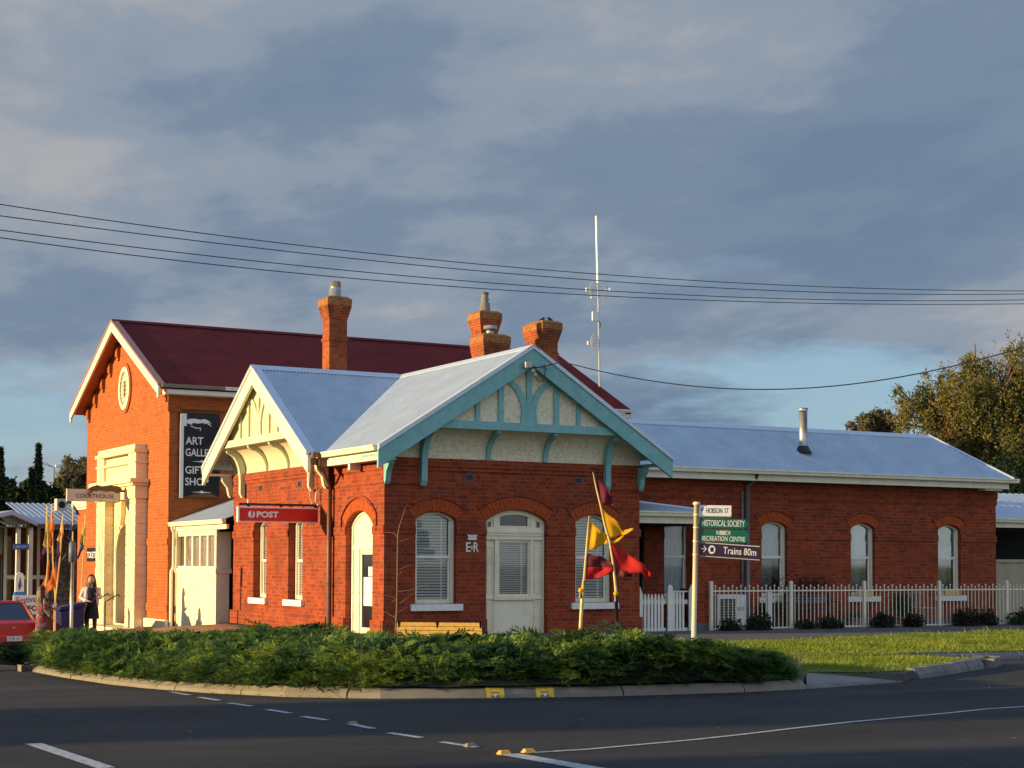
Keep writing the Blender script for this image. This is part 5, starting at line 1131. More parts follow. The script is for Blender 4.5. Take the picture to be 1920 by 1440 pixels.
# banner sign on the shaded side wall
BN = MB(); BN.fbox(FC, -.13, 1.0, 3.27, 5.60, .06, .10); BN = BN.build('gallery_sign', SIGNBL); tag(BN, 'tall black gallery and gift shop sign with white lettering on the courthouse side wall', 'sign')
mb = MB(); mb.fbox(FC, -.13, -.03, 3.25, 5.30, .101, .12); mb.fbox(FC, -.12, .05, 5.22, 5.56, .101, .122); 
mb.build('white_post', SIGNW, BN)
def beast(fr, u, v, s, d, m, parent, name, flip=1, th=.02):
    """a plain crouching animal figure"""
    mb = MB(); P = lambda L: [(u+flip*a*s, v+b*s) for a, b in L]
    mb.fprism(fr, P([(0, .1), (.12, .18), (.35, .2), (.6, .16), (.78, .2), (.95, .14), (1.08, .02), (1.0, .04), (.9, .05), (.82, .0), (.7, .04), (.5, .0), (.3, .02), (.15, -.04), (.03, .0)]), d, d+th)
    mb.tube([fr.p(*P([(.25, .0)])[0], d+th/2), fr.p(*P([(.2, -.12)])[0], d+th/2), fr.p(*P([(.45, -.2)])[0], d+th/2), fr.p(*P([(.62, -.18)])[0], d+th/2), fr.p(*P([(.6, -.3)])[0], d+th/2)], .022*s, 5)
    mb.fprism(fr, P([(.88, .08), (1.02, -.02), (1.10, -.10), (1.0, -.06), (.9, -.0)]), d+th*.1, d+th*1.1)
    return mb.build(name, m, parent)
beast(FC, .04, 5.30, .66, .101, SIGNW, BN, 'carved_beast')
for s_, z, w, h in (('ART', 4.72, .50, .21), ('GALLERY', 4.40, .92, .21), ('GIFT', 3.92, .54, .21), ('SHOP', 3.60, .66, .21)):
    text(s_, SIGNW, BN, FC.p(.03, z, .101), (1, 0, 0), (0, 0, 1), w, h, bold=.012)
for z in (4.26, 3.42):
    mb = MB(); mb.fprism(FC, [(.2, z), (.45, z+.012), (.5, z+.05), (.55, z+.012), (.8, z), (.55, z-.014), (.5, z-.03), (.45, z-.014)], .101, .106); mb.build('flourish', SIGNW, BN)
mb = MB(); mb.fprism(FC, [(-.02, 3.28), (.98, 3.28), (.98, 3.30), (.7, 3.42), (.3, 3.36)], .1005, .103); mb.build('painted_hill', mat('hill_brown', (.12, .07, .04), .6), BN)
# hanging courthouse sign
yS = 16.2; FS = Fr((0, yS, 0), (1, 0, 0), (0, -1, 0)); HS = thing('courthouse_sign', 'cream hanging sign with dark lettering and a bronze beast on top beside the arched entrance', 'sign', (-1.7, yS, 3.2))
mb = MB(); mb.fbox(FS, -2.42, -.90, 3.21, 3.56, -.06, .06); mb.build('sign_board', SIGNCR, HS)
text('COURTHOUSE', SIGNBL, HS, FS.p(-2.17, 3.31, .061), (1, 0, 0), (0, 0, 1), 1.08, .12, bold=.01); text('GALLERY', mat('faint_letter', (.4, .33, .26), .6), HS, FS.p(-1.95, 3.45, .061), (1, 0, 0), (0, 0, 1), .8, .03)
beast(FS, -.86, 3.50, .92, -.04, GOLD, HS, 'bronze_beast', flip=-1, th=.12)
mb = MB(); mb.box(-.90, -.4, yS-.03, yS+.03, 3.50, 3.56); mb.build('bracket_arm', DKMETAL, HS)
# ================================================================== POST SIGN
yP = 3.1; FP = Fr((0, yP, 0), (1, 0, 0), (0, -1, 0)); PS = thing('post_sign', 'long red illuminated box sign with white lettering projecting from the sunlit wall', 'sign', (-1.1, yP, 2.4))
mb = MB(); mb.fbox(FP, -2.02, -.17, 2.37, 2.70, -.09, .0); mb.build('sign_box', SIGNW, PS, bevel=.004)
mb = MB(); mb.fbox(FP, -1.98, -.19, 2.395, 2.675, .001, .008); mb.build('red_face', POSTRED, PS)
text('POST', SIGNW, PS, FP.p(-1.60, 2.47, .009), (1, 0, 0), (0, 0, 1), .50, .135, bold=.035)
mb = MB(); cx, cz, r = -1.715, 2.537, .078
mb.fprism(FP, [(cx+r*math.cos(t), cz+r*math.sin(t)) for t in np.linspace(math.pi/2+.12, 3*math.pi/2-.12, 12)], .009, .013)
mb.fprism(FP, [(cx+.012, cz-r)]+[(cx+r*math.cos(t), cz+r*math.sin(t)) for t in np.linspace(-math.pi/2+.25, math.pi/2-.5, 12)]+[(cx+.03, cz+r*.55), (cx+.045, cz+.0), (cx+.012, cz-.03)], .009, .013); mb.build('post_emblem', SIGNW, PS)
mb = MB(); mb.fbox(FP, -1.98, .0, 2.73, 2.78, -.07, -.02); mb.fbox(FP, -.25, -.16, 2.70, 2.73, -.07, -.02); mb.fbox(FP, -1.80, -1.74, 2.70, 2.73, -.07, -.02); mb.fbox(FP, -1.05, -1.0, 2.70, 2.73, -.07, -.02); mb.build('support_arm', DKMETAL, PS)
mb = MB(); mb.tube([FP.p(-.32, 2.78, -.05), FP.p(-.22, 2.82, -.05), FP.p(-.2, 3.05, -.05), FP.p(-.12, 3.1, -.05)], .018, 6); mb.tube([FP.p(-1.77, 2.78, -.045), FP.p(-1.77, 2.86, -.045)], .03, 7); mb.tube([FP.p(-.2, 2.76, -.0), FP.p(-.05, 2.76, -.02)], .03, 7); mb.build('lamp_arm', SIGNCR, PS)
mb = MB(); mb.tube([FP.p(-.34, 3.46, -.2), FP.p(-.33, 2.9, -.1), FP.p(-.30, 2.80, -.05)], .01, 5); mb.build('stay', SIGNCR, PS)
# ================================================================== LIBRARY and things at the far left
LB = thing('library', 'low cream library with grey iron porch roof and stone panel at the far left', 'building', (-.5, 30, -1.2))
yl = 29.6; FL = Fr((0, yl, 0), (1, 0, 0), (0, -1, 0))
mb = MB(); mb.box(-6, -.85, yl+2.2, yl+2.4, -1.6, 2.85); mb.build('wall', mat('library_cream', (.42, .38, .28), .8), LB)
mb = MB(); mb.box(.75, 4.5, yl+1.6, yl+1.8, -1.6, 2.7); mb.build('stone_panel', STONE, LB)
mb = MB(); mb.box(-.85, .9, yl+2.0, yl+2.05, -1.4, 2.8); gl = mb.build('window', DARKG, LB)
mb = MB()
for x in (-.85, -.45, -.05, .35, .72): mb.box(x, x+.10, yl+1.95, yl+1.995, -1.4, 2.75)
mb.box(-.85, .85, yl+1.94, yl+1.949, .86, 1.0); mb.build('window_frame', CREAM, gl)
mb = MB(); mb.fprism(FL, [(-2.1, 3.05), (-1.0, 3.32), (-.12, 2.92), (-.12, 2.78), (-1.0, 3.17), (-2.1, 2.92)], -.02, .05); mb.build('barge_board', ZTRIM, LB)
corr([(-.10, yl, 2.90), (-1.0, yl, 3.32), (-1.0, yl+5, 3.32), (-.10, yl+5, 2.90)], (0, 1, 0), name='iron_roof', m=ZINC, parent=LB, pitch=.2, amp=.02)
corr([(-2.1, yl, 3.04), (-1.0, yl, 3.32), (-1.0, yl+5, 3.32), (-2.1, yl+5, 3.04)], (0, 1, 0), name='iron_roof', m=ZINC, parent=LB, pitch=.2, amp=.02)
corr([(-.3, yl+.1, 2.86), (5, yl+.1, 2.86), (5, yl+4.5, 3.75), (-.3, yl+4.5, 3.75)], (1, 0, 0), name='iron_roof', m=ZINC, parent=LB, pitch=.2, amp=.02)
corr([(-6, yl+2.2, 3.0), (-.8, yl+2.2, 3.0), (-.8, yl+6, 3.75), (-6, yl+6, 3.75)], (1, 0, 0), name='iron_roof', m=ZINC, parent=LB, pitch=.2, amp=.02)
mb = MB(); mb.box(-.1, 5, yl+.05, yl+.12, 2.70, 2.86); mb.box(-2.1, -.2, yl+.1, yl+2.2, 2.72, 2.76); mb.build('fascia', BROWN, LB)
for x in (-.72, -.28): mb = MB(); mb.box(x-.07, x+.07, yl+.2, yl+.34, -1.5, 2.74); mb.build('porch_post', CREAM, LB)
mb = MB(); mb.box(-1.05, -.93, yl+2.1, yl+2.19, -1.4, 1.75); mb.box(-.93, -.6, yl+2.1, yl+2.19, 1.6, 1.75); mb.build('door_frame', mat('maroon_paint', (.12, .02, .02), .6), LB)
mb = MB(); mb.fbox(FL, -.96, -.42, 1.93, 2.14, .03, .06); o = mb.build('library_sign', SIGNBLU, LB); text('LIBRARY', SIGNW, o, FL.p(-.93, 1.98, .061), (1, 0, 0), (0, 0, 1), .48, .11)
t = MB(); p = onD(122, 950, 62); t.box(p[0]-.30, p[0]+.06, p[1], p[1]+.4, 3.40, 3.84); o = t.build('air_conditioner', SIGNCR); tag(o, 'boxy air conditioner on the library roof beside the courthouse sign', 'air conditioner')
mb = MB(); mb.tube([(p[0]-.12, p[1]-.02, 3.62), (p[0]-.12, p[1]-.001, 3.62)], .13, 12); mb.build('fan_grille', BLACK, o)
mb = MB(); b = onD(60, 1150, 52); mb.box(b[0]-2.6, b[0]+1.6, b[1], b[1]+.35, g_land(b[0], b[1])-.3, .15); tag(mb.build('garden_wall', mat('brown_brick', (.11, .045, .03), .9)), 'low dark brown brick wall in front of the library', 'wall')
# blue and white slab sign
b = onD(36, 1120, 50); g = g_land(b[0], b[1]); t = thing('information_pillar', 'white and blue rounded information pillar before the library', 'sign', (b[0], b[1], g)); FI = Fr((b[0], b[1], 0), (1, 0, 0), (0, -1, 0))
mb = MB(); mb.fprism(FI, [(-.13, .55), (.13, .55), (.13, 1.02), (.10, 1.14), (0, 1.19), (-.10, 1.14), (-.13, 1.02)], -.05, .05); mb.build('upper_panel', SIGNW, t)
mb = MB(); mb.fprism(FI, [(-.15, g-.2), (.15, g-.2), (.15, .60), (-.15, .60)], -.06, .06); mb.build('lower_panel', mat('slab_blue', (.03, .20, .55), .5), t)
mb = MB(); mb.fprism(FI, [(-.02, .62), (.06, .78), (.02, 1.05), (-.05, .8)], .051, .056); mb.build('mark', SIGNBLU, t)
# festival sign
b = onD(50, 1150, 46.5); FV = Fr((b[0], b[1], 0), (1, 0, 0), (0, -1, 0)); g = g_land(b[0], b[1]); t = thing('festival_sign', 'white festival information board with brush lettering behind the red car', 'sign', (b[0], b[1], g))
mb = MB(); mb.fbox(FV, -.38, .50, .03, .57, -.02, .02); mb.build('board', SIGNW, t)
mb = MB(); mb.fbox(FV, -.36, -.32, g-.2, .03, -.02, .02); mb.fbox(FV, .42, .46, g-.2, .03, -.02, .02); mb.build('legs', DKMETAL, t)
text('Festival', SIGNBL, t, FV.p(-.27, .34, .021), (1, 0, .08), (-.12, 0, 1), .55, .17, bold=.0); text('INFO', SIGNBL, t, FV.p(-.18, .11, .021), (1, 0, .05), (-.12, 0, 1), .48, .16, bold=.03)
# ---- festival flags on poles
def cloth(top, bot, m, parent, name, wave=.05, ny=10, nx=24, ph=0., ax=(0, 1, 0), th=.004, label=None):
    """cloth lofted between an upper and a lower 3-D polyline, with folds"""
    def samp(L, n):
        L = [np.array(p, float) for p in L]; s = [0]
        for a, b in zip(L, L[1:]): s.append(s[-1]+np.linalg.norm(b-a))
        q = np.linspace(0, s[-1], n); return np.stack([np.interp(q, s, [p[k] for p in L]) for k in range(3)], 1)
    A, B = samp(top, nx), samp(bot, nx); ax = np.array(ax, float); vs = []
    for j in range(ny):
        t = j/(ny-1)
        for i in range(nx):
            s = i/(nx-1); p = A[i]*(1-t)+B[i]*t; vs.append(p+ax*wave*min(1, s*2.2)*(math.sin(s*7+t*2.2+ph)+.3*math.sin(s*13-t*3+ph*2)))
    mb = MB(); mb.add(vs, [(j*nx+i, j*nx+i+1, (j+1)*nx+i+1, (j+1)*nx+i) for j in range(ny-1) for i in range(nx-1)]); o = mb.build(name, m, parent, smooth=True, label=label)
    sm = o.modifiers.new('thickness', 'SOLIDIFY'); sm.thickness = th; return o
def pxl(L, D): return [onD(x, y, D) for x, y in L]
def feather(pole, flags, D, label):
    b = onD(pole[-1][0], pole[-1][1], D); g = g_land(b[0], b[1]); t = thing('festival_flag', label, 'flag', (b[0], b[1], g), 'festival flags outside the courthouse')
    mb = MB(); mb.tube([tuple(onD(x, y, D)) for x, y in pole]+[(b[0], b[1], g-.1)], .022, 6); mb.build('pole', BAMBOO, t)
    for i, (top, bot, m) in enumerate(flags): cloth(pxl(top, D), pxl(bot, D), m, t, 'flag', wave=.04, ph=i)
feather([(88, 948), (90, 1050), (84, 1130)], [([(88, 950), (84, 1000), (81, 1022)], [(88, 950), (93, 990), (92, 1035)], F_GRN), ([(82, 1025), (76, 1045), (70, 1050)], [(92, 1030), (84, 1040), (72, 1056)], F_PUR), ([(92, 1040), (88, 1080), (78, 1098)], [(93, 1045), (92, 1085), (82, 1108)], F_ORG)], 49.5, 'pole flag in olive, purple and orange nearest the library posts')
feather([(97, 945), (99, 1050), (104, 1130)], [([(97, 948), (93, 990), (92, 1022)], [(97, 948), (102, 985), (96, 1030)], F_ORG), ([(96, 990), (96, 1020), (93, 1036)], [(98, 1000), (98, 1028), (95, 1040)], F_PUR), ([(100, 1060), (94, 1085), (84, 1105)], [(106, 1065), (105, 1098), (88, 1112)], F_ORG)], 49.8, 'orange and purple pole flag directly behind the olive one')
feather([(118, 965), (112, 1050), (102, 1140)], [([(118, 965), (112, 995), (107, 1012)], [(118, 965), (119, 1000), (114, 1026)], mat('peach_cloth', (.68, .33, .12), .8)), ([(108, 1012), (106, 1040), (103, 1062)], [(114, 1024), (112, 1045), (107, 1075)], F_PUR), ([(103, 1065), (92, 1095), (84, 1105)], [(107, 1075), (106, 1100), (88, 1110)], F_ORG)], 49.2, 'peach and purple pole flag between the two pairs')
feather([(137, 945), (136, 1040), (131, 1140)], [([(138, 968), (131, 990), (127, 1008)], [(139, 970), (138, 1000), (130, 1014)], F_BLU), ([(138, 945), (144, 955), (151, 966)], [(138, 952), (143, 962), (151, 968)], F_BLU), ([(134, 1005), (124, 1035), (114, 1052)], [(136, 1012), (128, 1035), (117, 1050)], F_BK)], 48.6, 'blue pole flag beneath the hanging cream sign')
feather([(160, 965), (156, 1050), (150, 1140)], [([(160, 968), (152, 1000), (148, 1020)], [(160, 972), (160, 1005), (154, 1028)], F_GRN), ([(152, 1020), (146, 1040), (143, 1052)], [(160, 1010), (156, 1030), (147, 1046)], F_BLU)], 49.0, 'olive and blue pole flag closest to the courthouse')
# steel pole with rounded cabinet
b = onD(133, 1190, 40); g = g_land(b[0], b[1]); t = thing('sign_pole', 'galvanised pole carrying the back of a narrow rounded sign in the paving', 'pole', (b[0], b[1], g))
mb = MB(); tp = onD(137, 1014, 40); mb.tube([(b[0], b[1], g-.1), tuple(tp)], .038, 10); mb.build('pole', STEEL, t, smooth=True)
mb = MB(); a, c = onD(134.5, 1054, 40), onD(135.5, 1017, 40); a[1] -= .03; c[1] -= .03; mb.tube([tuple(a), tuple(a+(c-a)*.04), tuple(a+(c-a)*.96), tuple(c)], [.05, .085, .085, .05], 12); mb.build('rounded_case', mat('case_grey', (.12, .14, .18), .5), t, smooth=True)
# street light far behind
b = onD(100, 905, 82); t = thing('street_lamp', 'tall twin headed street lamp far beyond the library roof', 'street lamp', (b[0], b[1], -1.6)); mb = MB(); tp = onD(101, 878, 82); mb.tube([(b[0], b[1], -1.6), tuple(tp)], .06, 6); mb.tube([tuple(onD(84, 870, 82)), tuple(onD(101, 876, 82)), tuple(onD(114, 875, 82))], .035, 5); mb.build('pole', STEEL, t)
for x, y in ((84, 870), (111, 874)): p = onD(x, y, 82); mb = MB(); mb.box(p[0]-.18, p[0]+.18, p[1]-.1, p[1]+.1, p[2]-.06, p[2]+.06); mb.build('lamp_head', SIGNW, t)
# dark green hedge plants near library wall
p = onD(10, 1118, 50); shrub(p[0], p[1], .7, 1.1, 'dark rounded shrub left of the information pillar', DARKL, group=None)
# ---- recycling bin
b = onD(131, 1188, 43.5); g = g_land(b[0], b[1]); t = thing('blue_bin', 'large blue lidded bin behind the steel pole', 'bin', (b[0], b[1], g)); r = [(b[0]-.30, b[1]-.25), (b[0]+.32, b[1]-.15), (b[0]+.36, b[1]+.4), (b[0]-.26, b[1]+.4)]
mb = MB(); mb.prism([(x, y, g) for x, y in r], [(x+(x-b[0])*.08, y, g+.86+(.12 if x > b[0] else 0)) for x, y in r]); mb.build('bin_body', BINBLUE, t, bevel=.03)
mb = MB(); mb.prism([(x+(x-b[0])*.16, y-.02, g+.865+(.12 if x > b[0] else 0)) for x, y in r], [(x+(x-b[0])*.12, y, g+.94+(.14 if x > b[0] else 0)) for x, y in r]); mb.build('lid', BINBLUE, t, bevel=.02)
# ---- trees, left
def ptree(name, label, px, D, pts, m, **k):
    b = onD(px, 1100, D); g = -1.4 if D > 50 and px < 400 else -.3; crown = []
    for x, y, r in pts: c = onD(x, y, D); crown.append((c[0]-b[0], c[1]-b[1]+random.uniform(-.8, .8), c[2]-g, r))
    return tree(name, label, (b[0], b[1], g), max(c[2] for c in crown), crown, m, **k)
def cypress(px, ytop, ybot, wpx, D, label):
    b = onD(px, 1000, D); g = -1.5; zt = onD(px, ytop, D)[2]; z0 = onD(px, ybot, D)[2]; r = wpx*D/FPX; n = 5200; z = RNG.random(n); a = RNG.uniform(0, 6.28, n); rr = r*(1-z)**.75*(.55+.55*RNG.random(n))*(1+.25*np.sin(z*23+a*2))
    t = thing('cypress_tree', label, 'tree', (b[0], b[1], g), 'pencil cypresses behind the library'); zz = g+.5+(zt-g-.5)*z
    leafcloud(np.c_[b[0]+rr*np.cos(a), b[1]+rr*np.sin(a), zz], .16, DARKL, 'crown', t, droop=-1.2, aspect=3.5); mb = MB(); mb.tube([(b[0], b[1], g), (b[0], b[1], zt-.5)], [.15, .03], 6); mb.build('trunk', BARK, t)
cypress(70, 835, 960, 17, 70, 'slim dark cypress with the tall pointed top left of the street lamp'); cypress(58, 880, 960, 10, 69, 'shorter cypress leaning against the tall pointed one'); cypress(-1, 842, 960, 15, 68, 'dark cypress cut by the left edge of the picture'); cypress(146, 890, 940, 12, 66, 'small dark cypress just behind the courthouse corner')
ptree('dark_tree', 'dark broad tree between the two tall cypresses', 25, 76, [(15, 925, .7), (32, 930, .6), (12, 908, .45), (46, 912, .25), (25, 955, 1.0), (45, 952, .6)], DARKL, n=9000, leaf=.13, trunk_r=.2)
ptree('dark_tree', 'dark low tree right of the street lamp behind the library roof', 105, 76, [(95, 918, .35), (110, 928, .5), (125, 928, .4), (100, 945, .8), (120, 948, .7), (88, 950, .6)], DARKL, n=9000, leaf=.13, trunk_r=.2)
ptree('gum_tree', 'brownish rounded tree peeping out beside the courthouse roof edge', 148, 64, [(150, 880, .45), (142, 895, .35), (158, 870, .35), (155, 905, .5), (140, 915, .3), (162, 890, .5)], GUM, n=5000, leaf=.11, trunk_r=.12)
# ---- trees, right
ptree('pepper_tree', 'big drooping pepper tree with orange sunlit foliage behind the end of the long wing', 1830, 62,
      [(1850, 730, 1.3), (1800, 720, .8), (1830, 690, .6), (1880, 700, 1.1), (1905, 740, 1.3), (1820, 770, 1.1), (1870, 790, 1.4), (1930, 800, 1.6), (1900, 685, .6), (1925, 705, .8), (1845, 675, .45), (1770, 740, .8), (1740, 765, .75), (1760, 800, .9), (1722, 742, .6), (1775, 705, .5), (1705, 765, .6), (1692, 792, .6), (1698, 735, .35), (1840, 850, 1.3), (1900, 860, 1.5), (1960, 760, 1.2), (1980, 850, 2.0), (1880, 920, 1.5), (1940, 940, 1.8), (1800, 830, .9), (1790, 705, .35), (1825, 668, .3)], PEPPER, n=80000, leaf=.07, droop=.9, strands=.75, trunk_r=.4, limbs=13, seed=4)
ptree('gum_tree', 'thin grey green tree top showing over the long wing roof ridge', 1650, 66, [(1640, 790, .45), (1662, 785, .4), (1680, 795, .4), (1625, 802, .3), (1605, 805, .15), (1700, 775, .25), (1695, 800, .4), (1645, 775, .25)], GUM, n=4600, leaf=.10, trunk_r=.1, limbs=5, seed=9, strands=.3)
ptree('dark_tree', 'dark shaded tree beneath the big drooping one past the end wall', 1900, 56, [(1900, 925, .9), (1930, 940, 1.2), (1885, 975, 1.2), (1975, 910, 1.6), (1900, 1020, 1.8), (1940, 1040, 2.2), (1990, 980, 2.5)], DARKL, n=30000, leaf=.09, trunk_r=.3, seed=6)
# ================================================================== FENCES
def picket(mb, x, y, z0, z1, w, th=.025):
    fr = Fr((x, y, 0), (1, 0, 0), (0, -1, 0)); mb.fprism(fr, [(-w/2, z0), (w/2, z0), (w/2, z1-.09), (w*.32, z1-.075), (w*.42, z1-.05), (0, z1), (-w*.42, z1-.05), (-w*.32, z1-.075), (-w/2, z1-.09)], 0, th)
yp = .12
t = thing('picket_fence', 'white timber picket fence between the gable corner and the gate', 'fence', (6.6, yp, 0))
mb = MB(); 
for k in range(6): picket(mb, 6.42+k*.092, yp, -.12, .84+.0*k, .058)
mb.build('pickets', PICKET, t)
for z0, z1 in ((.60, .70), (-.02, .07)): mb = MB(); mb.box(6.25, 6.99, yp+.001, yp+.04, z0, z1); mb.build('rail', PICKET, t)
mb = MB(); fr = Fr((6.27, yp, 0), (1, 0, 0), (0, -1, 0)); mb.fprism(fr, [(0, -.12), (.085, -.12), (.085, .82), (.05, .90), (.01, 1.0), (0, 1.0)], 0, .03); mb.build('end_board', PICKET, t)
t = thing('garden_gate', 'white picket garden gate with rounded stiles beside the brick pier', 'gate', (7.3, yp, 0)); mb = MB()
for x0, w, flip in ((7.0, .13, 0), (7.58, .14, 1)):
    fr = Fr((x0, yp-.03, 0), (1, 0, 0), (0, -1, 0)); mb = MB()
    pl = [(0, -.12), (w, -.12), (w, .93), (w*.9, 1.0), (w*.5, 1.045), (w*.1, 1.0), (0, .93)] if not flip else [(0, -.12), (w, -.12), (w, 1.06), (w*.6, 1.05), (w*.2, .98), (0, .88)]
    mb.fprism(fr, pl, 0, .04); mb.build('stile', PICKET, t)
mb = MB(); 
for k in range(4): picket(mb, 7.19+k*.085, yp, -.10, .90, .052)
mb.build('pickets', PICKET, t); 
for z0, z1 in ((.60, .70), (-.02, .07), (.87, .90)): mb = MB(); mb.box(7.13, 7.58, yp+.001, yp+.04, z0, z1); mb.build('rail', PICKET, t)
t = thing('steel_fence', 'cream steel picket fence with alternating ball tipped bars along the long wing garden', 'fence', (14, 0, 0))
fx = [8.14, 10.42, 12.63, 15.03, 17.30, 19.6, 21.9, 24.2]
for x in fx:
    mb = MB(); mb.box(x-.036, x+.036, -.036, .036, -.12, 1.09); mb.prism([(x-.036, -.036, 1.09), (x+.036, -.036, 1.09), (x+.036, .036, 1.09), (x-.036, .036, 1.09)], [(x-.02, -.02, 1.115), (x+.02, -.02, 1.115), (x+.02, .02, 1.115), (x-.02, .02, 1.115)]); mb.build('post', CREAMST, t)
for a, b in zip(fx, fx[1:]):
    mb = MB(); n = 18; mb.box(a+.036, b-.036, -.014, .014, .875, .905); mb.box(a+.036, b-.036, -.014, .014, .02, .05)
    for k in range(n):
        x = a+(b-a)*(k+1)/(n+1); zt = 1.0 if k % 2 == 0 else .95; mb.tube([(x, 0, -.03), (x, 0, zt)], .0115, 5); mb.tube([(x, 0, zt-.02), (x, 0, zt), (x, 0, zt+.012), (x, 0, zt+.032)], [.012, .024, .022, .003], 6)
    mb.build('panel', CREAMST, t)
# beige sheet fence and carport past the end wall
t = thing('sheet_fence', 'tall beige corrugated sheet fence past the end wall', 'fence', (21, 2.6, 0)); mb = MB(); vs = []; n = 60
for i in range(n+1): x = 19.0+8*i/n; y = 2.6+(.03 if (i//2) % 2 else 0); vs += [(x, y, -.05), (x, y, 1.58)]
BEIGE = mat('beige_sheet', (.36, .30, .20), .6, noise=.05); mb.add(vs, [(2*i, 2*i+1, 2*i+3, 2*i+2) for i in range(n)]); mb.build('sheets', BEIGE, t)
mb = MB(); mb.box(18.98, 27, 2.57, 2.64, 1.58, 1.66); mb.box(18.97, 19.05, 2.57, 2.64, -.05, 1.58); mb.build('capping', BEIGE, t)
t = thing('carport', 'lean-to carport with pale blue iron roof beyond the end wall', 'building', (21.5, 5, 0))
corr([(19.0, 3.0, 2.78), (26, 3.0, 2.78), (26, 6.5, 3.70), (19.0, 6.5, 3.70)], (1, 0, 0), name='iron_roof', m=ZINC, parent=t, pitch=.25, amp=.02)
mb = MB(); gutter(mb, (18.98, 3.0, 2.80), (26, 3.0, 2.80), (0, -1, 0)); mb.box(19, 26, 3.02, 3.05, 2.55, 2.68); mb.build('gutter', CREAM, t); mb = MB(); mb.box(19.05, 26, 3.3, 3.33, 2.46, 2.54); mb.box(19, 26, 6.4, 6.5, 0, 3.6); mb.build('shade_backing', ROOM, t)  # near-black backing paints the tree shade under the carport roof
for x in (21.3, 25): mb = MB(); mb.box(x, x+.1, 3.1, 3.2, 0, 2.6); mb.build('porch_post', CREAM, t)
# ---- garden things behind the steel fence
g0 = -.02
t = thing('green_bin', 'dark wheelie bin with green lid at the left end of the garden', 'bin', (8.55, 1.2, g0)); mb = MB(); mb.prism([(8.40, 1.0, g0+.05), (8.72, 1.0, g0+.05), (8.72, 1.4, g0+.05), (8.40, 1.4, g0+.05)], [(8.34, .95, .86), (8.80, .95, .86), (8.80, 1.5, .86), (8.34, 1.5, .86)]); mb.build('bin_body', BLACK, t); mb = MB(); mb.box(8.32, 8.82, .92, 1.52, .865, .93); mb.build('lid', SIGNGR, t, bevel=.015)
for x in (8.38, 8.7): mb = MB(); mb.tube([(x, 1.45, g0+.1), (x+.04, 1.45, g0+.1)], .1, 10); mb.build('wheel', BLACK, t)
t = thing('air_conditioner', 'white outdoor cooling unit standing in the garden behind the fence', 'air conditioner', (9.5, 1.35, g0)); mb = MB(); mb.box(9.15, 10.0, 1.15, 1.6, g0+.06, .78); mb.build('case', WHITE, t, bevel=.01)
mb = MB(); 
for k in range(9): mb.box(9.24, 9.66, 1.13, 1.149, .14+k*.062, .14+k*.062+.045)
mb.build('grille', DKMETAL, t); mb = MB(); mb.box(9.74, 9.94, 1.135, 1.149, .40, .50); mb.build('data_plate', SIGNCR, t); mb = MB(); mb.box(9.2, 9.3, 1.2, 1.5, g0-.02, g0+.06); mb.box(9.85, 9.95, 1.2, 1.5, g0-.02, g0+.06); mb.build('feet', DKMETAL, t)
mb = MB(); mb.box(10.45, 10.57, .90, 1.0, g0, .86); mb.box(10.43, 10.59, .88, 1.02, .86, .89); tag(mb.build('marker_post', SIGNW), 'short square white post behind the second fence post', 'post')
def bench(x0, x1, y, g, slatm, framem, label, rot=0., loc=None):
    t = thing('bench', label, 'bench', (0, 0, 0) if loc is None else loc)
    return t
t = thing('garden_bench', 'grey garden bench with slatted back against the long wing', 'bench', (12.2, 1.45, g0)); S_ = mat('bench_blue_grey', (.20, .25, .32), .5)
mb = MB(); 
for z in (.56, .64, .72): mb.box(11.55, 12.95, 1.70, 1.725, z, z+.05)
mb.build('backrest', S_, t); mb = MB()
for k in range(4): mb.box(11.55, 12.95, 1.28+k*.1, 1.36+k*.1, .40, .425)
mb.build('seat', DKMETAL, t)
for x in (11.55, 12.9): mb = MB(); mb.box(x, x+.05, 1.26, 1.31, g0, .58); mb.box(x, x+.05, 1.67, 1.699, g0, .80); mb.box(x, x+.05, 1.31, 1.67, .56, .6); mb.build('leg', DKMETAL, t)
t = thing('potted_plant', 'bushy plant in a terracotta pot left of the fourth fence post', 'potted plant', (14.6, .85, g0)); mb = MB(); mb.tube([(14.6, .85, g0), (14.6, .85, .18), (14.6, .85, .185), (14.6, .85, .22)], [.13, .18, .2, .2], 14); mb.build('pot', mat('terracotta', (.42, .17, .07), .8), t, smooth=True)
n = 1500; u = RNG.normal(size=(n, 3))*[.13, .13, .16]; leafcloud(u+np.array([14.6, .85, .50]), .035, FOLG, 'plant', t); 
t = thing('trough_planter', 'pale rectangular planter trough on the garden paving under the middle window', 'planter', (13.2, .9, g0)); mb = MB(); mb.box(12.95, 13.5, .8, 1.05, g0, .16); mb.box(12.92, 13.53, .77, 1.08, .16, .20); mb.build('trough', CONC, t); n = 500; leafcloud(RNG.normal(size=(n, 3))*[.17, .06, .04]+np.array([13.22, .92, .24]), .03, FOLG, 'plant', t)
t = thing('garden_chair', 'light metal garden chair under the end window', 'chair', (15.6, 1.2, g0)); GM = mat('chair_grey', (.28, .30, .30), .5)
mb = MB(); mb.box(15.4, 15.85, 1.0, 1.4, .40, .42); mb.build('seat', GM, t); mb = MB(); mb.tube([(15.4, 1.42, .42), (15.4, 1.46, .8), (15.85, 1.46, .8), (15.85, 1.42, .42)], .014, 5)
for k in range(5): mb.tube([(15.47+k*.075, 1.425, .42), (15.47+k*.075, 1.46, .8)], .007, 4)
mb.build('backrest', GM, t)
for x, y in ((15.41, 1.02), (15.84, 1.02), (15.41, 1.39), (15.84, 1.39)): mb = MB(); mb.tube([(x, y, g0), (x, y, .4)], .012, 5); mb.build('leg', GM, t)
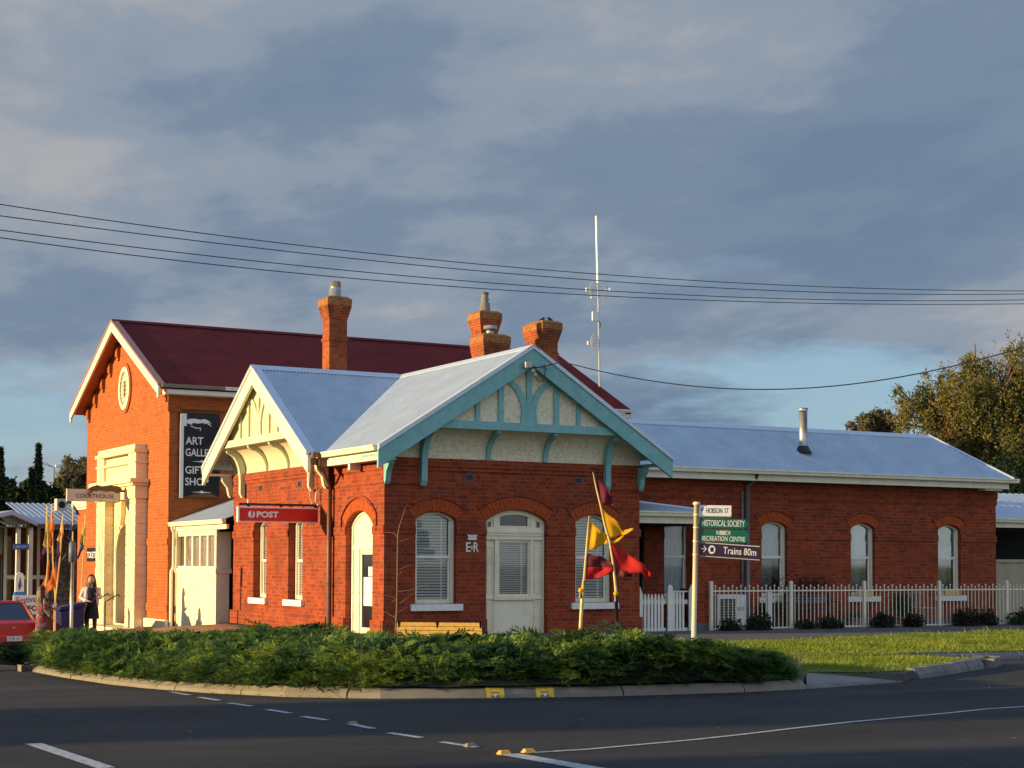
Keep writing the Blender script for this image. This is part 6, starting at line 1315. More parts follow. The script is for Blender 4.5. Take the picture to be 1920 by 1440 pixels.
t = thing('red_shrub', 'bare reddish twiggy shrub against the long wing wall right of the first window', 'shrub', (12.0, 1.6, g0)); mb = MB()
for i in range(26):
    a = random.uniform(-.7, .7); x = 12.1+random.uniform(-.25, .25); z = random.uniform(.7, 1.25); mb.tube([(x, 1.62, g0), (x+a*.4, 1.58, z*.6), (x+a, 1.5+random.uniform(-.1, .1), z)], [.008, .006, .003], 4)
mb.build('twigs', mat('red_twigs', (.12, .02, .02), .8), t); leafcloud(RNG.normal(size=(1300, 3))*[.42, .08, .13]+np.array([12.1, 1.55, .98]), .03, mat('red_leaves', (.10, .018, .016), .8, noise=.4), 'foliage', t)
n = 1400; t = thing('shrub', 'green low plant beside the white marker post in the garden', 'shrub', (11.0, 1.4, g0)); leafcloud(RNG.normal(size=(n, 3))*[.3, .1, .1]+np.array([11.0, 1.4, .38]), .03, FOLG, 'foliage', t); mb = MB(); mb.tube([(11.0, 1.4, g0), (11.05, 1.4, .35)], .012, 5); mb.build('stem', BARK, t)
# ---- park bench before the corner, turned towards the sunset
def park_bench():
    c = onD(824, 1175, 28.2); g = g_land(c[0], c[1])-.06; t = thing('park_bench', 'yellow slatted park bench seen from behind, half hidden by the junipers', 'bench', (c[0], c[1], g))
    th = R_(-38); ux = np.array([math.cos(th), math.sin(th), 0]); uy = np.array([-math.sin(th), math.cos(th), 0]); O = np.array([c[0], c[1], g])
    def hx(x0, x1, y0, y1, z0, z1, lean=0.): 
        P = lambda x, y, z: O+ux*x+uy*(y-lean*(z-.42))+np.array([0, 0, z*.9]); return [P(x0, y0, z0), P(x1, y0, z0), P(x1, y1, z0), P(x0, y1, z0), P(x0, y0, z1), P(x1, y0, z1), P(x1, y1, z1), P(x0, y1, z1)]
    mb = MB()
    for k in range(5): z = .42+.078*k; mb.hexa(hx(-.74, .74, -.03, .0, z, z+.068, .22))
    mb.build('backrest', TIMBER, t); mb = MB()
    for k in range(5): mb.hexa(hx(-.74, .74, .06+k*.085, .13+k*.085, .385, .41))
    mb.build('seat', TIMBER, t)
    for x in (-.68, -.02, .72):
        mb = MB(); P = lambda x_, y, z: tuple(O+ux*x_+uy*y+np.array([0, 0, z*.9]))
        mb.tube([P(x, -.12, .84), P(x, .03, .40), P(x, .02, .2), P(x, -.08, 0)], .022, 6); mb.tube([P(x, .03, .37), P(x, .46, .37), P(x, .50, .2), P(x, .55, 0)], .022, 6)
        if abs(x) > .5: mb.tube([P(x, -.03, .56), P(x, .2, .62), P(x, .45, .62), P(x, .50, .56), P(x, .48, .38)], .025, 6)
        mb.build('iron_frame', BLACK, t, smooth=True)
park_bench()
# ================================================================== STREET SIGN
def street_sign():
    D = 30.5; b = onD(1300, 1190, D); g = g_land(b[0], b[1]); tp = onD(1306, 943, D); t = thing('street_sign', 'cream post with street name and direction blades before the picket gate', 'sign', (b[0], b[1], g))
    mb = MB(); mb.tube([(b[0], b[1], g-.1), tuple(tp)], .045, 14); 
    ax = np.array(tp)-np.array([b[0], b[1], g]); H_ = tp[2]-g; at = lambda z: np.array([b[0], b[1], g])+ax*((z-g)/H_)
    mb.build('post', mat('post_cream', (.58, .50, .33), .45, noise=.05), t, smooth=True)
    mb = MB(); mb.tube([tuple(at(tp[2]-.03)), tuple(at(tp[2]-.03)+[0, 0, .03]), tuple(at(tp[2])+[0, 0, .02])], [.065, .065, .04], 14); mb.build('cap', CREAMST, t)
    zz = lambda y: onD(1306, y, D)[2]
    # blade plane: roughly facing the viewer, fixed in world
    def blade(px0, px1, y0, y1, m, name, slope=0., arrow=False, dy=0.):
        a = onD(px0, (y0+y1)/2, D); e = onD(px1, (y0+y1)/2+slope, D); w = np.linalg.norm(e-a); ud = (e-a)/w; h = (y1-y0)*D/FPX; vd = np.array([0, 0, 1.]); vd = vd-ud*np.dot(vd, ud); vd /= np.linalg.norm(vd); nd = np.cross(ud, vd)
        o_ = a-vd*h/2+nd*dy; mb = MB(); c = [(0, 0), (w, 0), (w, h), (0, h)] if not arrow else [(0, 0), (w-.05, 0), (w, h/2), (w-.05, h), (0, h)]
        mb.prism([o_+ud*x+vd*y-nd*.012 for x, y in c], [o_+ud*x+vd*y+nd*.012 for x, y in c]); return mb.build(name, m, t), o_, ud, vd, nd, w, h
    def lab(s, bl, x, y, w, h, m=SIGNW, bold=0.): _, o_, ud, vd, nd, W_, H2 = bl; text(s, m, bl[0], o_+ud*x+vd*y+nd*.0125, ud, vd, w, h, bold=bold, thick=.002)
    B = blade(1311, 1371, 947, 967, SIGNW, 'name_blade', 1); k = D/FPX
    lab('HOBSON', B, 13*k, 5*k, 30*k, 10*k, SIGNBL, 0.); lab('ST', B, 47*k, 6*k, 8*k, 9*k, SIGNBL, .0); mb = MB(); _, o_, ud, vd, nd, W_, H2 = B
    q = lambda x, y, d=.0125: o_+ud*x*k+vd*y*k+nd*d; mb.prism([q(2, 10), q(5, 13), q(8, 17), q(7, 11), q(5, 9)], [q(2, 10, .015), q(5, 13, .015), q(8, 17, .015), q(7, 11, .015), q(5, 9, .015)]); mb.build('crest', SIGNBL, B[0])
    B = blade(1311, 1402, 971.5, 989.5, SIGNGR, 'direction_blade', 2, True); lab('HISTORICAL SOCIETY', B, 5*k, 3.5*k, 80*k, 11.5*k, SIGNW, .0)
    B = blade(1311, 1404, 991.5, 1016, SIGNGR, 'direction_blade', 2.5, True); lab('RECREATION CENTRE', B, 5*k, 2.5*k, 81*k, 9*k); lab('INDOOR', B, 32*k, 14*k, 27*k, 8*k); mb = MB(); _, o_, ud, vd, nd, W_, H2 = B; q = lambda x, y, d=.0125: o_+ud*x*k+vd*y*k+nd*d
    mb.prism([q(39, 14, .0155), q(50, 14, .0155), q(51, 22, .0155), q(40, 22, .0155)], [q(39, 14, .017), q(50, 14, .017), q(51, 22, .017), q(40, 22, .017)]); mb.build('sticker', mat('sticker_grey', (.5, .52, .5), .5), B[0])
    B = blade(1312, 1424, 1018, 1041, SIGNPU, 'train_blade', 8); lab('Trains 80m', B, 44*k, 6*k, 62*k, 13*k, SIGNW, .004); _, o_, ud, vd, nd, W_, H2 = B; q = lambda x, y, d=.0125: tuple(o_+ud*x*k+vd*y*k+nd*d)
    mb = MB(); mb.tube([q(2, 12.5, .014), q(12, 12.5, .014)], .006, 5); mb.tube([q(7.5, 18, .014), q(12.5, 12.5, .014), q(7.5, 7, .014)], .006, 5); mb.build('arrow', SIGNW, B[0])
    c = (22.5, 12); ci = [q(c[0]+6.5*math.cos(a), c[1]+8*math.sin(a)) for a in np.linspace(0, 2*math.pi, 18)[:-1]]; mb = MB(); mb.prism(ci, [tuple(np.array(p)+nd*.003) for p in ci]); s_ = mb.build('train_symbol', SIGNW, B[0])
    mb = MB(); rr = [q(c[0]+x, c[1]+y, .0165) for x, y in ((-3, -4), (3, -4), (3, 4.5), (-3, 4.5))]; mb.prism(rr, [tuple(np.array(p)+nd*.002) for p in rr]); mb.build('train_figure', SIGNPU, s_)
    mb = MB()
    for y in (1017, 1042.2): a, e = onD(1312, y, D), onD(1424, y+8, D); mb.tube([tuple(a), tuple(e)], .008, 4)
    mb.build('edge_strip', SIGNW, B[0])
    mb = MB()
    for y in (966, 990, 1016, 1041): z = zz(y); mb.tube([tuple(at(z)), tuple(at(z)+[0, 0, .025])], .053, 12)
    mb.build('collar', CREAMST, t, smooth=True)
street_sign()
# ================================================================== BANNER FLAGS IN THE BED
def flagpole(pole, split, flags, D, label, lower, cap):
    b = onD(pole[-1][0], pole[-1][1], D); g = g_land(b[0], b[1]); t = thing('flag_pole', label, 'flag', (b[0], b[1], g), 'flag poles in the juniper bed')
    P = [tuple(onD(x, y, D)) for x, y in pole]; mb = MB(); mb.tube(P[:split+1], np.linspace(.012, .022, split+1), 7); mb.build('upper_pole', BAMBOO, t, smooth=True)
    mb = MB(); mb.tube(P[split:]+[(b[0], b[1], g-.1)], .03, 8); mb.build('lower_pole', lower, t, smooth=True)
    c = onD(*cap, D); mb = MB(); mb.ball(c, .045); mb.build('yellow_cap', F_YEL, t, smooth=True)
    c2 = onD(cap[0], cap[1]+9, D); mb = MB(); mb.tube([tuple(c2-[0, 0, .05]), tuple(c2+[0, 0, .04])], .034, 8); mb.build('joint_sleeve', BLACK, t)
    for i, f in enumerate(flags): cloth(pxl(f[0], D), pxl(f[1], D), f[2], t, 'flag', wave=f[3], ph=i*1.3+1, ax=(.3, 1, 0), label=f[4])
D = 27.2
flagpole([(1112, 885), (1118, 915), (1126, 948), (1134, 985), (1143, 1015), (1150, 1060), (1155, 1110), (1157, 1190)], 6,
  [([(1115, 892), (1124, 899), (1137, 913), (1147, 930), (1151, 946)], [(1124, 942), (1130, 945), (1138, 944), (1145, 947), (1152, 948)], F_MAR, .03, 'maroon top flag'),
   ([(1126, 950), (1142, 966), (1158, 978), (1165, 995), (1187, 990)], [(1139, 1010), (1150, 1009), (1160, 1004), (1170, 1004), (1187, 993)], F_YEL, .03, 'yellow flag with a torn tail'),
   ([(1140, 1008), (1148, 1015), (1158, 1010), (1168, 1004)], [(1141, 1014), (1150, 1020), (1160, 1014), (1170, 1006)], F_YEL, .01, 'loose yellow tail'),
   ([(1141, 1014), (1157, 1027), (1180, 1040), (1204, 1056), (1221, 1078)], [(1152, 1074), (1165, 1079), (1185, 1074), (1205, 1075), (1217, 1088)], F_RED, .05, 'long red flag'),
   ([(1153, 1060), (1165, 1068), (1185, 1075)], [(1153, 1078), (1168, 1082), (1186, 1082)], F_DK, .03, 'dark folded edge of the red flag')], D,
  'taller leaning flag pole with maroon, yellow and red flags', BLACK, (1155, 1113))
flagpole([(1105, 967), (1102, 1000), (1099, 1040), (1095, 1088), (1092, 1115), (1090, 1150), (1087, 1200)], 3,
  [([(1104, 976), (1113, 982), (1124, 994), (1140, 1003)], [(1100, 1028), (1110, 1031), (1124, 1024), (1139, 1018)], F_YEL, .035, 'yellow upper flag'),
   ([(1099, 1036), (1112, 1041), (1130, 1043), (1146, 1054)], [(1098, 1064), (1112, 1063), (1130, 1062), (1150, 1064)], F_DK, .03, 'dark red band of the lower flag'),
   ([(1098, 1064), (1112, 1063), (1130, 1062), (1150, 1064)], [(1095, 1086), (1108, 1087), (1125, 1082), (1149, 1074)], F_RED, .03, 'bright red band of the lower flag')], D-.5,
  'shorter bamboo flag pole with a yellow and a red flag', BAMBOO, (1089, 1107))
# ================================================================== MAST, WIRES, BIRDS
def mast():
    D = 54; t = thing('antenna_mast', 'thin antenna mast with grid dishes rising behind the red roof', 'antenna', tuple(onD(1124, 722, D)-np.array([0, 0, .4]))); P = lambda x, y, d=0: tuple(onD(x, y, D+d))
    mb = MB(); mb.tube([P(1124, 735), P(1123, 640), P(1121, 530)], .032, 7); mb.build('pole', STEEL, t); mb = MB(); mb.tube([P(1121, 530), P(1118, 405)], .04, 8); mb.build('whip_aerial', SIGNW, t)
    for (x, y, r, a, nm) in ((1111, 543, .27, 1, 'a'), (1132, 543, .30, -1, 'b'), (1114, 643, .32, 1, 'c')):
        c = np.array(P(x, y)); mb = MB(); R3 = r*1.15
        for k in range(7):
            q = -1+2*k/6; hh = math.sqrt(max(0, 1-q*q)); mb.tube([tuple(c+np.array([a*.12*(1-(q*q+(s*hh)**2)), 0, 0])*-1+CM[0]*r*q*.55*1.0+CM[1]*r*s*hh+np.array([0, r*q*.6, 0])) for s in np.linspace(-1, 1, 7)], .006, 4)
            mb.tube([tuple(c+CM[0]*r*s*hh*.55+CM[1]*r*q+np.array([0, r*s*hh*.6, 0])) for s in np.linspace(-1, 1, 5)], .006, 4)
        o = mb.build('grid_dish', mat('dish_wire', (.42, .38, .30), .5), t); mb = MB(); f = c-CM[0]*a*.2; mb.tube([tuple(c), tuple(f)], .012, 4); mb.tube([tuple(f-[0, 0, .06]), tuple(f+[0, 0, .06])], .03, 6); mb.build('feed', SIGNW, o)
    c = np.array(P(1117, 594)); mb = MB(); mb.box(c[0]-.16, c[0]+.08, c[1]-.08, c[1]-.02, c[2]-.14, c[2]+.15); mb.build('panel_aerial', SIGNW, t); mb = MB(); mb.tube([P(1122, 600), P(1127, 608), P(1124, 616)], .012, 5); mb.build('cable', BLACK, t)
    c = np.array(P(1109, 558)); mb = MB(); mb.ball(c, .04); mb.tube([tuple(c), P(1121, 556)], .008, 4); mb.build('small_aerial', SIGNW, t)
mast()
WX_ = [0, 240, 480, 780, 1060, 1200, 1560, 1920]
for i, ys in enumerate(([(0, 384), (250, 418), (640, 470), (1060, 509.5), (1200, 520), (1560, 537), (1920, 546)], [(0, 405), (300, 443), (640, 481), (1020, 520), (1200, 533), (1560, 546), (1920, 552)], [(0, 432), (400, 479), (780, 520), (1060, 541), (1200, 550), (1560, 560), (1920, 563)], [(0, 446), (300, 484), (637, 520), (1060, 551), (1200, 559), (1560, 568), (1920, 570)])):
    xs = np.array([a for a, _ in ys])/1000.; c = np.polyfit(xs, [b for _, b in ys], 3); mb = MB(); pts = []
    for k in range(61): x = -260+2500*k/60; D = 26+.0075*x; pts.append(tuple(onD(x, np.polyval(c, x/1000), D)))
    mb.tube(pts, .0085, 5); tag(mb.build('power_line', BLACK), ('topmost', 'second highest', 'third highest', 'lowest')[i]+' of the four overhead power lines crossing the sky', 'power line', 'overhead power lines')
mb = MB(); a = FF.p(3.38, 5.66, .76); pts = [tuple(a)]; ys = [(1040, 673), (1120, 697), (1250, 717), (1400, 729), (1480, 730), (1640, 715), (1805, 683), (1920, 650), (2050, 610)]
c = np.polyfit([p[0]/1000 for p in ys], [p[1] for p in ys], 4); D0 = float((CM@(a-CAM))[2])
for k in range(1, 41): x = 1030+1020*k/40; pts.append(tuple(onD(x, np.polyval(c, x/1000), D0-(D0-24)*k/40)))
mb.tube(pts, .011, 5); tag(mb.build('service_cable', BLACK), 'sagging black cable running from the gable apex to the right', 'cable')
for x, y, lab, s in ((1016, 606, 'small dark bird on the left of the rightmost chimney top', 1), (1032, 606, 'small dark bird on the right of the rightmost chimney top', -1)):
    c = onD(x, y, 44)+np.array([0, 0, .07]); t = MB(); t.tube([tuple(c+[-.10*s, 0, -.03]), tuple(c+[-.03*s, 0, .0]), tuple(c+[.03*s, 0, .03]), tuple(c+[.06*s, 0, .07]), tuple(c+[.10*s, 0, .065])], [.012, .045, .05, .03, .004], 8); t.tube([tuple(c), tuple(c-[0, 0, .1])], .008, 4); tag(t.build('bird', BLACK, smooth=True), lab, 'bird', 'birds on the chimney')
# ================================================================== CAR
def car():
    cx, cy = -4.62, 14.6; g = g_road(cx, cy-2)+.0; t = thing('parked_car', 'red car parked at the kerb, half cut off by the left edge', 'car', (cx, cy, g)); hw = .82
    def sect(y, z0, zb, w): return [(cx-w, y, g+z0), (cx+w, y, g+z0), (cx+w*1.02, y, g+(z0+zb)/2), (cx+w*.97, y, g+zb), (cx-w*.97, y, g+zb), (cx-w*1.02, y, g+(z0+zb)/2)]
    secs = [sect(cy-2.05, .36, .78, .72), sect(cy-1.98, .26, .86, .80), sect(cy-1.2, .22, .90, .82), sect(cy+.8, .20, .90, .82), sect(cy+1.7, .22, .82, .80), sect(cy+2.0, .34, .70, .70)]
    mb = MB(); n = 6; vs = [p for s in secs for p in s]; fs = [(k*n+i, k*n+(i+1) % n, (k+1)*n+(i+1) % n, (k+1)*n+i) for k in range(len(secs)-1) for i in range(n)]+[tuple(range(n)), tuple(range((len(secs)-1)*n, len(secs)*n))[::-1]]
    mb.add(vs, fs); mb.build('body', CARRED, t, bevel=.05)
    zr = g+1.36; zb = g+.895; lo = [(-.60, -1.30), (.60, -1.30), (.76, -1.0), (.76, .75), (.60, 1.05), (-.60, 1.05), (-.76, .75), (-.76, -1.0)]; hi = [(-.46, -.82), (.46, -.82), (.56, -.62), (.56, .15), (.45, .3), (-.45, .3), (-.56, .15), (-.56, -.62)]
    L0 = [np.array([cx+x, cy+y, zb]) for x, y in lo]; L1 = [np.array([cx+x, cy+y, zr-.05]) for x, y in hi]
    mb = MB(); mb.add([tuple(p) for p in L0+L1], [(i, (i+1) % 8, 8+(i+1) % 8, 8+i) for i in range(8)]); CG = mat('car_glass', (.02, .03, .04), .04, spec=.9); mb.build('window', CG, t)
    mb = MB(); mb.prism(L1, [np.array([cx+x*.93, cy+y*.93, zr]) for x, y in hi]); mb.build('roof', CARRED, t, bevel=.02)
    mb = MB()
    for i in range(8): mb.tube([tuple(L0[i]), tuple(L1[i])], .028, 5)
    mb.build('pillar', CARRED, t)
    mb = MB(); q = [L0[1]*.93+L0[2]*.07, L0[2]*.93+L0[1]*.07, L1[2]*.93+L1[1]*.07, L1[1]*.93+L1[2]*.07]; mb.prism(q, [p+np.array([.006, -.012, 0]) for p in q]); mb.build('quarter_window', mat('sun_orange_glass', (.55, .16, .02), .15), t)  # orange colour paints the low sun showing in this glass
    for s_ in (-1, 1):
        mb = MB(); a, b = sorted((cx+s_*.46, cx+s_*.74)); mb.box(a, b, cy-2.04, cy-1.97, g+.66, g+.78); o = mb.build('tail_light', mat('lamp_red', (.55, .03, .02), .2), t, bevel=.01); mb = MB(); mb.box(a+.02, b-.02, cy-2.06, cy-2.0, g+.60, g+.65); mb.build('reversing_lens', SIGNW, o)
        for y in (cy-1.25, cy+1.3):
            mb = MB(); x0 = cx+s_*.68; mb.tube([(x0, y, g+.29), (x0+s_*.17, y, g+.29)], .29, 20); w = mb.build('wheel', BLACK, t, smooth=False); mb = MB(); mb.tube([(x0+s_*.171, y, g+.29), (x0+s_*.18, y, g+.29)], .18, 16); mb.build('hubcap', STEEL, w)
    mb = MB(); mb.box(cx-.80, cx+.80, cy-2.16, cy-1.97, g+.34, g+.52); mb.build('bumper', CARRED, t, bevel=.03); mb = MB(); mb.box(cx-.78, cx+.78, cy-2.10, cy-1.9, g+.20, g+.335); mb.build('skirt', BLACK, t)
    mb = MB(); mb.box(cx-.19, cx+.19, cy-2.175, cy-2.161, g+.38, g+.50); o = mb.build('number_plate', SIGNW, t); text('ZFR 471', SIGNGR, o, (cx-.16, cy-2.176, g+.405), (1, 0, 0), (0, 0, 1), .32, .07)
    mb = MB(); mb.box(cx-.04, cx+.04, cy-2.065, cy-2.045, g+.70, g+.73); mb.build('badge', STEEL, t)
car()
# ================================================================== PEOPLE
def person(label, base, face, J, garments, hairf, cloth_rad=None, props=None):
    """one skinned body; J: joints in a local frame (x right, y forward, z up)"""
    t = thing('person', label, 'person', base); ca, sa = math.cos(face), math.sin(face); O = np.array(base, float)
    Wd = lambda p: O+np.array([p[0]*ca-p[1]*sa, p[0]*sa+p[1]*ca, p[2]])
    V, E_, Rr, idx = [], [], [], {}
    def v(n, p, r): idx[n] = len(V); V.append(tuple(Wd(p))); Rr.append(r)
    for n, (p, r, par) in J.items():
        v(n, p, r)
        if par: E_.append((idx[par], idx[n]))
    for side in ('l', 'r'):                       # palm, four fingers and a thumb
        h, w = np.array(J['hand_'+side][0]), np.array(J['wrist_'+side][0]); d = (h-w)/np.linalg.norm(h-w); s = np.cross(d, [0, 0, 1.]); s = s/np.linalg.norm(s) if np.linalg.norm(s) > .1 else np.array([0, 1., 0]); dn = np.cross(s, d)*(1 if np.cross(s, d)[2] < 0 else -1)
        for k, (o_, ln) in enumerate(((-.030, .055), (-.010, .066), (.010, .062), (.030, .048))):
            a = h+s*o_+d*.03; b = a+d*ln*.5+dn*.006; c = b+d*ln*.45+dn*.018
            for nm, p, par in ((f'f{side}{k}a', a, 'hand_'+side), (f'f{side}{k}b', b, f'f{side}{k}a'), (f'f{side}{k}c', c, f'f{side}{k}b')): v(nm, p, .0085); E_.append((idx[par], idx[nm]))
        a = h-d*.01-s*.035; b = a+d*.03-s*.02
        for nm, p, par in ((f't{side}a', a, 'hand_'+side), (f't{side}b', b, f't{side}a')): v(nm, p, .010); E_.append((idx[par], idx[nm]))
    me = bpy.data.meshes.new('body'); me.from_pydata(V, E_, []); me.materials.append(SKIN); o = bpy.data.objects.new('body', me); COL.objects.link(o); put(o, t)
    sk = o.modifiers.new('skin', 'SKIN'); sk.use_smooth_shade = True
    for i, r in enumerate(Rr): me.skin_vertices[0].data[i].radius = (r, r)
    me.skin_vertices[0].data[0].use_root = True; ss = o.modifiers.new('sub', 'SUBSURF'); ss.levels = 1; ss.render_levels = 1
    hd = np.array(J['head'][0])
    mb = MB(); mb.ball(tuple(Wd(hd+[0, .01, 0])), .088, 14, 10, sc=(1, 1, 1.30)); mb.tube([tuple(Wd(hd+[0, .085, .015])), tuple(Wd(hd+[0, .112, -.02])), tuple(Wd(hd+[0, .09, -.028]))], [.008, .014, .008], 6)
    for s in (-1, 1): mb.ball(tuple(Wd(hd+[s*.088, 0, -.01])), .02, 6, 5)
    fc = mb.build('face', SKIN, o, smooth=True)
    mb = MB()
    for s in (-1, 1): mb.ball(tuple(Wd(hd+[s*.034, .083, .018])), .011, 6, 5)
    mb.build('eyes', BLACK, fc); mb = MB(); mb.ball(tuple(Wd(hd+[0, .088, -.055])), .02, 8, 5, sc=(1, .6, .35)); mb.build('mouth', mat('lips', (.4, .08, .07), .5), fc)
    def loft(rings, m, name, nseg=16, open_=False):
        mb = MB(); vs = []
        for (c, rx, ry) in rings:
            for k in range(nseg): a = 2*math.pi*k/nseg; vs.append(tuple(Wd((c[0]+rx*math.cos(a), c[1]+ry*math.sin(a)*(1+.04*math.sin(5*a)), c[2]))))
        mb.add(vs, [(i*nseg+k, i*nseg+(k+1) % nseg, (i+1)*nseg+(k+1) % nseg, (i+1)*nseg+k) for i in range(len(rings)-1) for k in range(nseg)]); return mb.build(name, m, t, smooth=True)
    for kind, data, m, name in garments:
        if kind == 'loft': loft(data, m, name)
        else: mb = MB(); mb.tube([tuple(Wd(p)) for p, _ in data], [r for _, r in data], 10); mb.build(name, m, t, smooth=True)
    hairf(t, Wd, hd)
    if props: props(t, Wd)
    return t
def long_hair(m, length=.42, front=True):
    def f(t, Wd, hd):
        mb = MB(); mb.ball(tuple(Wd(hd+[0, -.022, .022])), .102, 14, 10, sc=(1, 1, 1.22))
        for k in range(30):
            a = math.pi+math.pi*(k/29-.5)*1.75; rx, ry = .085*math.sin(a-math.pi/2*0)*0, 0; x = .088*math.sin(a-math.pi); y = -.03-.07*math.cos(a-math.pi)
            L = length*random.uniform(.8, 1.05); mb.tube([tuple(Wd(hd+[x*.8, y*.8, .07])), tuple(Wd(hd+[x*1.1, y*1.1-.01, -.05])), tuple(Wd(hd+[x*1.35+random.uniform(-.02, .02), y*1.25, -.05-L*.5])), tuple(Wd(hd+[x*1.3+random.uniform(-.03, .03), y*1.1, -.05-L]))], [.03, .03, .026, .008], 6)
        mb.build('hair', m, t, smooth=True)
    return f
def stdJ(head=(0, .0, 1.53), armr=None, arml=None, lean=0.):
    J = {'pelvis': ((0, 0, .88), .115, None), 'waist': ((0, .0, 1.02), .098, 'pelvis'), 'chest': ((0, .0, 1.20), .112, 'waist'), 'neckb': ((0, .0, 1.34), .06, 'chest'), 'neck': ((0, .01, 1.41), .048, 'neckb'), 'head': (head, .07, 'neck')}
    for s, q, arm in (('l', -1, arml), ('r', 1, armr)):
        el, wr, hn = arm or ((q*.23, -.02, 1.03), (q*.24, .06, .82), (q*.24, .08, .75))
        J['sh_'+s] = ((q*.16, 0, 1.30), .05, 'chest' if True else None); J['el_'+s] = (el, .037, 'sh_'+s); J['wrist_'+s] = (wr, .026, 'el_'+s); J['hand_'+s] = (hn, .032, 'wrist_'+s)
        J['hip_'+s] = ((q*.09, 0, .80), .085, 'pelvis'); J['knee_'+s] = ((q*.10, .02, .45), .055, 'hip_'+s); J['ank_'+s] = ((q*.10, -.01, .09), .036, 'knee_'+s); J['toe_'+s] = ((q*.11, .13, .035), .033, 'ank_'+s)
    return J
def woman():
    b = onD(170, 1185, 44); base = (b[0], b[1], g_land(b[0], b[1])); head_to = math.atan2(-1, -.05)
    face = R_(160); el_r, wr_r, hn_r = (.27, .02, 1.06), (.10, .20, .98), (.04, .23, .97); el_l, wr_l, hn_l = (-.24, .02, 1.05), (-.20, .20, 1.10), (-.18, .25, 1.14)
    J = stdJ(armr=(el_r, wr_r, hn_r), arml=(el_l, wr_l, hn_l))
    gm = [('loft', [((0, 0, 1.33), .06, .055), ((0, 0, 1.30), .15, .09), ((0, 0, 1.2), .165, .12), ((0, 0, 1.03), .135, .11), ((0, 0, .88), .17, .13), ((0, 0, .60), .21, .16), ((0, 0, .50), .215, .165)], GARM2, 'dress'),
          ('loft', [((.10, -.01, 1.345), .05, .075), ((.11, -.015, 1.28), .088, .115), ((.12, -.02, 1.05), .09, .125), ((.15, -.03, .80), .10, .15), ((.17, -.04, .62), .095, .13)], GARM1, 'cardigan'),
          ('loft', [((-.13, -.03, 1.33), .045, .06), ((-.15, -.03, 1.25), .06, .09), ((-.15, -.04, 1.05), .05, .10), ((-.17, -.05, .85), .04, .10)], GARM1, 'cardigan'),
          ('tube', [((.16, 0, 1.31), .068), (el_r, .055), (wr_r, .042)], GARM1, 'sleeve'), ('tube', [((-.16, 0, 1.31), .068), (el_l, .055), (wr_l, .042)], GARM1, 'sleeve'),
          ('tube', [((.09, 0, .80), .09), ((.10, .02, .45), .06), ((.10, -.01, .10), .042)], mat('dark_tights', (.03, .03, .05), .8), 'tights'), ('tube', [((-.09, 0, .80), .09), ((-.10, .02, .45), .06), ((-.10, -.01, .10), .042)], MATS['dark_tights'], 'tights')]
    t = person('woman with long dark hair in a pale pink cardigan over a black dress', base, face, J, gm, long_hair(HAIR))
    ca, sa = math.cos(face), math.sin(face); Wd = lambda p: np.array(base)+np.array([p[0]*ca-p[1]*sa, p[0]*sa+p[1]*ca, p[2]])
    c = onD(148, 1163, 43.8); bg = thing('handbag', 'black handbag hanging at the left of the woman in the pink cardigan', 'bag', tuple(c)); mb = MB(); mb.box(c[0]-.13, c[0]+.13, c[1]-.05, c[1]+.05, c[2]-.13, c[2]+.12); mb.build('bag_body', BLACK, bg, bevel=.03)
    mb = MB(); h = Wd(hn_l); mb.tube([tuple(c+[-.1, 0, .1]), tuple(c*.4+h*.6+[0, 0, .02]), tuple(h), tuple(c*.5+h*.5+[.08, 0, 0]), tuple(c+[.1, 0, .1])], .010, 5); mb.build('strap', BLACK, bg)
woman()
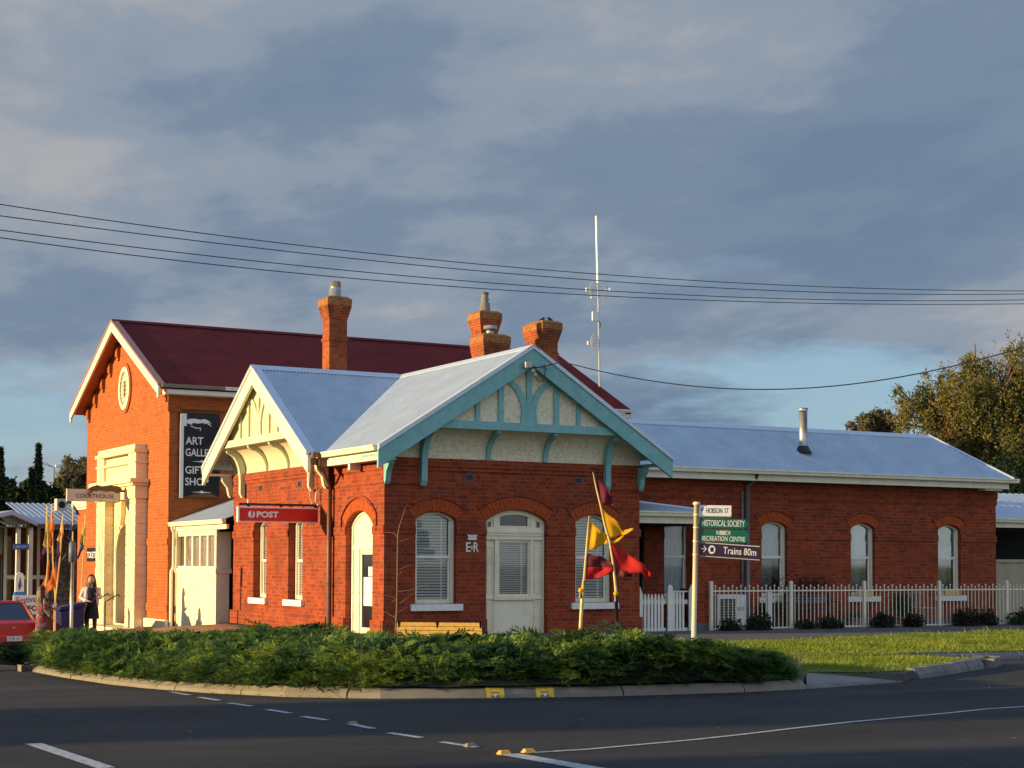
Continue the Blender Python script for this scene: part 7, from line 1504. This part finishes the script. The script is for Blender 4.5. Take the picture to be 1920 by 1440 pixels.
def plaid_person():
    b = onD(78, 1215, 42.4); base = (b[0], b[1], g_land(b[0], b[1])-.02); face = R_(-72)
    el_r, wr_r, hn_r = (.22, -.04, 1.05), (.2, .12, .88), (.2, .16, .83); el_l, wr_l, hn_l = (-.22, .20, 1.12), (-.20, .46, 1.07), (-.19, .53, 1.06)
    J = stdJ(armr=(el_r, wr_r, hn_r), arml=(el_l, wr_l, hn_l))
    gm = [('loft', [((0, 0, 1.36), .07, .06), ((0, 0, 1.31), .165, .095), ((0, 0, 1.2), .175, .13), ((0, 0, 1.0), .155, .125), ((0, 0, .80), .18, .15), ((0, 0, .52), .185, .155), ((0, 0, .42), .18, .15)], PLAID, 'plaid_coat'),
          ('tube', [((.17, 0, 1.31), .08), (el_r, .065), (wr_r, .05)], PLAID, 'sleeve'), ('tube', [((-.17, 0, 1.31), .08), (el_l, .065), (wr_l, .05)], PLAID, 'sleeve'),
          ('tube', [((.09, 0, .80), .09), ((.10, .02, .45), .06), ((.10, -.01, .10), .042)], MATS['dark_tights'], 'tights'), ('tube', [((-.09, 0, .80), .09), ((-.10, .02, .45), .06), ((-.10, -.01, .10), .042)], MATS['dark_tights'], 'tights')]
    person('person with long brown hair in a red and grey plaid coat, one arm held out', base, face, J, gm, long_hair(HAIRB, .5))
    ca, sa = math.cos(face), math.sin(face); h = np.array(base)+np.array([.03*ca-.34*sa, .03*sa+.34*ca, 1.16]); mb = MB(); mb.prism([tuple(h+[-.05, -.0, -.1]), tuple(h+[.06, 0, .0]), tuple(h+[.03, 0, .09]), tuple(h+[-.07, 0, -.02])], [tuple(h+[-.05, .006, -.1]), tuple(h+[.06, .006, .0]), tuple(h+[.03, .006, .09]), tuple(h+[-.07, .006, -.02])])
    tag(mb.build('leaflet', SIGNW), 'white paper leaflet held by the person in the plaid coat', 'leaflet')
plaid_person()
# ================================================================== WHAT SHADES THE STREET (house and cypress added to the west, out of view)
def shade_house(name, label, x0, x1, y0, y1, h, m):
    t = thing(name, label, 'building', ((x0+x1)/2, (y0+y1)/2, -.3)); mb = MB(); mb.box(x0, x1, y0, y1, -1, h); mb.build('wall', m, t)
    mb = MB(); xm = (x0+x1)/2; mb.prism([(x0-.4, y0-.4, h), (xm, y0-.4, h+1.6), (x1+.4, y0-.4, h)], [(x0-.4, y1+.4, h), (xm, y1+.4, h+1.6), (x1+.4, y1+.4, h)]); mb.build('roof', ZINC, t)
shade_house('house', 'two storey brick house added unseen to the south west to shade the road', -52, -47, -60, -10.1, 9.4, BRICK)  # added blocker, long and tall enough to keep the road in shade
t = thing('cypress_tree', 'broad dense cypress added unseen to the west to shade the road', 'tree', (-47, -5.6, -.5)); n = 30000; z = RNG.random(n); a = RNG.uniform(0, 6.28, n); rr = 2.0*np.minimum(1, (1-z)*2.5)**.6*np.sqrt(RNG.random(n))  # added blocker; the gap beside it leaves the sunlit strip of road
leafcloud(np.c_[-47+rr*np.cos(a), -5.6+rr*np.sin(a), z*11.5], .22, DARKL, 'crown', t, droop=-1., aspect=3); mb = MB(); mb.tube([(-47, -5.6, -.5), (-47, -5.6, 9)], [.3, .05], 8); mb.build('trunk', BARK, t)
